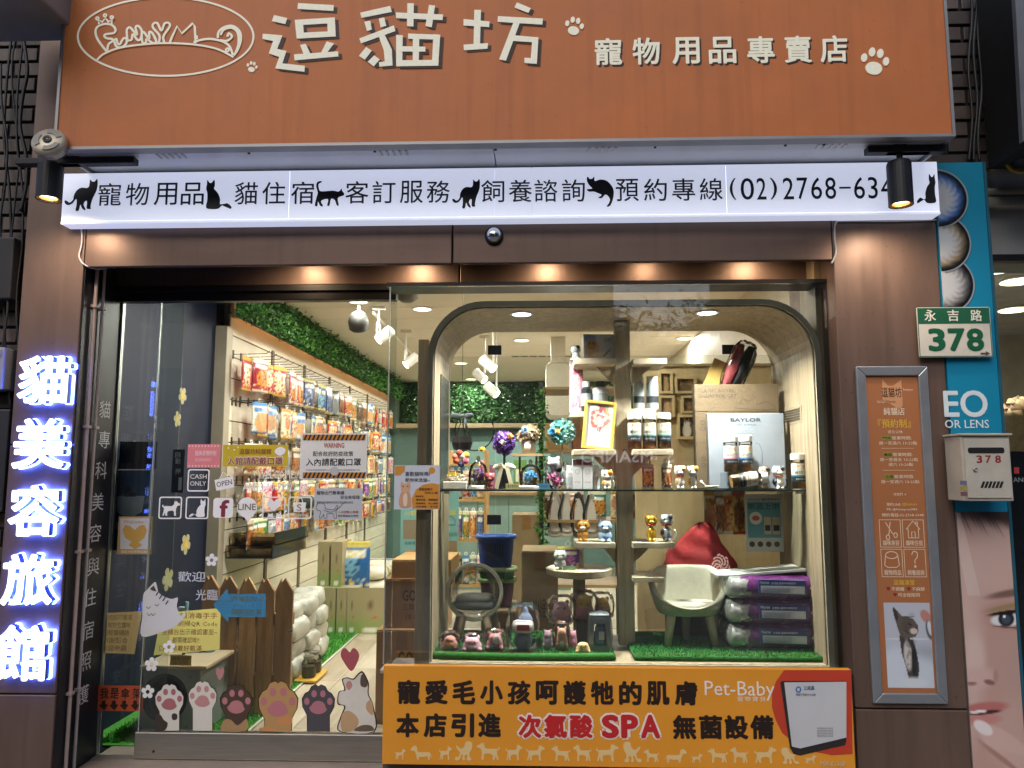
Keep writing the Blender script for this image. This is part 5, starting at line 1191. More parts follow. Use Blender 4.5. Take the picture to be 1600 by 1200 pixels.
for k, (r4, b4, f4) in enumerate((((1029, 580, 1051, 615), '#5a4a3a', '#b9966a'), ((1054, 588, 1088, 615), '#8a6a48', '#6a543e'), ((1029, 618, 1054, 652), '#a08060', '#c9a880'), ((1064, 618, 1086, 646), '#6a5440', '#8a6a4a'), ((1058, 648, 1088, 686), '#5a4638', '#e0d6c6'))):
    a = R(*r4, 1.29)
    t = thing('photo_frame', 'pale wood framed cat photo on the partition, %s' % ('top near the middle post', 'top wide one', 'middle near the post', 'middle beside the cardboard box', 'lowest with a white cat')[k], 'photo', ((a[0] + a[1]) / 2, 1.29, a[2]), 'framed cat photos on the partition', world=True)
    o_ = [(a[0], a[2]), (a[1], a[2]), (a[1], a[3]), (a[0], a[3])]; i_ = [(a[0] + .016, a[2] + .016), (a[1] - .016, a[2] + .016), (a[1] - .016, a[3] - .016), (a[0] + .016, a[3] - .016)]
    ob('frame', ring(o_, i_, 1.278, 1.298), wood('#c6a878', '#d8bd90', .5, 'x'), t); picture('print', catphoto(b4, f4, k), a[0] + .014, a[1] - .014, a[2] + .014, a[3] - .014, 1.292, 14, 16, t)
# black hoop basket, yellow board, pink vest
t = thing('hanging_basket', 'black hoop with a dark hanging basket and grey bow behind the display', 'basket', at(722, 705, .9))
ob('hoop', tr(J(tube([(.115 * math.cos(a), 0, .115 * math.sin(a)) for a in np.linspace(0, 6.283, 40)], .004, 6, False)), (.07, .02, .12)), mat('#141414', .4), t, smooth=True)
ob('bowl', lathe([(.01, 0), (.05, .01), (.062, .05), (.055, .085), (.05, .085)], 16), mat('#241c1e', .7, var=.3, vs=40), t)
for k in range(5): ob('cord', tube([(.05 * math.cos(k * 1.26), .05 * math.sin(k * 1.26), .08), (0, 0, .19)], .0025, 5), mat('#1a1818', .6), t)
ob('bow', J(tr(ell((0, 0, 0), .034, .006, .018), (-.035, -.01, .205), ry=15), tr(ell((0, 0, 0), .034, .006, .018), (.035, -.01, .205), ry=-15), box(-.008, .008, -.018, -.006, .195, .215), tr(box(-.008, .008, -.014, -.008, -.09, 0), (.012, 0, .2), ry=-14)), mat('#8c949c', .6), t, smooth=True)
ob('chain', tube([(0, 0, .2), (0, 0, ZC - at(722, 705, .9)[2])], .0015, 4), mat('#141414', .4), t)

# ================================================================== display window
YT0, YT1 = -.17, .43
tx0, tx1 = P(667, 800, YT0).x, P(1291, 800, YT0).x
tz0, tz1 = P(950, 1044, YT0).z, P(950, 471, YT0).z
def arch(x0, x1, z0, z1, r, k=10):
    out = [(x0, z0), (x1, z0)]
    for cx, a0 in ((x1 - r, 0), (x0 + r, 90)):
        for i in range(k + 1):
            a = rad(a0 + 90 * i / k); out.append((cx + r * math.cos(a), z1 - r + r * math.sin(a)))
    return out
ds = thing('display_box', 'wood grain display box with rounded top corners behind the shop window', 'display box', ((tx0 + tx1) / 2, .13, tz0), world=True)
TW = wood('#8a7a62', '#b8a68a', .45, 'z', 2.2, 16)
th_ = .028
ob('shell', ring(arch(tx0, tx1, tz0, tz1, .25), arch(tx0 + th_, tx1 - th_, tz0 + .02, tz1 - th_, .25 - th_), YT0, YT1), TW, ds)
ob('front_edge', ring(arch(tx0 - .003, tx1 + .003, tz0 - .003, tz1 + .003, .253), arch(tx0 + .022, tx1 - .022, tz0 + .018, tz1 - .022, .228), YT0 - .014, YT0 - .002), mat('#b0a590', .4, var=.15), ds)
ob('surround_panel', box(tx1 + .006, 1.62, YT0 + .03, .06, tz0, ZC - .004), wood('#8a7a60', '#a5947a', .5, 'z', 2, 10), ds)
for xx_, nm in ((tx0 + th_ + .001, 1),):
    ob('side_window', box(xx_, xx_ + .004, .02, .34, tz0 + .75, tz0 + 1.30), mat('#2a2f30', .15), ds)
ob('side_vent', J(*[box(tx1 - th_ - .006, tx1 - th_ - .001, .02, .30, P(1250, 640, .1).z - .012 * k - .004, P(1250, 640, .1).z - .012 * k + .002) for k in range(5)]), mat('#4a4238', .5), ds)
ob('vent_plate', box(tx1 - th_ - .0025, tx1 - th_ - .0005, .0, .32, P(1250, 640, .1).z - .065, P(1250, 640, .1).z + .015), mat('#9a8c74', .5), ds)
zfl = tz0 + .02
# rear glass with its black hinges
rg = thing('rear_glass', 'clear glass doors with black hinges at the rear of the display box', 'glass door', ((tx0 + tx1) / 2, YT1, tz0), world=True)
cutx = [tx0 + th_ + .004, P(775, 700, YT1).x, P(1140, 700, YT1).x, tx1 - th_ - .004]
for a, b in zip(cutx[:-1], cutx[1:]): ob('pane', box(a + .002, b - .002, YT1 - .012, YT1 - .004, zfl + .03, tz1 - .16), glass('#f6f8f6', 1.35), rg)
for px, py in ((773, 547), (1139, 546), (772, 812), (1141, 812)):
    q = P(px, py, YT1 - .02); ob('hinge', box(q.x - .036, q.x + .036, YT1 - .024, YT1 - .013, q.z - .025, q.z + .025), mat('#14161c', .35, .4), rg, bevel=.002)
# lamps in its ceiling
for k, px in enumerate((815, 1105)):
    x = P(px, 494, -.05).x
    t = thing('display_light', 'cool white downlight in the top of the display box, %s' % ('left of the middle post', 'right of the middle post')[k], 'light', (x, -.05, tz1 - th_), 'display box downlights')
    ob('trim_ring', lathe([(.05, 0), (.056, -.004), (.045, -.006), (.044, 0)], 24), mat('#d8d8d8', .4, var=0), t); ob('diffuser', cyl(.043, -.004, 22), emat('#e6f0ff', 8.0), t)
    l = lamp('display_light_glow', 'AREA', (0, 0, -.010), 19.0, (1, .96, .9), .08, spot=130); l.parent = t
# the pane itself and its sill
wd = thing('display_window', 'large clear shop window pane with a thin metal sill', 'window', (0, YG, P(900, 1040, YG).z), world=True)
ob('pane', box(P(606, 700, YG).x, XR + .10, YG - .004, YG + .004, P(900, 1040, YG).z, P(900, 446, YG).z), glass('#f2f6f4', 1.52, dirt=.035, gain=1.5), wd)
ob('sill', box(P(600, 1040, YG).x, XR - .004, -.285, YG + .02, P(900, 1047, YG).z, P(900, 1041, YG).z), mat('#b5b0a6', .35, .6), wd, bevel=.002)
ob('edge_strip', box(P(606, 700, YG).x - .004, P(606, 700, YG).x, YG - .006, YG + .006, P(900, 1040, YG).z, P(900, 446, YG).z), mat('#c4c9c4', .3, .6), wd)
ob('head_trim', box(P(606, 445, YG).x - .004, XR + .10, YG - .012, YH - .012, P(900, 446, YG).z + .001, P(900, 442, YG).z + .006), mat('#2a2624', .4, .3), wd)
PW = wood('#a08a68', '#c0aa86', .5, 'z', 2.5, 12)
for a, b, t_, y, lab in ((650, 667, 530, -.13, 'pale wooden post at the door side of the display box'), (679, 695, 1000, .30, '')):
    if lab: ob('wood_post', box(P(a, 800, y).x, P(b, 800, y).x, y, y + .05, 0.01, P(660, t_, y).z), PW, label=lab, cat='post', bevel=.003)

# ------------------------------------------------------------------ rustic shelf tree
YP = .16
ct = thing('shelf_tree', 'rustic grey wood shelf tree with a central post, boards and triangular brackets', 'shelf', (P(975, 1020, YP).x, YP, zfl), world=True)
RW = wood('#a8987f', '#d0c0a6', .6, 'z', 3, 12); RWx = wood('#a8987f', '#cfbfa5', .6, 'x', 3, 12)
ob('post', box(P(963, 800, YP).x, P(988, 800, YP).x, YP - .03, YP + .03, zfl + .012, tz1 - th_ - .002), RW, ct, bevel=.004)
SH = {}
def shelfb(px0, px1, py, nm, tk=9, d0=-.12, d1=.12):
    z = P((px0 + px1) / 2, py, YP - .12).z; z0 = P((px0 + px1) / 2, py + tk, YP - .12).z
    ob('shelf_board', box(P(px0, py, YP - .12).x, P(px1, py, YP - .12).x, YP + d0, YP + d1, z0, z), RWx, ct, bevel=.003); SH[nm] = z
def bracket(px0, px1, py0, py1):  # right angled brace: along the shelf at py0, down the post to py1
    a = P(px0, py0, YP - .05); b = P(px1, py0, YP - .05); c = P(px1, py1, YP - .05)
    ob('bracket', prism([(a.x, a.z), (b.x, b.z), (c.x, c.z)], YP - .02, YP + .02), RW, ct)
shelfb(897, 962, 560, 'a'); shelfb(989, 1042, 560, 'a2'); bracket(930, 962, 570, 600); bracket(1022, 989, 570, 600)
shelfb(893, 962, 640, 'b', 9, -.02, .16); shelfb(989, 1030, 636, 'b2', 9, -.02, .16)
shelfb(896, 962, 702, 'c'); shelfb(989, 1052, 702, 'c2'); bracket(925, 962, 712, 745); bracket(1022, 989, 712, 745)
shelfb(900, 962, 848, 'd'); shelfb(989, 1056, 848, 'd2'); bracket(945, 963, 858, 882); bracket(1015, 989, 858, 884)
shelfb(989, 1038, 902, 'e', 8)
ob('leg_post', box(P(899, 870, YP).x, P(911, 870, YP).x, YP - .04, YP - .01, P(905, 888, YP).z, P(905, 857, YP).z), RW, ct)
q = P(905, 893, YP - .02); RP = P(972, 890, YP).x - P(905, 890, YP).x
ob('round_plate', lathe([(.125, 0), (.155, .01), (.158, .035), (.15, .04)], 36, (q.x, YP - .02, q.z - .02)), RWx, ct); zpl = q.z + .02
ob('plate_post', cyl(.03, zpl - .04 - zfl - .012, 14, c=(q.x, YP, zfl + .012)), RW, ct)
for px, py in ((976, 704), (976, 1022)): q2 = P(px, py, YP - .03); ob('bolt', tr(cyl(.008, .006, 10), (q2.x, YP - .03, q2.z), rx=90), mat('#6a3a30', .5), ct)
# glass shelf
YQ0, YQ1 = -.02, .30
zq = P(980, 765, YQ0).z
gs = thing('glass_shelf', 'long clear glass shelf across the display box', 'shelf', (0, YQ0, zq), world=True)
xq0, xq1 = tx0 + th_ + .006, tx1 - th_ - .006
px_ = (P(963, 800, YP).x, P(988, 800, YP).x)
ob('pane', box(xq0, px_[0] - .004, YQ0, YQ1, zq - .008, zq), glass('#f2f7f4', 1.4), gs); ob('pane', box(px_[1] + .004, xq1, YQ0, YQ1, zq - .008, zq), glass('#f2f7f4', 1.4), gs)
ob('front_edge', box(xq0, xq1, YQ0 - .003, YQ0 - .0005, zq - .008, zq), mat('#2c3a34', .2, var=0), gs)
for x in (xq0 + .02, xq1 - .03): ob('support_pin', box(x, x + .025, YQ0 + .02, YQ0 + .05, zq - .02, zq - .009), mat('#8a8a86', .3, .8), gs)
zq += .001

# ------------------------------------------------------------------ goods in the window
def smoothmods(vox):
    def f(o):
        m = o.modifiers.new('r', 'REMESH'); m.mode = 'VOXEL'; m.voxel_size = vox; m.use_smooth_shade = True
        s_ = o.modifiers.new('s', 'SMOOTH'); s_.factor = .5; s_.iterations = 4
    return f
def size(px0, px1, pyt, pyb, Y):
    m = (px0 + px1) / 2; q = P(m, pyb, Y); return q, P(px1, pyb, Y).x - P(px0, pyb, Y).x, P(m, pyt, Y).z - q.z
def jar(px0, px1, pyt, pyb, Y, z, label, acc='#3f8f8a', lie=False):
    q, w, h = size(px0, px1, pyt, pyb, Y); r = w / 2
    t = thing('treat_jar', label, 'jar', (q.x, Y, z), 'clear treat jars with white lids')
    ob('body', lathe([(r * .9, .002), (r * .95, .006), (r * .95, h * .8), (r * .85, h * .84)], 22, cap=False), glass('#f4f4f0', 1.4), t, smooth=True)
    ob('treats', lathe([(.001, .004), (r * .88, .004), (r * .9, h * .74), (.001, h * .76)], 18, cap=False), mat('#b58a58', .7, var=.45, vs=90, bump=.8, bs=60), t)
    ob('lid', lathe([(r * .98, h * .82), (r, h * .84), (r, h * .98), (r * .92, h), (.001, h)], 22, cap=False), mat('#e6e4de', .35, var=.03), t)
    def band(z0, z1, a0, a1, k, n=12):
        v = [(r * k * math.sin(a), -r * k * math.cos(a), zz) for zz in (z0, z1) for a in np.linspace(a0, a1, n)]
        return v, [(i, i + 1, n + i + 1, n + i) for i in range(n - 1)]
    lb_ = ob('label', band(h * .22, h * .72, -1.5, 1.5, .975), mat('#e9e3d2', .4, var=.03), t, smooth=True)
    ob('label_band', band(h * .22, h * .36, -1.5, 1.5, .99), mat('#1f2a30', .4, var=0), lb_); ob('label_stripe', band(h * .36, h * .40, -1.5, 1.5, .99), mat(acc, .4, var=0), lb_)
    def wrap(s):
        return [(r * 1.0 * math.sin(x / r), -r * 1.0 * math.cos(x / r), zz) for x, _, zz in s[0]], s[1]
    ob('label_text', wrap(tshape('바이', -r * .8, r * .1, h * .41, h * .52, 0, .014)), mat('#16181a', .4, var=0), lb_); ob('label_text', wrap(tshape('캣', r * .15, r * .8, h * .41, h * .52, 0, .014)), mat(acc, .4, var=0), lb_)
    ob('label_cat', wrap(flat([(-r * .5, h * .53), (r * .5, h * .53), (r * .55, h * .62), (r * .5, h * .71), (r * .25, h * .655), (-r * .25, h * .655), (-r * .5, h * .71), (-r * .55, h * .62)], 0)), mat('#c9a878', .5, var=.1), lb_)
    ob('label_text', wrap(tshape('동결건조 간식', -r * .7, r * .7, h * .27, h * .31, 0)), mat('#e8e8e4', .4, var=0), lb_)
    if lie: t.rotation_euler = (0, rad(lie), 0); t.location = (q.x, Y, z + r)
    return t
YJ = YP - .06
for k, (a, b) in enumerate(((981, 1003), (1004, 1026), (1027, 1049))): jar(a, b, 641, 698, YJ, SH['c2'] + .001, 'clear treat jar in the row of three on the shelf tree, %s from the post' % ORD[k])
jar(1131, 1154, 680, 737, .10, P(1140, 738, .10).z, 'upright treat jar in front of the white box, nearer the post', '#c98aa8'); jar(1155, 1177, 679, 737, .10, P(1140, 738, .10).z, 'upright treat jar in front of the white box, nearer the grey cats', '#5a86c0')
jar(1237, 1261, 707, 763, .02, zq, 'single treat jar at the end of the glass shelf by the wood wall', '#3f8fb0')
ob('jar_riser', box(P(1128, 740, .10).x, P(1180, 740, .10).x, .06, .14, zq, P(1140, 738, .10).z - .001), glass('#f0f4f4', 1.3), label='clear riser block under the two upright treat jars', cat='riser')
jar(1130, 1153, 705, 762, .03, zq, 'treat jar lying on its side on the glass shelf', '#8a6a4a', lie=82)
for k, (a, b) in enumerate(((908, 925), (926, 950))):
    q, w, h = size(a, b, 592, 640, YP + .06); t = thing('bottle_jar', 'dark capped bottle on the shaded upper shelf, %s from the edge' % ORD[k], 'jar', (q.x, YP + .06, SH['b'] + .001), 'bottles on the shaded upper shelf')
    ob('body', lathe([(w * .48, 0), (w * .5, .004), (w * .5, h * .75), (w * .3, h * .82)], 18), mat(('#2a2c30', '#cfd2d4')[k], .3), t); ob('lid', cyl(w * .34, h * .18, 16, c=(0, 0, h * .82)), mat(('#d8d8d4', '#2a2a2c')[k], .4), t); ob('label', lathe([(w * .51, h * .2), (w * .51, h * .6)], 18, cap=False), mat('#8f979c', .5), t)
for k, (a, b) in enumerate(((990, 1007), (1010, 1029))):
    q, w, h = size(a, b, 584, 636, YP + .06); t = thing('bottle_jar', 'grey labelled jar on the short upper board, %s from the post' % ORD[k], 'jar', (q.x, YP + .06, SH['b2'] + .001), 'jars on the short upper board')
    ob('body', lathe([(w * .48, 0), (w * .5, .004), (w * .5, h * .8), (w * .4, h * .84)], 18), mat('#9aa2a6', .25), t); ob('lid', cyl(w * .46, h * .16, 18, c=(0, 0, h * .84)), mat('#c9c9c6', .4), t); ob('label', lathe([(w * .51, h * .2), (w * .51, h * .4)], 18, cap=False), mat('#22262c', .5), t)
q = P(902, 638, YP); bag('pink_pouch', .07, .27, .03, 'pink', 71, (q.x, YP + .08, SH['b'] + .001), rad(-10), 'pink patterned pouch at the end of the shaded upper shelf', 'pouch')
# picture box, cat on top shelf
q, w, h = size(912, 962, 517, 559, YP - .02)
t = thing('picture_box', 'white box with a kitten photo on the top board of the shelf tree', 'box', (q.x, YP - .02, SH['a'] + .001))
def kitten(u, w_):
    c = np.tile(np.array(lin('#c3c6cc')), (len(u), 1)); c = blob(c, u, w_, .2, .85, .2, .18, '#6f86c0', .8); c = blob(c, u, w_, .28, .45, .22, .36, '#c9a888', .4); c = blob(c, u, w_, .25, .62, .16, .2, '#a9886a', .3)
    for e in (.2, .31): c = blob(c, u, w_, e, .65, .02, .04, '#2a1e18', .5)
    c = blob(c, u, w_, .55, .2, .3, .14, '#e6dac6', .6); return blob(c, u, w_, .72, .3, .2, .025, '#5c4a7a', .3, 52)
ob('box', box(-w / 2, w / 2, 0, .08, 0, h), mat('#d5d3cc', .5), t, bevel=.002); picture('print', kitten, -w / 2, w / 2, 0, h, -.001, 26, 22, t); ob('lettering', tshape('CAT', w * .15, w * .4, h * .72, h * .86, -.002), mat('#4a4a52', .5, var=0), t)
t.rotation_euler[2] = rad(4)

def catfig(px0, px1, pyt, pyb, Y, z, label, fur='#e6e2da', patch=None, collar=None, face='#241c18', tail=None, big=.52, eyes='#1a1612', muzzle=None, rz=0, metal=0.0, arms=None):
    q, w, h = size(px0, px1, pyt, pyb, Y); hr = h * big / 2
    t = thing('cat_figurine', label, 'figurine', (q.x, Y, z), 'cat figurines in the window')
    s = J(ell((0, 0, h * .26), w * .36, w * .34, h * .27), ell((0, 0, h - hr * 1.06), min(w * .46, hr * 1.15), w * .38, hr * .92, 14, 10), ell((-w * .16, -w * .26, h * .06), w * .13, w * .15, h * .06), ell((w * .16, -w * .26, h * .06), w * .13, w * .15, h * .06),
          *[tr(lathe([(hr * .36, 0), (hr * .04, hr * .62)], 8), (sx * hr * .62, 0, h - hr * .62), ry=sx * 16) for sx in (-1, 1)])
    m = mat(fur, .25, metal, var=.05, coat=.4)
    ob('body', s, m, t, mods=smoothmods(max(h / 34, .0016)))
    zh, fy = h - hr * 1.06, -w * .36
    for sx in (-1, 1): ob('eye', ell((sx * hr * .42, fy + .003, zh + hr * .12), hr * .12, hr * .08, hr * .16, 8, 6), mat(eyes, .2, var=0), t, smooth=True)
    ob('muzzle', ell((0, fy + .001, zh - hr * .26), hr * .42, hr * .18, hr * .26, 10, 8), mat(muzzle or '#efece6', .3, var=0), t, smooth=True); ob('nose', ell((0, fy - hr * .14, zh - hr * .16), hr * .09, hr * .06, hr * .06, 8, 6), mat('#b9707a', .3, var=0), t, smooth=True)
    if patch:
        ob('fur_patch', ell((hr * .42, -w * .1, zh + hr * .42), hr * .58, w * .30, hr * .50, 12, 8), mat(patch, .3, metal, var=.05), t, smooth=True); ob('fur_patch', ell((-w * .2, w * .04, h * .3), w * .22, w * .31, h * .16, 12, 8), mat(patch, .3, metal, var=.05), t, smooth=True)
    if collar:
        zc_ = h - hr * 1.95; ob('collar', lathe([(w * .32, zc_), (w * .345, zc_ + h * .02), (w * .34, zc_ + h * .05), (w * .31, zc_ + h * .06)], 18, cap=False), mat(collar, .4, var=0), t, smooth=True); ob('bell', ell((0, -w * .36, zc_), h * .03, h * .03, h * .03, 8, 6), mat('#c9a03a', .3, .6, var=0), t, smooth=True)
    if tail: ob('tail', tube(smooth_poly([(w * .28, w * .1, h * .08), (w * .5, .0, h * .1), (w * .58, 0, h * .28), (w * .5, 0, h * .42)], 4, False), w * .07, 8), mat(tail, .3, metal), t, smooth=True)
    t.rotation_euler[2] = rad(rz); return t
catfig(890, 909, 536, 559, YP - .08, SH['a'] + .001, 'tiny grey and white cat figurine beside the kitten photo box', '#b9bcc0', '#3a3a40', big=.62)
catfig(897, 924, 812, 847, YP - .05, SH['d'] + .001, 'orange and white seated cat figurine on the shelf tree', '#c98a3a', None, None, muzzle='#efe6d8', big=.6)
catfig(929, 962, 813, 848, YP - .07, SH['d'] + .001, 'pale blue and white seated cat figurine on the shelf tree', '#9db4d4', None, None, muzzle='#f0f0ee', big=.6)
catfig(862, 889, 860, 891, YP - .1, zpl + .001, 'plain white cat figurine on the round wooden plate', '#d9d8d4', big=.6)
catfig(1007, 1029, 803, 847, YP - .07, SH['d2'] + .001, 'gold lucky cat figurine with a red collar on the shelf tree', '#c99a2a', None, '#b3282c', muzzle='#d8ac48', big=.45, metal=.5)
catfig(1030, 1054, 803, 847, YP - .06, SH['d2'] + .001, 'silver lucky cat figurine with a red collar beside the gold one', '#b9bcc4', '#5a5c62', '#b3282c', tail='#e4e4e2', big=.45, metal=.2)
catfig(1053, 1073, 724, 762, .03, zq, 'white cat figurine with a hood and red collar on the glass shelf', '#e9e4d8', '#d9b88a', '#b3282c', big=.5)
catfig(1074, 1092, 724, 762, .04, zq, 'white and orange cat figurine next to the hooded one', '#ece6da', '#e0a23a', None, big=.5)
catfig(1184, 1206, 726, 763, .03, zq, 'cream and brown cat figurine with a blue collar on the glass shelf', '#a99782', '#4a3c34', '#4a8aa0', big=.5)
catfig(1206, 1229, 726, 764, .02, zq, 'black and white cat figurine with a red collar and black tail', '#e6e4e0', '#2c3038', '#b3282c', tail='#1c1e24', big=.5)
t = catfig(939, 958, 732, 764, .0, zq, 'white and orange cat figurine seen from behind at the shelf edge', '#e2d6c0', '#d99a3a', None, big=.6, tail='#d9cdb8')
# spoon
t = thing('white_spoon', 'small white ceramic spoon on the glass shelf', 'spoon', (P(1112, 763, .0).x, .0, zq)); ob('bowl', lathe([(.004, .002), (.028, .008), (.034, .018), (.031, .018), (.025, .01), (.003, .005)], 18), mat('#dcd6ca', .3), t, smooth=True); ob('handle', tube([(-.03, 0, .016), (-.045, 0, .03), (-.05, 0, .04)], .006, 8), mat('#dcd6ca', .3), t, smooth=True)
# white boxes, small bottles
for k, (a, b) in enumerate(((895, 910), (911, 926))):
    q, w, h = size(a, b, 716, 763, .05); t = thing('product_box', 'slim white product box with a dark top, %s from the plush cat' % ORD[k], 'box', (q.x, .05, zq), 'slim white boxes on the glass shelf')
    ob('box', box(-w / 2, w / 2, 0, w, 0, h), mat('#d9dadb', .45, var=.04), t, bevel=.001); ob('dark_top', box(-w / 2 + .002, w / 2 - .002, -.001, -.0002, h * .8, h * .98), mat('#2a3138', .4), t); ob('emblem', fring(circ(0, h * .58, w * .25, n=16), circ(0, h * .58, w * .2, n=16), -.001), mat('#9aa0a4', .5), t); ob('lettering', tshape('PET CARE', -w * .3, w * .3, h * .2, h * .25, -.001), mat('#6a6e72', .5, var=0), t)
for k, (a, b) in enumerate(((884, 895), (927, 937))):
    q, w, h = size(a, b, 726, 763, .08); t = thing('white_bottle', 'small white bottle beside the slim boxes, %s' % ('plush cat side', 'post side')[k], 'bottle', (q.x, .08, zq)); ob('body', lathe([(w * .48, 0), (w * .5, .004), (w * .5, h * .72), (w * .3, h * .8)], 16), mat('#dddcd8', .35), t); ob('lid', cyl(w * .36, h * .2, 14, c=(0, 0, h * .8)), mat('#f0efec', .35), t); ob('label', lathe([(w * .51, h * .15), (w * .51, h * .5)], 16, cap=False), mat('#b9c0c0', .4), t)
# framed flower picture
q, w, h = size(908, 958, 625, 702, YP - .09)
t = thing('flower_picture', 'yellow wood framed picture of a pink bouquet leaning on the shelf tree', 'picture', (q.x, YP - .09, SH['c'] + .001))
fr = .014
ob('frame', ring([(-w / 2, 0), (w / 2, 0), (w / 2, h), (-w / 2, h)], [(-w / 2 + fr, fr), (w / 2 - fr, fr), (w / 2 - fr, h - fr), (-w / 2 + fr, h - fr)], 0, .018), wood('#b8923a', '#d0aa54', .45, 'z'), t, bevel=.002)
def bouquet(u, w_):
    c = np.tile(np.array(lin('#dcd9d6')), (len(u), 1)); c = blob(c, u, w_, .5, .2, .36, .26, '#c3c2c6', .7)
    g = np.random.RandomState(4)
    for _ in range(60):
        a, r = g.rand() * 6.28, g.rand() ** .5 * .34; c = blob(c, u, w_, .5 + r * math.cos(a), .66 + r * .8 * math.sin(a), .08, .055, ('#b86a66', '#d8a498', '#a4504e', '#e6c8b8', '#8a4442')[g.randint(5)], .4, a=.85)
    for k in range(9): c = blob(c, u, w_, .3 + .05 * k, .22, .012, .22, '#a9a8ae', .5, -20 + 5 * k)
    return blob(c, u, w_, .78, .86, .05, .1, '#8a9a5a', .5)
picture('print', bouquet, -w / 2 + fr, w / 2 - fr, fr, h - fr, .008, 40, 56, t); ob('back', box(-w / 2 + .004, w / 2 - .004, .019, .022, .004, h - .004), mat('#6a5a40', .7), t)
t.rotation_euler = (rad(-6), rad(6), rad(0))
# flower arrangements
def petals(n, c, rx, ry, rz, size_, seed):
    def pl(r):
        a, b = r.uniform(0, 6.28), math.acos(r.uniform(-1, 1)); k = r.uniform(.82, 1.05); return (c[0] + rx * k * math.sin(b) * math.cos(a), c[1] + ry * k * math.sin(b) * math.sin(a), c[2] + rz * k * math.cos(b))
    return leaves(n, pl, size_, seed)
q, w, h = size(769, 807, 673, 712, .10)
q0 = P(788, 764, .08)
t = thing('purple_topiary', 'purple flower ball on a dark stem with a cream bow', 'flowers', (q0.x, .08, zq)); zb = P(788, 692, .08).z - zq
ob('flower_ball', petals(500, (0, 0, zb), .052, .05, .055, .011, 3), leafmat('#4a1f78', '#7440a8', '#a678cc'), t); ob('yellow_rose', petals(60, (.028, -.035, zb + .03), .012, .012, .012, .007, 5), leafmat('#d99a1a', '#eeb83a', '#f6d060'), t); ob('white_centre', petals(40, (-.004, -.05, zb), .01, .006, .012, .006, 6), leafmat('#d8c8b0', '#e8dcc8', '#f4ecdc'), t)
ob('core', ell((0, 0, zb), .046, .044, .048), mat('#3a1f58', .8), t, smooth=True); ob('stem', cyl(.006, zb - .04, 10), mat('#1a1a18', .6), t); ob('pot', lathe([(.03, 0), (.028, .05), (.022, .09)], 16), mat('#15161c', .5), t)
ob('bow', J(tr(ell((0, 0, 0), .028, .006, .014), (-.028, -.034, .105), ry=-18), tr(ell((0, 0, 0), .028, .006, .014), (.028, -.034, .105), ry=18), ell((0, -.036, .1), .008, .006, .008), tr(box(-.009, .009, -.003, .003, -.1, 0), (-.012, -.036, .1), ry=14), tr(box(-.009, .009, -.003, .003, -.1, 0), (.014, -.036, .1), ry=-14)), mat('#d9cfae', .5), t)
def flowerpot(px, pyb, pym, Y, z, label, cols, rx, n=420, pot='#c4bdae', seed=1, cone=True, extra=()):
    x = P(px, pyb, Y).x; zb = P(px, pym, Y).z - z; t = thing('flower_arrangement', label, 'flowers', (x, Y, z))
    ob('flower_head', petals(n, (0, 0, zb), rx, rx * .9, rx * .85, rx * .2, seed), leafmat(*cols), t); ob('core', ell((0, 0, zb), rx * .85, rx * .8, rx * .7), mat(cols[0], .8), t, smooth=True)
    if cone: ob('pot', lathe([(rx * .55, 0), (rx * .7, zb * .5), (rx * .5, zb * .72)], 18), mat(pot, .6, var=.1), t, smooth=True)
    for k, (dx, dz, cc, rr) in enumerate(extra): ob('accent_flower', petals(70, (dx, -rx * .75, zb + dz), rr, rr, rr, rr * .5, 40 + k), leafmat(cc, cc, cc), t)
    return t
z2 = P(826, 709, .24).z
ob('flower_stand', J(box(P(800, 709, .2).x, P(848, 709, .2).x, .2, .3, z2 - .012, z2), *[box(x - .005, x + .005, .25, .26, zq, z2 - .013) for x in (P(812, 709, .24).x, P(838, 709, .24).x)]), wood('#7a6446', '#98805c', .5, 'x'), label='small wooden stand under the cream wrapped bouquet', cat='stand')
flowerpot(826, 708, 680, .25, z2 + .001, 'cream wrapped bouquet with a blue rose on the small stand', ('#8a7456', '#b9a07c', '#dcc8a8'), .055, extra=((-.02, .02, '#3a86c0', .016), (.012, .0, '#3a2a26', .018)), pot='#cfc8bc', seed=8)
t = thing('blue_wreath', 'round turquoise flower wreath standing at the back of the glass shelf', 'wreath', (P(879, 764, .26).x, .26, zq)); zb = P(879, 675, .26).z - zq
ob('flowers', petals(620, (0, 0, zb), .064, .03, .064, .012, 21), leafmat('#2f7480', '#6fb0ac', '#cfd8b4'), t); ob('core', ell((0, 0, zb), .056, .024, .056), mat('#3f7a78', .8), t, smooth=True); ob('stem', cyl(.004, zb - .05, 8), mat('#5a4a36', .6), t); ob('base', cyl(.03, .012, 16), mat('#7a6446', .5), t)
ob('blue_flower', petals(60, (-.05, -.02, zb), .016, .012, .016, .009, 23), leafmat('#2a7ab8', '#3a90cc', '#58a8dc'), t); ob('yellow_flower', petals(40, (-.022, -.03, zb + .005), .012, .01, .01, .007, 24), leafmat('#c9a02a', '#e0bc4a', '#f0d070'), t)
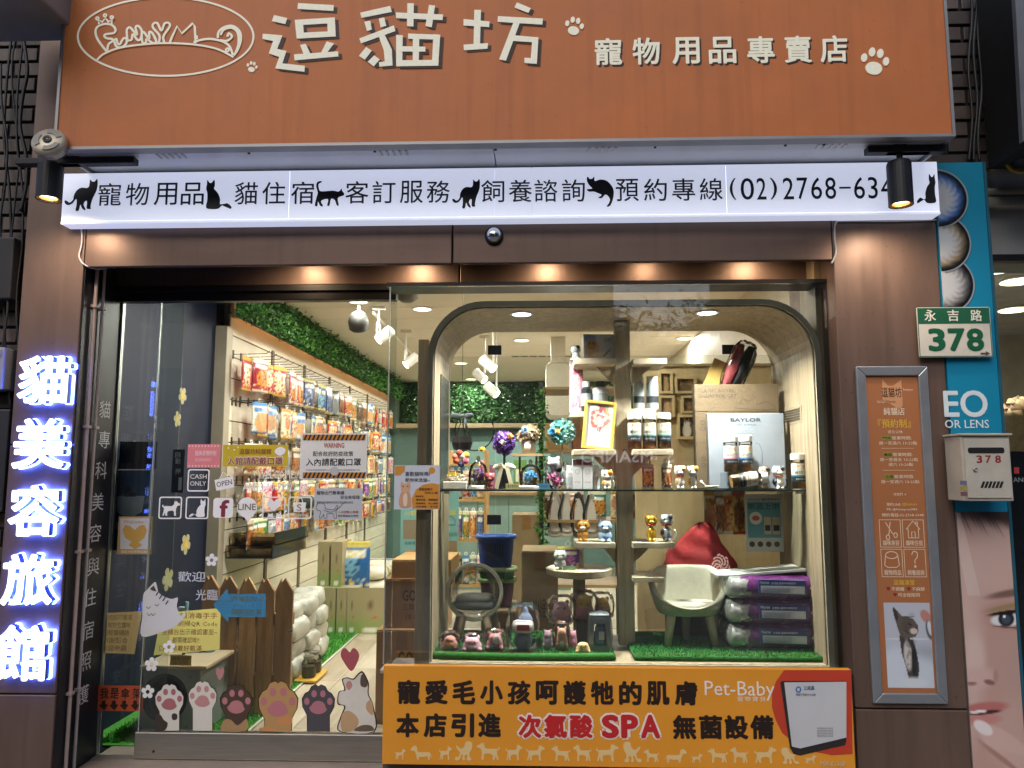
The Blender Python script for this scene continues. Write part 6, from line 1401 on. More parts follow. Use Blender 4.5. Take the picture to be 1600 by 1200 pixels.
# bell jars
for k, (px, w, fl_, lab, Y) in enumerate(((829, .05, ('#2a7ab8', '#4a9cd0', '#8ac4e4'), 'glass dome with blue flowers and a small orange cat', .03), (747, .045, ('#3a1f4a', '#6a3a7a', '#8a5a8a'), 'glass dome with dried purple flowers', .06))):
    t = thing('glass_dome', lab + ' on the glass shelf', 'glass dome', (P(px, 764, Y).x, Y, zq))
    h = (.115, .13)[k]; ob('dome', lathe([(w, .016), (w, h * .6), (w * .8, h * .85), (w * .3, h), (.008, h * 1.02)], 24, cap=False), glass('#f6f8f8', 1.35), t, smooth=True); ob('knob', ell((0, 0, h * 1.1), .009, .009, .012), glass('#e8d8c0', 1.45), t, smooth=True); ob('base', lathe([(w * 1.15, 0), (w * 1.15, .012), (w, .016)], 24), mat('#d8d6d0', .4), t)
    ob('flowers', petals(160, (0, 0, h * .5), w * .6, w * .6, h * .22, .011, 31 + k), leafmat(*fl_), t); ob('moss', petals(90, (0, 0, .03), w * .8, w * .8, .014, .01, 33), leafmat('#8a7a5a', '#c9bfa8', '#e6e0d0'), t)
    if k == 0: ob('orange_cat', J(ell((.022, -.03, .03), .014, .013, .014), ell((.022, -.032, .046), .011, .011, .01)), mat('#d99a3a', .5), t, smooth=True)
# coloured balls, yellow flowers, sand tray
t = thing('felt_ball_cluster', 'cluster of coloured felt balls at the end of the glass shelf', 'felt balls', (P(720, 764, .12).x, .12, zq))
for k, (px, py, c_) in enumerate(((713, 720, '#d9603a'), (722, 713, '#c9bcb0'), (728, 711, '#d9b83a'), (718, 708, '#b04a3a'), (727, 720, '#c9607a'), (720, 725, '#3a4a7a'), (712, 714, '#d0786a'))):
    q = P(px, py, .12); ob('felt_ball', ell((q.x - WL[t].x, .004 * (k % 3), q.z - zq), .0165, .0165, .0165, 14, 10), mat(c_, .9, var=.1, vs=60), t, smooth=True)
ob('stick', cyl(.003, P(720, 722, .12).z - zq, 6), mat('#4a3a2a', .7), t)
t = thing('decorated_tray', 'low white tray of shells and yellow decorations at the end of the glass shelf', 'tray', (P(712, 764, .04).x, .04, zq)); ob('tray', box(-.055, .055, -.04, .05, 0, .035), mat('#c9c7c0', .4), t, bevel=.003); ob('shells', petals(160, (0, 0, .05), .05, .035, .02, .011, 51), leafmat('#b9a888', '#dcd0b8', '#f0e8d8'), t); ob('yellow_blocks', J(box(-.035, .0, -.02, .01, .06, .08), box(.0, .02, .0, .02, .06, .075)), mat('#d6bc3a', .5), t)
flowerpot(753, 764, 702, .14, zq, 'yellow dried flower in a small red pot on the glass shelf', ('#c99a1a', '#e0bc2a', '#f0d84a'), .016, 90, '#8a4a44', 61)
catfig(757, 774, 735, 762, .03, zq, 'dark red pottery cat between the dome and the purple flowers', '#8a3f42', big=.62, muzzle='#9a4a4c')
# plush with pink flowers
t = thing('plush_bouquet', 'white and black plush with pink roses wrapped in clear film', 'plush', (P(868, 764, .06).x, .06, zq)); zz = P(868, 724, .06).z - zq
ob('body', J(ell((0, 0, zz * .55), .022, .02, zz * .4), ell((-.008, 0, zz), .03, .026, .026), ell((-.028, 0, zz + .022), .009, .008, .011), ell((.012, 0, zz + .024), .009, .008, .011)), mat('#d9d6d2', .8), t, mods=smoothmods(.003)); ob('black_patch', ell((.014, -.008, zz - .025), .018, .02, .018), mat('#1c1a1e', .8), t, smooth=True)
for k, (dx, dz) in enumerate(((-.02, .055), (.016, .04), (.0, .03))): ob('rose', petals(60, (dx, -.026, dz), .018, .014, .016, .009, 70 + k), leafmat('#b84a8a', '#d878a8', '#e8a0c4'), t)
ob('film', lathe([(.018, 0), (.04, .03), (.045, .08), (.055, .125)], 14, cap=False), glass('#f4f4f6', 1.35, .05), t, smooth=True)
for k, (px, c_, tx) in enumerate(((801, '#d6c98a', '$1200'), (848, '#5a9ac4', '$450'))):
    q, w, h = size(px - 11, px + 11, 752, 761, -.01); t = ob('price_tag', tr(box(-w / 2, w / 2, 0, .002, 0, h), (q.x, -.01, zq), rx=0), mat(c_, .6), label=('cream', 'blue')[k] + ' handwritten price tag on the edge of the glass shelf', cat='price tag'); ob('lettering', tshape(tx, q.x - w * .35, q.x + w * .35, zq + h * .25, zq + h * .75, -.0115), mat('#2a3a5a', .6, var=0), t)
# cardboard and white boxes on the right
def leanbox(px0, px1, pyt, pyb, Y, z, d, col, label, name='display_carton'):
    q, w, h = size(px0, px1, pyt, pyb, Y); t = thing(name, label, 'carton', (q.x, Y, z)); ob('box', box(-w / 2, w / 2, 0, d, 0, h), mat(col, .7, var=.1, vs=6), t, bevel=.002); return t, w, h
t, w, h = leanbox(1089, 1222, 602, 765, .22, zq, .06, '#5c4c36', 'brown cardboard box printed with a reclining cat drawing')
IN = mat('#3a3026', .7, var=0)
ob('print', tshape('CLASSIC ROYAL', -w * .46, -w * .02, h * .92, h * .955, -.001, .01), IN, t); ob('print', tshape('CHAIRS FOR CAT', -w * .46, 0, h * .87, h * .905, -.001, .01), IN, t); ob('print', tshape('CL\nCH', -w * .44, -w * .36, h * .55, h * .65, -.001), IN, t); ob('print', tshape('CL\nCH', -w * .44, -w * .36, h * .2, h * .3, -.001), IN, t)
ob('cat_drawing', J(ribbon(smooth_poly([(w * u, h * v_) for u, v_ in ((-.02, .77), (.02, .82), (.06, .80), (.07, .86), (.12, .84), (.18, .85), (.19, .90), (.24, .84), (.25, .80), (.34, .83), (.42, .80), (.46, .76), (.3, .75), (.1, .76), (-.02, .77))], 4), .0016, -.001)), IN, t); ob('seam_line', J(box(-w / 2, w / 2, -.0012, -.0004, h * .735, h * .738), box(-w / 2, w / 2, -.0012, -.0004, h * .435, h * .437)), IN, t)
t, w, h = leanbox(1109, 1229, 647, 765, .16, zq, .03, '#8b929c', 'white supplies box leaning on the cardboard box')
ob('print', tshape('BAYLOR', -w * .2, w * .2, h * .885, h * .935, -.001, .012), mat('#1c2026', .5, var=0), t); ob('print', tshape('PET  SUPPLIES', -w * .12, w * .14, h * .835, h * .855, -.001), mat('#3c4046', .5, var=0), t); ob('print', tshape('□ □ □', -w * .1, w * .1, h * .74, h * .785, -.001), mat('#9aa0a8', .5, var=0), t); ob('line_drawing', ribbon(smooth_poly([(w * u, h * v_) for u, v_ in ((.12, .6), (.17, .58), (.2, .45), (.19, .32), (.14, .28))], 5, False), .0014, -.001), IN, t)
q = P(1128, 600, .30); t = thing('pet_garment', 'red plaid pet garment with black mesh packed in clear film above the cartons', 'garment', (q.x, .30, q.z - .04)); ob('garment', tr(pillow(.05, .05, .26, 5, wr=.05), (0, 0, 0), ry=24), mat('#9a3f44', .6, var=.35, vs=30), t, smooth=True); ob('mesh_side', tr(pillow(.05, .05, .25, 6, wr=.04), (.055, .01, 0), ry=24), mat('#1a1a1c', .6), t, smooth=True); ob('film', tr(pillow(.125, .07, .28, 7, wr=.04), (.025, -.004, -.005), ry=24), glass('#f4f4f4', 1.4, .08), t, smooth=True)
q = P(1098, 600, .34); ob('yellow_board', tr(box(-.045, .045, 0, .01, 0, .24), (q.x + .01, .35, q.z - .1), ry=24), mat('#c9a95a', .6, var=.1), label='tilted yellow board behind the cardboard box', cat='board')
# red hanging pack strip behind the post
for k, (a, b) in enumerate(((1004, 1022), (1034, 1050))):
    q, w, h = size(a, b, 725, 763, .14); bag('snack_pouch', w, h, .02, ('crimson', 'brown')[k], 80 + k, (q.x, .14, zq), 0, ('dark red', 'brown')[k] + ' snack pouch standing behind the post on the glass shelf', 'pouch')

# ------------------------------------------------------------------ floor of the window
for k, (a, b, lab) in enumerate(((672, 962, 'green turf mat on the display floor at the door side'), (990, 1284, 'green turf mat on the display floor under the cream chair'))):
    x0, x1 = P(a, 1030, -.10).x, P(b, 1030, -.10).x
    m_ = ob('turf_mat', box(x0, x1, -.13, .41, zfl + .0005, zfl + .022), mat('#15581f', .9, var=.4, vs=60, bump=.8, bs=120), label=lab, cat='mat', bevel=.008)
    r_ = random.Random(20 + k); v, f = [], []
    for _ in range(9000):
        x, y = r_.uniform(x0 + .004, x1 - .004), -.13 + .5 * r_.random(); j = len(v); an = r_.uniform(0, 6.28); hh = r_.uniform(.005, .013); e = .0022
        v += [(x - e * math.cos(an), y - e * math.sin(an), zfl + .021), (x + e * math.cos(an), y + e * math.sin(an), zfl + .021), (x + r_.uniform(-.006, .006), y + r_.uniform(-.006, .006), zfl + .022 + hh)]; f.append((j, j + 1, j + 2))
    ob('pile', (v, f), leafmat('#0f4a18', '#1f7a2a', '#34983a'), m_, kind='stuff')
zm = zfl + .023
ob('mat_fold', tube(smooth_poly([(P(674, 1018, -.1).x, -.115, zm - .006), (P(760, 1026, -.1).x, -.128, zm - .008), (P(860, 1028, -.1).x, -.13, zm - .008), (P(958, 1020, -.1).x, -.12, zm - .006)], 6, False), .016, 10), mat('#17611f', .9, var=.4, vs=70, bump=.8, bs=120), smooth=True, label='rolled front edge of the green turf mat by the toys', cat='mat')
# round cat chair
Yc = .16
q, w, h = size(696, 786, 878, 972, Yc); cz = P(741, 925, Yc).z; R0 = w / 2
t = thing('round_cat_chair', 'round clear cat chair with a grey rim, dark cushion and wooden legs', 'cat chair', (q.x, Yc, zm)); cz -= zm
ob('rim', tube([(R0 * .94 * math.cos(a), 0, cz + R0 * .94 * math.sin(a)) for a in np.linspace(0, 6.2832, 49)], R0 * .07, 8, False), mat('#e4dfd2', .4, var=.2, vs=30, bump=.5), t, smooth=True)
ob('bowl', tr(lathe([(R0 * .93, 0), (R0 * .9, .06), (R0 * .7, .13), (R0 * .3, .17), (.002, .175)], 36, cap=False), (0, 0, cz), rx=-90), glass('#f2f0ea', 1.4, gain=.7), t, smooth=True)
ob('cushion', tr(pillow(R0 * 1.5, .14, .055, 3), (0, .03, cz - R0 * .62)), mat('#6a6c6e', .8, var=.1), t, smooth=True); ob('cushion_top', tr(pillow(R0 * 1.3, .12, .04, 4), (0, .02, cz - R0 * .36)), mat('#7c7c78', .8), t, smooth=True)
for dx, y_ in ((-.07, -.01), (.075, -.01), (.11, .1), (-.1, .1)): ob('leg', tube([(dx * .75, y_, cz - R0 * .8), (dx * 1.05, y_, .0)], [.018, .016], 12), wood('#9a8468', '#b8a284', .5, 'z'), t, smooth=True)
# cream boucle chair in film
Yc = .06
q, w, h = size(1018, 1146, 908, 1030, Yc)
t = thing('cream_pet_chair', 'cream fabric bucket pet chair on wooden legs, wrapped in clear film', 'pet chair', (q.x - .0, Yc + .07, zm))
def shell(k, inner=False):
    v, f = [], []; n, m = 40, 8
    zb = h * .39
    for j in range(m + 1):
        for i in range(n):
            a = 2 * math.pi * i / n; back = .5 + .5 * math.sin(a)   # +y is the back
            rim = zb + h * (.11 + .50 * min(1, max(0, back * 1.2)) ** .9)
            tt = j / m; z = zb - h * .02 + (rim - zb + h * .02) * tt
            rr = (.34 + .16 * tt ** .6) * w * k
            v.append((rr * math.cos(a), rr * .62 * math.sin(a), z + (0 if not inner else .01)))
    for j in range(m):
        for i in range(n): a, b = j * n + i, j * n + (i + 1) % n; f.append((a, b, b + n, a + n))
    f.append(tuple(range(n - 1, -1, -1)))
    return v, f, n, m
v1, f1, n, m = shell(1.0); v2, f2, _, _ = shell(.84)
o2 = len(v1); fa_ = f1 + [tuple(x + o2 for x in reversed(p_)) for p_ in f2]
for i in range(n): a, b = m * n + i, m * n + (i + 1) % n; fa_.append((a, b, o2 + b, o2 + a))
FAB = mat('#d2cab8', .95, var=.08, vs=40, bump=.7, bs=260)
def sub(o): s_ = o.modifiers.new('s', 'SUBSURF'); s_.levels = s_.render_levels = 1
ob('shell', (v1 + v2, fa_), FAB, t, smooth=True, mods=sub)
ob('cushion', tr(pillow(w * .72, w * .42, h * .14, 9, wr=.01), (0, -.02, h * .43)), FAB, t, smooth=True)
LW = wood('#bfae90', '#d8c8aa', .5, 'z')
for dx, y_ in ((-.27, -.2), (.27, -.2), (0, .25)): ob('leg', tube([(dx * w * .85, y_ * w * .6, h * .41), (dx * w * 1.1, y_ * w * .8, .0)], [.021, .017], 14), LW, t, smooth=True)
v3, f3, _, _ = shell(1.03); ob('film', (v3, f3[:-1]), glass('#fcfcfa', 1.4, .14, gain=.5), t, smooth=True)
g_ = random.Random(3); ob('film_skirt', ([(w * .5 * math.cos(a) * (1 + .12 * g_.random()), w * .31 * math.sin(a) * (1 + .12 * g_.random()), z) for z in (h * .42, h * .28, h * .14) for a in np.linspace(.3, 3.0, 16)], [(j * 16 + i, j * 16 + i + 1, j * 16 + i + 17, j * 16 + i + 16) for j in range(2) for i in range(15)]), glass('#f2f2f0', 1.35, .1), t)
# purple food bags
for k, (pt_, pb_) in enumerate(((989, 1026), (952, 988), (913, 952))):
    q, w, h = size(1141, 1302, pt_, pb_, -.02); z = zm + k * .108; hh = .112; w = .46; x = P(1222, 960, -.02).x
    t = thing('cat_food_sack', 'purple cat food sack with a blue label, %s of the stack of three' % ('bottom', 'middle', 'top')[k], 'sack', (x, .12, z), 'purple cat food sacks in the window')
    ob('sack', pillow(w, .28, hh, k, 24, 12, .32, .012), mat('#5e2460', .25, var=.35, vs=7, bump=.5, bs=14, coat=.4), t, smooth=True)
    fy = -.1455
    pn = [(-w * .22, hh * .30), (w * .24, hh * .26), (w * .24, hh * .82), (-w * .22, hh * .86)]
    L_ = ob('label_panel', prism(pn, fy - .004, fy + .02), mat('#2a3f7a', .3, var=.05), t)
    ob('label_text_area', prism([(-w * .2, hh * .34), (w * .22, hh * .30), (w * .22, hh * .60), (-w * .2, hh * .63)], fy - .006, fy - .0045), mat('#c4c8d2', .4, var=.1, vs=60), L_)
    ob('label_text', J(tshape('Nurse', -w * .21, -w * .12, hh * .7, hh * .82, fy - .006, .02), tshape('全營養 貓飼料專業配方', -w * .1, w * .14, hh * .68, hh * .77, fy - .006, .006)), mat('#dfe4ee', .4, var=0), L_); ob('label_lines', J(*[box(-w * .19, w * .08, fy - .0075, fy - .0062, hh * (.36 + .045 * j), hh * (.37 + .045 * j)) for j in range(5)]), mat('#6a6e86', .5, var=0), L_)
    ob('white_cat', flat(fit([(1 - u, v_) for u, v_ in CATC], w * .27, w * .41, hh * .28, hh * .8), fy - .004), mat('#e4e0e4', .4, var=0), t)
    ob('silver_end', tr(pillow(w * .27, .285, hh * .96, k + 9, 16, 10, .4, .02), (-w * .38, 0, hh * .02)), mat('#a9a9a6', .25, .3, var=.3, vs=25, bump=.5, bs=30), t, smooth=True)
    ob('yellow_patch', tr(pillow(.06, .29, hh * .7, k + 3, 12, 8, .4), (w * .46, 0, hh * .2)), mat('#b89a3a', .3, var=.3, vs=30), t, smooth=True)
ob('white_tray', tr(box(-.2, .2, -.1, .1, 0, .012), (P(1180, 905, .14).x, .12, zm + .327), ry=-5), mat('#c9c9c6', .4), label='thin white board lying across the top purple sack', cat='board', bevel=.002)
# red cushion bag and poster
q, w, h = size(1045, 1152, 818, 912, .26)
t = thing('red_cushion', 'large crumpled red fabric bag with a white printed tree', 'bag', (q.x, .30, q.z)); 
prof = smooth_poly([(-.5, .5, 0), (-.54, .54, .1), (-.53, .5, .3), (-.5, .40, .5), (-.36, .32, .68), (-.20, .24, .85), (-.06, .16, .97), (.0, .08, 1.0)], 3, False)
vv, ff, g_ = [], [], random.Random(2)
for j, (xl, xr, zt_) in enumerate(prof):
    for i in range(28):
        a = 2 * math.pi * i / 28; cx_, rx_ = (xl + xr) / 2 * w, (xr - xl) / 2 * w; wr_ = 1 + .05 * math.sin(4 * a + 7 * zt_) + .04 * math.sin(9 * a - 11 * zt_ + 1)
        vv.append((cx_ + rx_ * math.cos(a) * wr_, (.055 * (1 - .6 * zt_)) * math.sin(a) * wr_ + .006 * math.sin(zt_ * 21 + 3 * a), h * zt_ + .006 * math.sin(5 * a + 2)))
for j in range(len(prof) - 1): ff += [(j * 28 + i, j * 28 + (i + 1) % 28, (j + 1) * 28 + (i + 1) % 28, (j + 1) * 28 + i) for i in range(28)]
ff.append(tuple(range((len(prof) - 1) * 28, len(prof) * 28)))
ob('bag', (vv, ff), mat('#9a2226', .75, var=.2, vs=9, bump=1.0, bs=18), t, smooth=True)
ob('lettering', tr(tshape('Earth in my', -w * .27, w * .1, -.012, .012, -.064, .01), (-.02, 0, h * .2), ry=16), mat('#e0cfcb', .7, var=0), t)
r_ = random.Random(8); ob('tree_print', flat([(0, 0), (.001, 0), (0, .001)], -.042) if False else J(*[tr(flat(circ(0, 0, .009, .004, 8), -.062), (w * .25 + .045 * math.cos(k * 2.4) * (k / 40) ** .5, -.00002 * k, h * .3 + .055 * math.sin(k * 2.4) * (k / 40) ** .5), ry=k * 40) for k in range(42)]), mat('#d8a9a6', .7, var=0), t)
ob('support_box', box(-w * .5, w * .5, -.02, .10, zm - q.z - .0, -.012), mat('#57503f', .7), t)
q, w, h = size(1166, 1225, 772, 862, .30)
t = ob('cat_food_poster', tr(box(-w / 2, w / 2, 0, .002, 0, h), (q.x, .30, q.z)), mat('#c9c9c4', .5, var=.04), label='white and teal product poster hung inside the right of the window', cat='poster')
def pq(nm, u0, u1, v0, v1, c_, i=1): return ob(nm, flat([(q.x - w / 2 + w * a, q.z + h * b) for a, b in ((u0, v0), (u1, v0), (u1, v1), (u0, v1))], .30 - .001 * i), mat(c_, .5, var=.04), t)
pq('teal_field', .06, .94, .24, .86, '#5f9aa6'); pq('pack', .5, .68, .3, .6, '#c9b89a', 2); pq('pack', .72, .92, .3, .6, '#c4b090', 2); pq('pack_label', .52, .66, .36, .46, '#2c343c', 3); pq('pack_label', .74, .9, .36, .46, '#2c343c', 3)
ob('disc', flat(circ(q.x - w * .22, q.z + h * .58, w * .17, n=24), .298), mat('#dfe2e0', .5), t); ob('salmon', flat(circ(q.x - w * .22, q.z + h * .58, w * .1, w * .07, n=20), .297), mat('#c2604a', .5), t)
ob('lettering', tshape('新品上市', q.x - w * .42, q.x + w * .42, q.z + h * .73, q.z + h * .84, .297, .02), mat('#2f5f6c', .5, var=0), t); ob('lettering', tshape('BYE CAT 凍乾零食系列', q.x - w * .4, q.x + w * .42, q.z + h * .88, q.z + h * .93, .298, .006), mat('#3a3a3a', .5, var=0), t)
for k in range(4): ob('bowl_icon', flat(circ(q.x - w * .34 + w * .22 * k, q.z + h * .13, w * .075, n=16), .298), mat('#4a3a2c', .5), t)
for k, (px, cc) in enumerate(((1112, 'cream'), (1128, 'brown'), (1142, 'orange'), (1156, 'yellow'))):
    q2 = P(px, 835, .36); bag('hanging_pouch', .07, .22, .03, cc, 400 + k, (q2.x, .36, q2.z), rad(4 * k), '%s pouch hanging below the glass shelf behind the poster, %s along' % (cc, ORD[k]), 'pouch', 'pouches hanging behind the poster')
# toys
PL = glass('#fdfdfd', 1.45, .10, gain=.8)
def toy(px0, px1, pyt, pyb, Y, body, spots, label, film=True, ears=True, shape=(1, 1)):
    q, w, h = size(px0, px1, pyt, pyb, Y); t = thing('plush_toy', label, 'plush toy', (q.x, Y, zm + max(0, q.z - zm) * 0), 'plush toys on the display floor')
    dz = max(0, q.z - zm); tint = lambda c_: tuple(x * .72 + .28 * y for x, y in zip(lin(c_), (.82, .74, .72)))
    s = J(ell((0, 0, h * .38), w * .40 * shape[0], w * .30, h * .36), ell((0, -w * .04, h * .62), w * .32, w * .27, h * .28), *([tr(ell((0, 0, 0), w * .09, w * .06, h * .1), (sx * w * .24, 0, h * .86)) for sx in (-1, 1)] if ears else []), *[ell((sx * w * .3, -w * .14, h * .2), w * .13, w * .12, h * .13) for sx in (-1, 1)])
    o = ob('body', tr(s, (0, 0, dz)), mat(tint(body), .9, var=.12, vs=30, bump=.4, bs=120), t, mods=smoothmods(max(.003, w / 40)))
    for sx in (-1, 1): ob('eye', ell((sx * w * .12, -w * .29, h * .66 + dz), w * .03, w * .02, w * .035, 8, 6), mat('#161214', .2, var=0), t, smooth=True)
    for k, (dx, dz_, c_, rr) in enumerate(spots): ob('patch', ell((dx * w, -w * .22, dz_ * h + dz), rr * w, w * .10, rr * h, 10, 8), mat(c_, .9, var=.1), t, smooth=True)
    if film: ob('film', tr(pillow(w * 1.12, w * .75, h * 1.12, int(px0), 18, 12, .55, .07), (0, 0, dz)), PL, t, smooth=True)
    if dz > .02: ob('base_card', box(-w * .3, w * .3, -.02, .03, 0, dz + .004), mat('#4a4438', .7), t)
    return t
toy(688, 718, 990, 1016, -.06, '#b84a26', ((0, .4, '#d8923a', .2),), 'orange red plush ball toy in film at the end of the mat', ears=False)
toy(719, 757, 996, 1022, -.08, '#d98aa4', ((0, .35, '#ecc0cc', .2),), 'pink plush toy in film in front of the round cat chair')
toy(757, 790, 990, 1022, -.07, '#b02438', ((.05, .6, '#e8e0dc', .22), (-.1, .25, '#3a7a8a', .14)), 'red and white plush toy in film beside the tall film bag')
toy(857, 897, 935, 975, .08, '#c48a96', ((0, .5, '#d8a8b0', .3),), 'large dusty pink plush toy in film at the back of the mat', ears=True)
toy(893, 932, 928, 970, .12, '#a83a24', ((0, .75, '#d0a83a', .3),), 'red and yellow plush toy in film behind the small animals', ears=True)
toy(925, 958, 930, 965, .16, '#8a4a1e', ((0, .7, '#d8a84a', .25),), 'brown and yellow plush toy in film by the post')
toy(866, 890, 982, 1022, -.04, '#c8702a', ((0, .3, '#e8d8c0', .16),), 'orange plush fox in the open fronted toy pack')
toy(888, 904, 985, 1018, -.02, '#c04a7a', ((0, .4, '#e08aa8', .18),), 'magenta plush toy in the open fronted toy pack', film=False)
toy(846, 866, 984, 1018, -.02, '#7a3a5a', ((0, .4, '#b08ab0', .2),), 'purple plush toy in the open fronted toy pack', film=False)
toy(897, 925, 1006, 1026, -.09, '#d8a83a', ((0, .45, '#c47a2a', .12),), 'small yellow plush chick at the front of the mat', film=False, ears=False)
q, w, h = size(793, 842, 944, 1025, -.06)
t = thing('bagged_plush', 'tall clear bag holding a grey plush with a white printed card', 'bagged toy', (q.x, -.06, zm)); h -= max(0, zm - q.z)
ob('plush', J(ell((0, 0, h * .22), w * .3, w * .2, h * .22), ell((.01, 0, h * .58), w * .26, w * .2, h * .26), tr(ell((0, 0, 0), w * .1, .01, h * .12), (.01, 0, h * .84))), mat('#76809a', .9, var=.15), t, mods=smoothmods(.004)); ob('card', tr(pillow(w * .7, .07, h * .26, 5), (0, -.03, h * .42)), mat('#cfc4c0', .6, var=.1), t, smooth=True); ob('card_print', flat([(-w * .2, h * .5), (w * .22, h * .5), (w * .2, h * .62), (-w * .18, h * .62)], -.07), mat('#b0474a', .6, var=.3, vs=60), t)
ob('film', tr(pillow(w * 1.0, .11, h * 1.0, 6, 22, 14, .35, .06)), PL, t, smooth=True); ob('film_seal', tr(box(-w * .5, w * .5, -.002, .002, h * .96, h * 1.06)), PL, t)
q, w, h = size(918, 956, 964, 1020, -.02)
t = thing('toy_pack', 'grey cardboard toy pack with a cut-out window beside the post', 'toy pack', (q.x, -.02, zm)); ob('card', ring([(-w * .5, 0), (w * .5, 0), (w * .4, h), (-w * .4, h)], [(-w * .28, h * .15), (w * .28, h * .15), (w * .22, h * .75), (-w * .22, h * .75)], -.03, .05), mat('#8f979c', .5), t); ob('toy', tr(pillow(w * .4, .05, h * .55, 8), (0, .0, h * .15)), mat('#5f7f9c', .6, var=.3), t, smooth=True); ob('sticker', flat([(-w * .05, h * .32), (w * .18, h * .32), (w * .18, h * .55), (-w * .05, h * .55)], -.034), mat('#d8d8d4', .5), t); ob('film', tr(pillow(w * 1.06, .1, h * 1.06, 9, 18, 12, .4, .04)), PL, t, smooth=True)
t = bag('pink_card', P(905, 850, .1).x - P(870, 850, .1).x, .10, .004, 'purple', 91, (P(888, 888, .09).x, .09, zpl + .001), 0, 'blue and pink backing card standing on the round plate', 'card')
t = ob('green_tag', box(P(880, 885, .02).x, P(899, 885, .02).x, .02, .022, zpl + .001, zpl + .02), mat('#8aa88a', .6), label='small pale green price tag on the round plate', cat='price tag')

# ================================================================== banner below the window
YB = -.335
bn = thing('banner', 'long orange banner with black and red characters and dog silhouettes below the window', 'banner', (P(966, 1195, YB).x, YB, P(966, 1198, YB).z), world=True)
bx0, bx1 = P(598, 1120, YB).x, P(1333, 1120, YB).x; bz0, bz1 = P(966, 1199, YB).z, P(966, 1043, YB).z
ob('board', box(bx0, bx1, YB, YB + .03, bz0, bz1), mat('#e2982e', .45, var=.06, vs=2), bn, bevel=.002)
BI = mat('#23150e', .5, var=0); BRD = mat('#c02428', .5, var=0); BWT = mat('#efe6dc', .5, var=0)
for ch, x in zip('寵愛毛小孩呵護牠的肌膚', (621, 664, 707, 750, 793, 837, 880, 923, 967, 1010, 1054)):
    y = 1062 + (x - 621) * .005; ptxt(bn, ch, (x, y, x + 36, y + 38), YB, BI, .045, name='character')
for ch, x in zip('本店引進', (619, 662, 705, 747)): ptxt(bn, ch, (x, 1114, x + 36, 1152), YB, BI, .045, name='character')
for ch, x in zip('無菌設備', (1051, 1092, 1132, 1172)): y = 1117; ptxt(bn, ch, (x, y, x + 37, y + 38), YB, BI, .045, name='character')
for ch, x, w in zip('次氯酸SPA', (810, 850, 890, 940, 970, 1001), (36, 36, 36, 27, 27, 30)):
    ptxt(bn, ch, (x - 3, 1113, x + w + 3, 1156), YB, BWT, .10, name='character_outline', dy=.0015); ptxt(bn, ch, (x, 1116, x + w, 1153), YB, BRD, .045, name='character', dy=.0045)
ptxt(bn, 'Pet-Baby', (1101, 1064, 1210, 1094), YB, BWT, -.008, name='character'); ptxt(bn, '寵物寶貝', (1152, 1088, 1196, 1096), YB, BWT, 0, .1 + 1.3, name='character')
# red sun, appliance picture
arc = [(1216 + 60 * math.cos(rad(a)) + 55, 1115 + 72 * math.sin(rad(a))) for a in range(90, 271, 10)]
ob('red_disc', flat(pxp([(1330, 1047)] + [(1225, 1047), (1212, 1065), (1206, 1085), (1206, 1105), (1212, 1125), (1222, 1145), (1240, 1160), (1262, 1172), (1300, 1180), (1332, 1178)], YB), YB - .001), mat('#c0402a', .5, var=.08), bn)
ap = ob('appliance_picture', flat(smooth_poly(pxp([(1219, 1066), (1222, 1064), (1322, 1064), (1322, 1158), (1320, 1164), (1250, 1180), (1240, 1178), (1234, 1168)], YB), 1), YB - .002), mat('#2b2726', .5), bn)
ob('appliance_front', flat(pxp([(1225, 1066), (1322, 1065), (1322, 1152), (1250, 1169), (1237, 1166)], YB), YB - .003), mat('#c6c9cd', .4, var=.04), bn)
ob('appliance_emblem', fring(pxp([(1247 + 4.5 * math.cos(a), 1077 + 5 * math.sin(a)) for a in np.linspace(0, 6.28, 17)[:-1]], YB), pxp([(1247 + 2.5 * math.cos(a), 1077 + 3 * math.sin(a)) for a in np.linspace(0, 6.28, 17)[:-1]], YB), YB - .004), mat('#2f6fae', .5), bn)
ptxt(bn, '立威鑫', (1255, 1071, 1272, 1078), YB, mat('#27507c', .5, var=0), .01, dy=.004); ptxt(bn, '微酸性電解水生成機', (1243, 1083, 1274, 1087), YB, mat('#2c4460', .5, var=0), 0, dy=.004)
for k in range(4): ptxt(bn, '清潔除臭安全無毒', (1276, 1136 + 4 * k, 1301, 1139 + 4 * k), YB, mat('#7c8086', .5, var=0), 0, dy=.004)
ptxt(bn, 'MAX-30P', (1281, 1189, 1322, 1197), YB, mat('#cdbb9c', .5, var=0), .012, dy=.003)
DOGP = mat('#e3c489', .5, var=.03)
POOD = [(.05, .0), (.0, .1), (.1, .2), (.2, .18), (.28, .4), (.2, .5), (.05, .7), (.12, .78), (.25, .65), (.4, .62), (.55, .75), (.6, .95), (.75, 1), (.95, .95), (1, .75), (.95, .55), (.85, .4), (.85, .2), (.95, .1), (.9, 0), (.75, 0), (.68, .1), (.72, .25), (.6, .3), (.55, .12), (.62, .05), (.5, 0), (.42, .08), (.46, .3), (.36, .28), (.3, .12), (.22, .02)]
DACH = [(0, .75), (.1, .95), (.2, 1), (.3, .85), (.32, .6), (.5, .55), (.8, .55), (.92, .5), (1, .2), (.98, .15), (.92, .35), (.9, .02), (.82, .02), (.8, .25), (.6, .2), (.4, .2), (.38, .02), (.3, .02), (.26, .3), (.2, .55), (.12, .65), (.02, .62)]
fx = lambda p_: [(1 - u, v_) for u, v_ in p_]
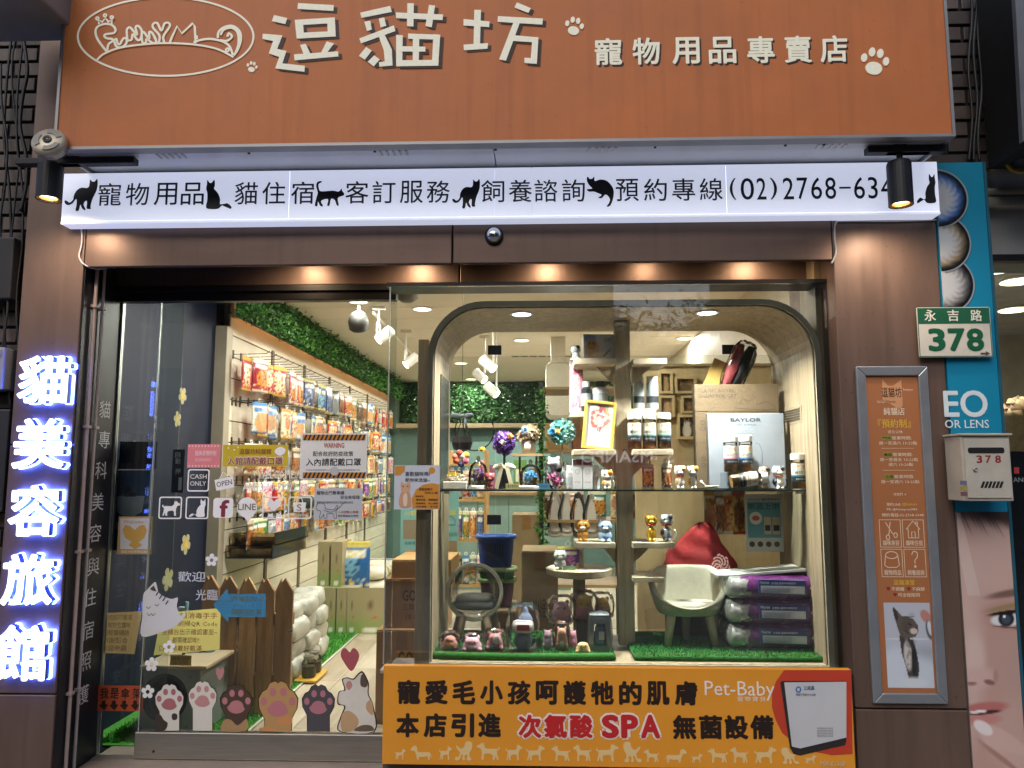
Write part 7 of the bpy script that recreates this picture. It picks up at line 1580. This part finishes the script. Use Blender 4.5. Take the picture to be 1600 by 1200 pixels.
for sil, x0, x1, y0 in ((DOG, 617, 634, 1168), (DACH, 642, 675, 1165), (DOG, 686, 706, 1164), (POOD, 711, 738, 1158), (fx(DOG), 745, 781, 1158), (DOG, 790, 816, 1161), (DOG, 822, 851, 1162), (fx(DOG), 862, 891, 1163), (fx(DOG), 896, 924, 1161), (DOG, 931, 966, 1160), (fx(POOD), 974, 1002, 1159), (fx(DOG), 1006, 1030, 1169), (fx(DACH), 1039, 1073, 1170), (DOG, 1080, 1098, 1176), (fx(DOG), 1106, 1137, 1167), (fx(DOG), 1141, 1169, 1165), (DOG, 1178, 1213, 1164), (fx(POOD), 1221, 1248, 1168), (DOG, 1257, 1276, 1178)):
    yb = 1187 + (x0 - 617) * .011; ob('dog_silhouette', flat(smooth_poly(fit(sil, *R(x0, y0, x1, yb, YB)), 3), YB - .0012), DOGP, bn)

# ================================================================== framed poster on the right pillar
YQ = YF - .02
pf = thing('poster_frame', 'tall aluminium framed orange price poster with a bathing cat photo on the right pillar', 'poster', (P(1410, 1100, YQ).x, YQ, P(1410, 1100, YQ).z), world=True)
fx0 = (P(1337, 573, YQ).x + P(1365, 1100, YQ).x) / 2; fx1 = (P(1447, 573, YQ).x + P(1485, 1101, YQ).x) / 2
fz0, fz1 = P(1425, 1100, YQ).z, P(1392, 572, YQ).z
AL = mat('#a5abb2', .35, .7, var=.12, vs=5); fw_ = .040
for nm, pl in (('frame_rail', [(fx0, fz0), (fx1, fz0), (fx1 - fw_, fz0 + fw_), (fx0 + fw_, fz0 + fw_)]), ('frame_rail', [(fx0, fz1), (fx1, fz1), (fx1 - fw_, fz1 - fw_), (fx0 + fw_, fz1 - fw_)]), ('frame_stile', [(fx0, fz0), (fx0 + fw_, fz0 + fw_), (fx0 + fw_, fz1 - fw_), (fx0, fz1)]), ('frame_stile', [(fx1, fz0), (fx1 - fw_, fz0 + fw_), (fx1 - fw_, fz1 - fw_), (fx1, fz1)])):
    ob(nm, prism(pl, YQ, YF - .001), AL, pf, bevel=.004)
Yp = YF - .008
sheet_ = ob('poster_sheet', box(fx0 + fw_ - .002, fx1 - fw_ + .002, Yp, Yp + .004, fz0 + fw_ - .002, fz1 - fw_ + .002), mat('#a56a42', .5, var=.05, vs=2, bump=.2, bs=6), pf)
sx0, sx1, sz0, sz1 = fx0 + fw_, fx1 - fw_, fz0 + fw_, fz1 - fw_
def U(u0, v0, u1, v1):
    v0, v1 = [v * .835 if v < .853 else v for v in (v0, v1)]
    return sx0 + (sx1 - sx0) * u0, sx0 + (sx1 - sx0) * u1, sz1 - (sz1 - sz0) * v1, sz1 - (sz1 - sz0) * v0
def pp(tx, u0, v0, u1, v1, c_, bo=0.0, i=1): return ob('lettering', tshape(tx, *U(u0, v0, u1, v1), Yp - .0008 * i, bo), mat(c_, .6, var=0), sheet_)
CRM, YEL, DKB = '#e6d6bd', '#d9b23a', '#3a241a'
a = U(.28, .015, .70, .135); ob('cat_badge', flat(fit([(.05, .45), (.12, 1), (.35, .8), (.6, .8), (.98, 1), (.98, .15), (.85, 0), (.4, .2), (.1, .3)], *a), Yp - .0008), mat('#c99368', .6), sheet_)
pp('逗貓坊', .30, .045, .68, .085, DKB, .008, 2); pp('Funnycat', .72, .05, .9, .062, CRM); pp('Cat Life Museum', .2, .095, .56, .107, CRM)
pp('純貓店', .32, .125, .72, .155, CRM, .014); pp('『預約制』', .2, .170, .82, .205, YEL, .01); pp('週五公休', .38, .214, .66, .226, CRM)
for v, (a1, b1, l2, l3) in ((.236, ('門市', '營業時間:', '週一至週六 13-22點', None)), (.300, ('美容', '營業時間:', '週一至週五 13-22點', '週六 13-20點')), (.385, ('住宿', '營業時間:', '週一至週六 13-22點', None))):
    ob('highlight', flat([(p_[0], p_[1]) for p_ in ((U(.27, v, .44, v + .016)[0], U(.27, v, .44, v + .016)[2]), (U(.27, v, .44, v + .016)[1], U(.27, v, .44, v + .016)[2]), (U(.27, v, .44, v + .016)[1], U(.27, v, .44, v + .016)[3]), (U(.27, v, .44, v + .016)[0], U(.27, v, .44, v + .016)[3]))], Yp - .0006), mat('#8c9440', .6), sheet_)
    pp(a1, .28, v + .002, .43, v + .014, DKB, .004, 2); pp(b1, .45, v + .001, .82, v + .015, CRM, .004); pp(l2, .2, v + .021, .92, v + .034, CRM, .004)
    if l3: pp(l3, .36, v + .04, .82, v + .053, CRM, .004)
for v in (.283, .368): b4 = U(.24, v, .85, v + .0012); ob('rule', flat([(b4[0], b4[2]), (b4[1], b4[2]), (b4[1], b4[3]), (b4[0], b4[3])], Yp - .0006), mat(CRM, .6), sheet_)
pp('找我們 →', .42, .455, .66, .466, CRM); pp('預約LINE:', .28, .493, .55, .506, CRM); pp('@babala', .57, .493, .85, .506, YEL); pp('FB:@funnycat380', .28, .513, .85, .525, CRM, .004); pp('預約電話:02-2768-6348', .18, .533, .96, .546, CRM, .004)
def icon(u0, v0, tx, lines):
    b4 = U(u0, v0, u0 + .40, v0 + .105); ob('icon_frame', fring([(b4[0], b4[2]), (b4[1], b4[2]), (b4[1], b4[3]), (b4[0], b4[3])], [(b4[0] + .002, b4[2] + .002), (b4[1] - .002, b4[2] + .002), (b4[1] - .002, b4[3] - .002), (b4[0] + .002, b4[3] - .002)], Yp - .0008), mat(CRM, .6), sheet_)
    for l_, cl_ in lines: ob('icon', ribbon([(b4[0] + (b4[1] - b4[0]) * x, b4[2] + (b4[3] - b4[2]) * y) for x, y in l_], .0032, Yp - .0008, cl_), mat(CRM, .6), sheet_)
    pp(tx, u0 + .05, v0 + .078, u0 + .36, v0 + .098, CRM, .004)
cr_ = lambda cx, cy, r, q_=1.0: [(cx + r * math.cos(a), cy + r * q_ * math.sin(a)) for a in np.linspace(0, 6.28, 15)[:-1]]
icon(.12, .557, '貓咪美容', (([(.3, .9), (.6, .5), (.68, .46)], False), ([(.52, .92), (.44, .5), (.4, .44)], False), (cr_(.74, .44, .08, 1.1), True), (cr_(.38, .36, .08, 1.1), True)))
icon(.55, .557, '貓咪住宿', (([(.18, .65), (.5, .95), (.82, .65)], False), ([(.26, .68), (.26, .34), (.74, .34), (.74, .68)], False), ([(.42, .34), (.42, .56), (.58, .56), (.58, .34)], False), ([(.64, .84), (.64, .92), (.71, .92), (.71, .76)], False)))
icon(.12, .668, '寵物用品', ((cr_(.5, .78, .28, .45), True), ([(.22, .78), (.16, .42), (.3, .34), (.7, .34), (.84, .42), (.78, .78)], False)))
icon(.55, .668, '飼養諮詢', ((smooth_poly([(.36, .8), (.46, .92), (.62, .86), (.6, .7), (.5, .6), (.5, .48)], 4, False), False), (cr_(.5, .38, .035, 1.1), True)))
pp('逗貓澡堂', .33, .783, .72, .803, YEL, .014); 
for tx, u, v in (('不綁繩', .28, .810), ('不麻醉', .66, .810), ('可全程陪同', .40, .832)):
    b4 = U(u - .09, v, u - .02, v + .014); ob('heart', flat(smooth_poly(fit(HEART, *b4), 2), Yp - .0008), mat('#8e1f22', .6, var=0), sheet_); pp(tx, u, v, u + (.24 if len(tx) < 4 else .40), v + .015, CRM, .004)
def bathcat(u, w_):
    c = np.tile(np.array(lin('#b6bcc8')), (len(u), 1)); k = np.clip((.56 - w_) * 8, 0, 1)[:, None]; c = c * (1 - k) + np.array(lin('#a2a8b4')) * k
    c = blob(c, u, w_, .5, .57, .6, .006, '#d6dae0', .8)
    c = blob(c, u, w_, .25, .2, .5, .3, '#c9d2de', .8); c = blob(c, u, w_, .8, .12, .4, .22, '#c4ced9', .8)
    c = pfill(c, u, w_, [(.30, .62), (.34, .40), (.42, .22), (.46, .10), (.66, .10), (.70, .24), (.66, .42), (.60, .56)], '#46433f')
    c = pfill(c, u, w_, [(.19, .92), (.21, .955), (.30, .90), (.38, .84), (.56, .845), (.64, .80), (.72, .735), (.73, .67), (.66, .60), (.46, .57), (.33, .60), (.27, .72), (.22, .82)], '#5f574f')
    c = pfill(c, u, w_, [(.20, .93), (.215, .945), (.28, .895), (.31, .82), (.27, .78), (.23, .83)], '#3a3432'); c = blob(c, u, w_, .60, .85, .07, .035, '#a9acb2', .5)
    for k_ in range(7): c = blob(c, u, w_, .46 + .01 * k_, .66 + .028 * k_, .14, .006, '#37322f', .6, -14 + 3 * k_, .7)
    c = blob(c, u, w_, .62, .665, .085, .035, '#c9bcae', .5); c = blob(c, u, w_, .69, .705, .03, .018, '#5a4440', .4); c = blob(c, u, w_, .55, .745, .05, .008, '#1e1a1a', .4, -10)
    c = blob(c, u, w_, .47, .38, .085, .17, '#c3beb9', .5, 6); c = blob(c, u, w_, .60, .30, .05, .2, '#2f2e30', .4)
    n_ = vnoise(u, w_, 22, 3); m_ = np.clip(1 - ((u - .5) / .22) ** 2 - ((w_ - .42) / .36) ** 2, 0, 1); c = c * (1 - .45 * (m_ * (n_ > .55)))[:, None]
    c = blob(c, u, w_, .55, .06, .3, .06, '#cfd6de', .9); c = blob(c, u, w_, .9, .84, .12, .07, '#b98078', .3, -20); c = blob(c, u, w_, .97, .68, .08, .12, '#5a6068', .3, 20); c = blob(c, u, w_, .98, .7, .05, .09, '#c9d0d8', .3, 20)
    return c
b4 = U(.12, .869, .97, .99); b4 = (b4[0], b4[1], sz1 - (sz1 - sz0) * .985, sz1 - (sz1 - sz0) * .725)
picture('cat_photo', bathcat, b4[0], b4[1], b4[2], b4[3], Yp - .001, 70, 110, sheet_)

# ================================================================== house number plate, letter box
Yn = YF - .03
a = R(1434, 480, 1549, 558, Yn)
np_ = thing('house_number_plate', 'white and green metal street number plate reading 378', 'plate', ((a[0] + a[1]) / 2, Yn, a[2]), world=True)
ob('plate', prism(rrect(*a, .006, 3), Yn, Yn + .004), mat('#c9c6bc', .4, var=.08, vs=12), np_)
zg_ = a[3] - (a[3] - a[2]) * .33
ob('green_band', box(a[0] + .003, a[1] - .003, Yn - .001, Yn - .0002, zg_, a[3] - .003), mat('#1d5a40', .4, var=.08), np_)
GRN = mat('#165a3c', .4, var=0)
for nm, bb in (('border', (a[0] + .002, a[1] - .002, a[2] + .002, a[2] + .005)), ('border', (a[0] + .002, a[0] + .005, a[2] + .0055, zg_ - .001)), ('border', (a[1] - .005, a[1] - .002, a[2] + .0055, zg_ - .001))): ob(nm, box(bb[0], bb[1], Yn - .001, Yn - .0002, bb[2], bb[3]), GRN, np_)
for ch, x in zip('永吉路', (1444, 1480, 1516)): ptxt(np_, ch, (x, 484, x + 18, 502), Yn, mat('#dedcd2', .5, var=0), .016, name='character', dy=.0022)
for ch, x in zip('378', (1450, 1481, 1510)): ptxt(np_, ch, (x, 513, x + 27, 549), Yn, GRN, .034, name='digit')
ob('arrow', flat(pxp([(1532, 551), (1540, 551), (1540, 548.5), (1547, 552.5), (1540, 556), (1540, 554), (1532, 554)], Yn), Yn - .0012), mat('#5a4048', .5, var=0), np_)
ob('wall_bracket', box(a[0] + .04, a[0] + .08, Yn + .0045, YF - .0005, a[2] + .05, a[3] - .05), GREY, np_)
Ym = -.46
a = R(1505, 681, 1582, 783, Ym)
mb = thing('letter_box', 'worn cream metal letter box numbered 378 with slanted vent slots', 'letter box', ((a[0] + a[1]) / 2, Ym, a[2]), world=True)
MBM = mat('#b9b4a6', .45, .15, var=.12, vs=10)
ob('case', box(a[0], a[1], Ym + .006, -.33, a[2], a[3]), MBM, mb, bevel=.003); ob('mount', box(a[0] + .02, a[1] - .02, -.3295, -.245, a[2] + .05, a[3] - .04), mat('#5a564e', .6), mb)
ob('lid', box(a[0] - .006, a[1] + .006, Ym - .006, -.328, a[3] + .001, a[3] + .010), MBM, mb, bevel=.002)
w = a[1] - a[0]; h = a[3] - a[2]
dd = ob('door', box(a[0] + .012, a[1] - .008, Ym, Ym + .0055, a[2] + .012, a[3] - .012), mat('#c3bfb2', .4, .15, var=.1, vs=12), mb, bevel=.0015)
ob('mail_slot', prism(rrect(a[0] + w * .12, a[1] - w * .14, a[3] - h * .27, a[3] - h * .18, .008, 4), Ym - .0012, Ym - .0002), mat('#101012', .6, var=0), dd)
for ch, u in zip('378', (.28, .46, .66)): ob('digit', tshape(ch, a[0] + w * u, a[0] + w * (u + .12), a[3] - h * .42, a[3] - h * .30, Ym - .001, .03), mat('#8e2a2c', .5, var=0), dd)
ob('lock', tr(lathe([(.009, 0), (.009, .004), (.006, .006), (.002, .004)], 16), (a[0] + w * .24, Ym, a[3] - h * .52), rx=90), GREY, dd)
for k in range(6): u = .32 + .075 * k; ob('vent_slot', prism([(a[0] + w * u, a[2] + h * .2), (a[0] + w * (u + .05), a[2] + h * .2), (a[0] + w * (u + .11), a[2] + h * .3), (a[0] + w * (u + .06), a[2] + h * .3)], Ym - .0012, Ym - .0002), mat('#141414', .6, var=0), dd)
for k, c_ in enumerate(('#7a5a6a', '#a9a04a', '#6a7a9a')): ob('old_sticker', tr(flat([(0, 0), (.05, 0), (.05, .016), (0, .016)], 0), (a[0] - .0005, Ym + .03, a[2] + .02 + .022 * k), rz=-90), mat(c_, .6, var=.2), mb)

# ================================================================== lens advertising board
Yb = -.305
ab = thing('lens_advert_board', 'tall advertising board, blue with lens discs above a printed face', 'advert', (P(1530, 1200, Yb).x, Yb, -.1), world=True)
ax0, ax1 = XRO + .004, P(1550, 460, Yb).x
az = P(1500, 254, Yb).z; zsp = P(1540, 800, Yb).z
ob('blue_panel', box(ax0, ax1, Yb, Yb + .05, zsp + .001, az), mat('#1583a8', .35, var=.08, vs=2), ab)
def iris(c_):
    def fn(u, w_):
        x, y = u * 2 - 1, w_ * 2 - 1; r = np.sqrt(x * x + y * y); th = np.arctan2(y, x)
        k = .5 + .5 * np.sin(th * 23 + 3 * np.sin(r * 9)); dark, mid, pale = (np.array(lin(z)) for z in ('#14161c', c_, '#b9bec4'))
        t1 = np.clip((r - .45) / .35 + (k - .5) * .5, 0, 1)[:, None]; t2 = np.clip((r - .72) / .2 + (vnoise(u, w_, 14, 2) - .5) * .5, 0, 1)[:, None]
        c = pale * (1 - t1) + mid * t1; return c * (1 - t2) + dark * t2
    return fn
for k, (px, py, c_) in enumerate(((1463, 311, '#3a6fb8'), (1468, 380, '#8a7a5c'), (1474, 444, '#6a6a6c'))):
    q = P(px, py, Yb); r = P(px + 46, py, Yb).x - q.x; yk = Yb - .002 - .0022 * (2 - k) * 1.0
    n_ = 40; rr = np.linspace(0, 1, 15)
    v = [(max(ax0 + .001, q.x + r * a_ * math.cos(2 * math.pi * i / n_)), yk, q.z + r * a_ * math.sin(2 * math.pi * i / n_)) for a_ in rr for i in range(n_)]
    f = [(j * n_ + i, j * n_ + (i + 1) % n_, (j + 1) * n_ + (i + 1) % n_, (j + 1) * n_ + i) for j in range(14) for i in range(n_)]
    uu = np.array([(p_[0] - q.x) / r * .5 + .5 for p_ in v]); ww = np.array([(p_[2] - q.z) / r * .5 + .5 for p_ in v])
    # the part of the disc behind the pillar is cut away with the board
    keep = [p_ for p_ in f if max(v[i][0] for i in p_) > ax0 + .002]
    ob('lens_disc', (v, keep), printmat(.3), ab, cols=iris(c_)(uu, ww)); ob('disc_rim', ribbon([p_ for p_ in circ(q.x, q.z, r * 1.03, n=48, a0=-120, a1=120) if p_[0] > ax0 + .004], .006, yk - .0008), mat('#8f979c', .4), ab)
ptxt(ab, 'EO', (1474, 610, 1543, 652), Yb, mat('#cfdde4', .5, var=0), .02); ptxt(ab, 'OR LENS', (1476, 656, 1545, 669), Yb, mat('#cfdde4', .5, var=0), .008)
def face(u, w_):
    """printed face: laid out on the board in the photograph's own measure"""
    x, y = proj(np.stack([ax0 + (ax1 - ax0) * u, np.full_like(u, Yb), -.1 + (zsp + .1) * w_], 1))
    def B(c, cx, cy, rx, ry, col, soft=.5, rot=0.0, a=1.0): return blob(c, x, y, cx, cy, rx, ry, col, soft, rot, a)
    c = np.tile(np.array(lin('#bd9a90')), (len(u), 1))
    c = B(c, 1560, 880, 60, 60, '#c8aaa0', .9); c = B(c, 1505, 1040, 30, 140, '#c9aea5', .9); c = B(c, 1612, 1060, 40, 120, '#b99a92', .9); c = B(c, 1585, 1150, 40, 60, '#c2a298', .9)
    c = B(c, 1570, 790, 90, 30, '#3a2e2c', .7, 8); c = B(c, 1500, 792, 30, 16, '#6a5650', .9); c = B(c, 1606, 830, 16, 40, '#4a3a36', .9, -20)
    for k in range(14): c = B(c, 1500 + 8 * k, 806 + 6 * math.sin(k * 2.1) + k, 1.4, 24, '#4a3a36', .9, -24 - k, .6)
    c = B(c, 1578, 927, 36, 6, '#7a6056', .9, -10)
    c = B(c, 1576, 960, 36, 22, '#b48f84', .9); c = B(c, 1574, 948, 34, 4, '#9c8560', .9, -12)
    c = B(c, 1574, 968, 26, 10.5, '#dfe0e2', .3, -4); c = B(c, 1572, 967, 12.5, 12, '#22262e', .25); c = B(c, 1572, 968, 7, 7, '#43505e', .6); c = B(c, 1569, 963, 2.4, 2.4, '#f0f4f6', .5)
    c = B(c, 1573, 957, 30, 3.2, '#1e1816', .5, -8); c = B(c, 1574, 980, 24, 1.6, '#6a4e46', .8, 6); c = B(c, 1600, 962, 8, 3, '#2a201e', .6, -30)
    c = B(c, 1522, 1030, 16, 40, '#d2b9b0', .9); c = B(c, 1528, 1058, 26, 16, '#cdaea6', .9); c = B(c, 1546, 1066, 9, 4, '#8a6058', .7, 14); c = B(c, 1518, 1068, 8, 3, '#9a7068', .7); c = B(c, 1556, 1056, 4, 10, '#b08c82', .9)
    c = B(c, 1538, 1106, 36, 9, '#b8726e', .6, -6); c = B(c, 1534, 1124, 30, 9, '#c48882', .6, -3); c = B(c, 1536, 1113, 28, 3.6, '#4e2c2c', .5, -5); c = B(c, 1528, 1112, 14, 2.2, '#ece6e2', .4, -4)
    c = B(c, 1572, 1166, 52, 19, '#cfb0a6', .25, 36); c = B(c, 1536, 1137, 17, 9, '#e6dcdc', .3, 34); c = B(c, 1600, 1200, 40, 16, '#c9aaa0', .4, 30); c = B(c, 1566, 1186, 44, 4, '#a88278', .9, 38)
    return pfill(c, x, y, [(1484, 800), (1500, 800), (1532, 930), (1512, 930)], '#e0d2cc', .35)
ex = P(1598, 1000, Yb).x
fb = box(ax0, ax1 + .0, Yb + .001, Yb + .05, -.1, zsp)
ob('lower_panel', fb, mat('#8f827c', .4), ab)
picture('face_print', face, ax0, ax1, -.1, zsp, Yb - .001, 76, 240, ab, printmat(.35))
ob('side_edge', box(ax1 + .0005, ax1 + .012, Yb - .004, Yb + .06, -.1, az), mat('#20566a', .4), ab)

# ================================================================== neighbour shop on the right
nb = thing('neighbour_shop', 'neighbouring optician shop front with a lit interior at the right edge', 'shop front', (2.5, -.1, 0), world=True)
nx0, nx1 = ax1 + .013, 6.5
zh = P(1575, 411, -.1).z
ob('header_wall', box(nx0, nx1, -.12, .2, zh + .03, 3.4), mat('#a5a6a4', .6, var=.08), nb); ob('window_head', box(nx0, nx1, -.14, -.08, zh, zh + .03), DARK, nb)
ob('glass', box(nx0, nx1, -.10, -.092, P(1590, 705, -.1).z, zh - .001), glass('#eef4f4', 1.5), nb); ob('lower_board', box(nx0, nx1, -.11, -.05, -.1, P(1590, 705, -.1).z - .001), mat('#14161a', .25, coat=.4), nb)
ptxt(nb, 'AND', (1583, 746, 1606, 753), -.11, mat('#8f9498', .5, var=0)); ob('red_logo', flat(pxp(rc(1584, 730, 1592, 740), -.11), -.112), mat('#a83238', .5), nb)
ob('shop_ceiling', box(nx0, nx1, -.07, 3.5, 2.55, 2.6), mat('#d9d4ca', .8), nb); ob('shop_back', box(nx0, nx1, 3.5, 3.55, -.1, 2.6), mat('#c9bda8', .7), nb); ob('shop_floor', box(nx0, nx1, -.05, 3.5, -.1, -.05), mat('#8d8478', .6), nb); ob('shop_side', box(nx0 - .01, nx0 - .001, -.05, 3.5, -.1, 2.6), mat('#c9c4ba', .7), nb)
for k, (px, py) in enumerate(((1592, 437), (1585, 482), (1597, 532), (1563, 418))):
    q = PZ(px, py, 2.55)
    t = thing('neighbour_light', 'oval ceiling light inside the neighbouring shop, %s from the top' % ('second', 'third', 'lowest', 'first')[k], 'light', (q.x, q.y, 2.549), 'ceiling lights in the neighbouring shop'); ob('rim', lathe([(.13, 0), (.14, -.01), (.11, -.012)], 24), mat('#dcdcd8', .4), t); ob('diffuser', cyl(.108, -.014, 22), emat('#ffe4b0' if k < 2 else '#f4f2ea', 5.0), t)
l = lamp('neighbour_glow', 'AREA', (nx0 + .5, 1.2, 2.5), 25, (1, .9, .75), .5); l.parent = t; l.location = Vector((nx0 + .5, 1.2, 2.5)) - WL[t]
for k in range(3):
    q = P(1580 + 9 * k, 700, .6 + .3 * k); t = thing('display_stand', 'brown wicker display stand in the neighbouring shop, %s from the board' % ORD[k], 'stand', (q.x, q.y, -.05)); hz_ = P(1580, 640 - 10 * k, q.y).z + .05
    ob('stand', J(cyl(.012, hz_ * .8, 8), box(-.09, .09, -.06, .06, hz_ * .7, hz_ * .74)), mat('#4a3a2c', .6), t); ob('goods', tr(pillow(.17, .12, hz_ * .25, k, wr=.06), (0, 0, hz_ * .741)), mat(('#a98a60', '#8a6a4a', '#b09a78')[k], .7, var=.3, vs=20), t, smooth=True)
# dark sign box, pipes and yellow lamp at the top right
q0 = R(1530, -60, 1600, 240, -.55)
ob('dark_sign_box', J(box(P(1534, 120, -.3).x, P(1600, 120, -.5).x + .5, -.62, -.3, P(1560, 236, -.5).z, 3.5)), mat('#0e0f12', .6, var=.1), label='black sign box of the neighbouring shop at the top corner', cat='sign', bevel=.004)
ob('sign_box_edge', prism(pxp([(1584, -20), (1598, -20), (1606, 214), (1597, 222)], -.64), -.645, -.622), mat('#74767a', .4, .5), label='grey metal edge strip on the black sign box', cat='trim')
for k, (py, r) in enumerate(((318, .030), (300, .018), (268, .012))):
    q = P(1545, py, -.16); ob('wall_pipe', tube([(nx0, -.16, q.z), (nx1, -.16, q.z)], r, 10), mat('#a9a59a', .5), smooth=True, label='pale pipe above the neighbouring window, %s from the glass' % ORD[k], cat='pipe', group='pipes above the neighbouring window')
q = P(1592, 250, -.35); t = thing('yellow_lamp', 'dark lamp with a yellow rim under the black sign box', 'lamp', tuple(q)); ob('shade', tr(lathe([(.04, 0), (.06, .05), (.03, .09)], 20), rx=90), mat('#1a1a1c', .4), t, smooth=True); ob('rim', tr(tube([(.055 * math.cos(a), .055 * math.sin(a), 0) for a in np.linspace(0, 6.2832, 28)], .008, 6, False), rx=90), mat('#b59a2a', .4), t, smooth=True)

# ================================================================== across the street (seen in the glass)
def block(x0, x1, y, z, label, col, rows, win):
    b = thing('opposite_building', label, 'building', ((x0 + x1) / 2, y, -.3), 'buildings across the street', world=True)
    ob('wall', box(x0, x1, y - 8, y, -.3, z), mat(col, .8, var=.15, vs=.8), b)
    n_ = int((x1 - x0) / 2.2); w0 = None
    for r in range(rows):
        for k in range(n_):
            x = x0 + (k + .5) * (x1 - x0) / n_; zz = 3.6 + 3.0 * r
            if zz + 1.6 > z: continue
            if w0 is None: w0 = ob('window', box(x - .7, x + .7, y, y + .06, zz, zz + 1.4), mat(win, .2), b)
            else:
                o = w0.copy(); COL.objects.link(o); o.parent = b; o.location = Vector((x, y + .03, zz)) - WL[b]
    ob('shop_band', box(x0 + .2, x1 - .2, y, y + .08, .2, 2.6), mat('#2a2b2e', .3), b)
    ob('cornice', box(x0 - .1, x1 + .1, y, y + .3, z - .3, z), mat(col, .8), b)
    return b
YO = -23.0
block(-40, -14, YO, 15, 'grey apartment block across the street', '#5a5c60', 4, '#1c2026')
block(-14, 2.6, YO, 13, 'brown tiled block facing the door across the street', '#4d4540', 4, '#23262c')
block(2.6, 7.7, YO, 5.9, 'low shop row across the street with a red sign', '#4b4a4c', 1, '#1c2026')
block(7.7, 40, YO, 16, 'tall dark block across the street', '#45484d', 5, '#1c2026')
rs = thing('opposite_shop_sign', 'red and white shop sign across the street reading SAMSANPO', 'sign', (2.95, YO + .2, .9), world=True)
ob('board', box(1.0, 4.9, YO + .1, YO + .25, .9, 2.5), mat('#8a1c1c', .4, emit=.5, ecol='#b02a26'), rs)
s_ = tshape('SAMSANPO', -1.55, 1.55, -.21, .21, 0, .012); ob('lettering', tr(s_, (2.95, YO + .27, 1.85), rz=180), emat('#f0f0f4', 1.6), rs)
# street tree
def tree(x, y, z0, h, label):
    t = thing('street_tree', label, 'tree', (x, y, z0)); r = random.Random(11); L = []
    tk = [tube(smooth_poly([(0, 0, 0), (.05, .03, h * .25), (-.04, .0, h * .5), (.06, .04, h * .8)], 4, False), [.16 - .11 * i / 12 for i in range(13)], 10)]
    for k in range(14):
        a = r.uniform(0, 6.28); z = h * r.uniform(.42, .78); ln_ = r.uniform(.8, 1.9); e = (ln_ * math.cos(a), ln_ * math.sin(a), z + r.uniform(.1, .9)); tk.append(tube([(0, 0, z - .2), (e[0] * .5, e[1] * .5, z + .15), e], [.05, .035, .012], 6)); L.append(e)
    ob('trunk', J(*tk), mat('#3a3028', .9, var=.3, vs=10, bump=.5), t, smooth=True)
    def pl(q):
        e = L[q.randrange(len(L))]; return (e[0] + q.gauss(0, .5), e[1] + q.gauss(0, .5), e[2] + q.gauss(0, .36))
    ob('crown', leaves(10000, pl, .085, 13), leafmat('#1c3a16', '#2c5220', '#42702e'), t); return t
tree(2.7, -14, -.28, 5.6, 'leafy street tree at the kerb behind the viewer')
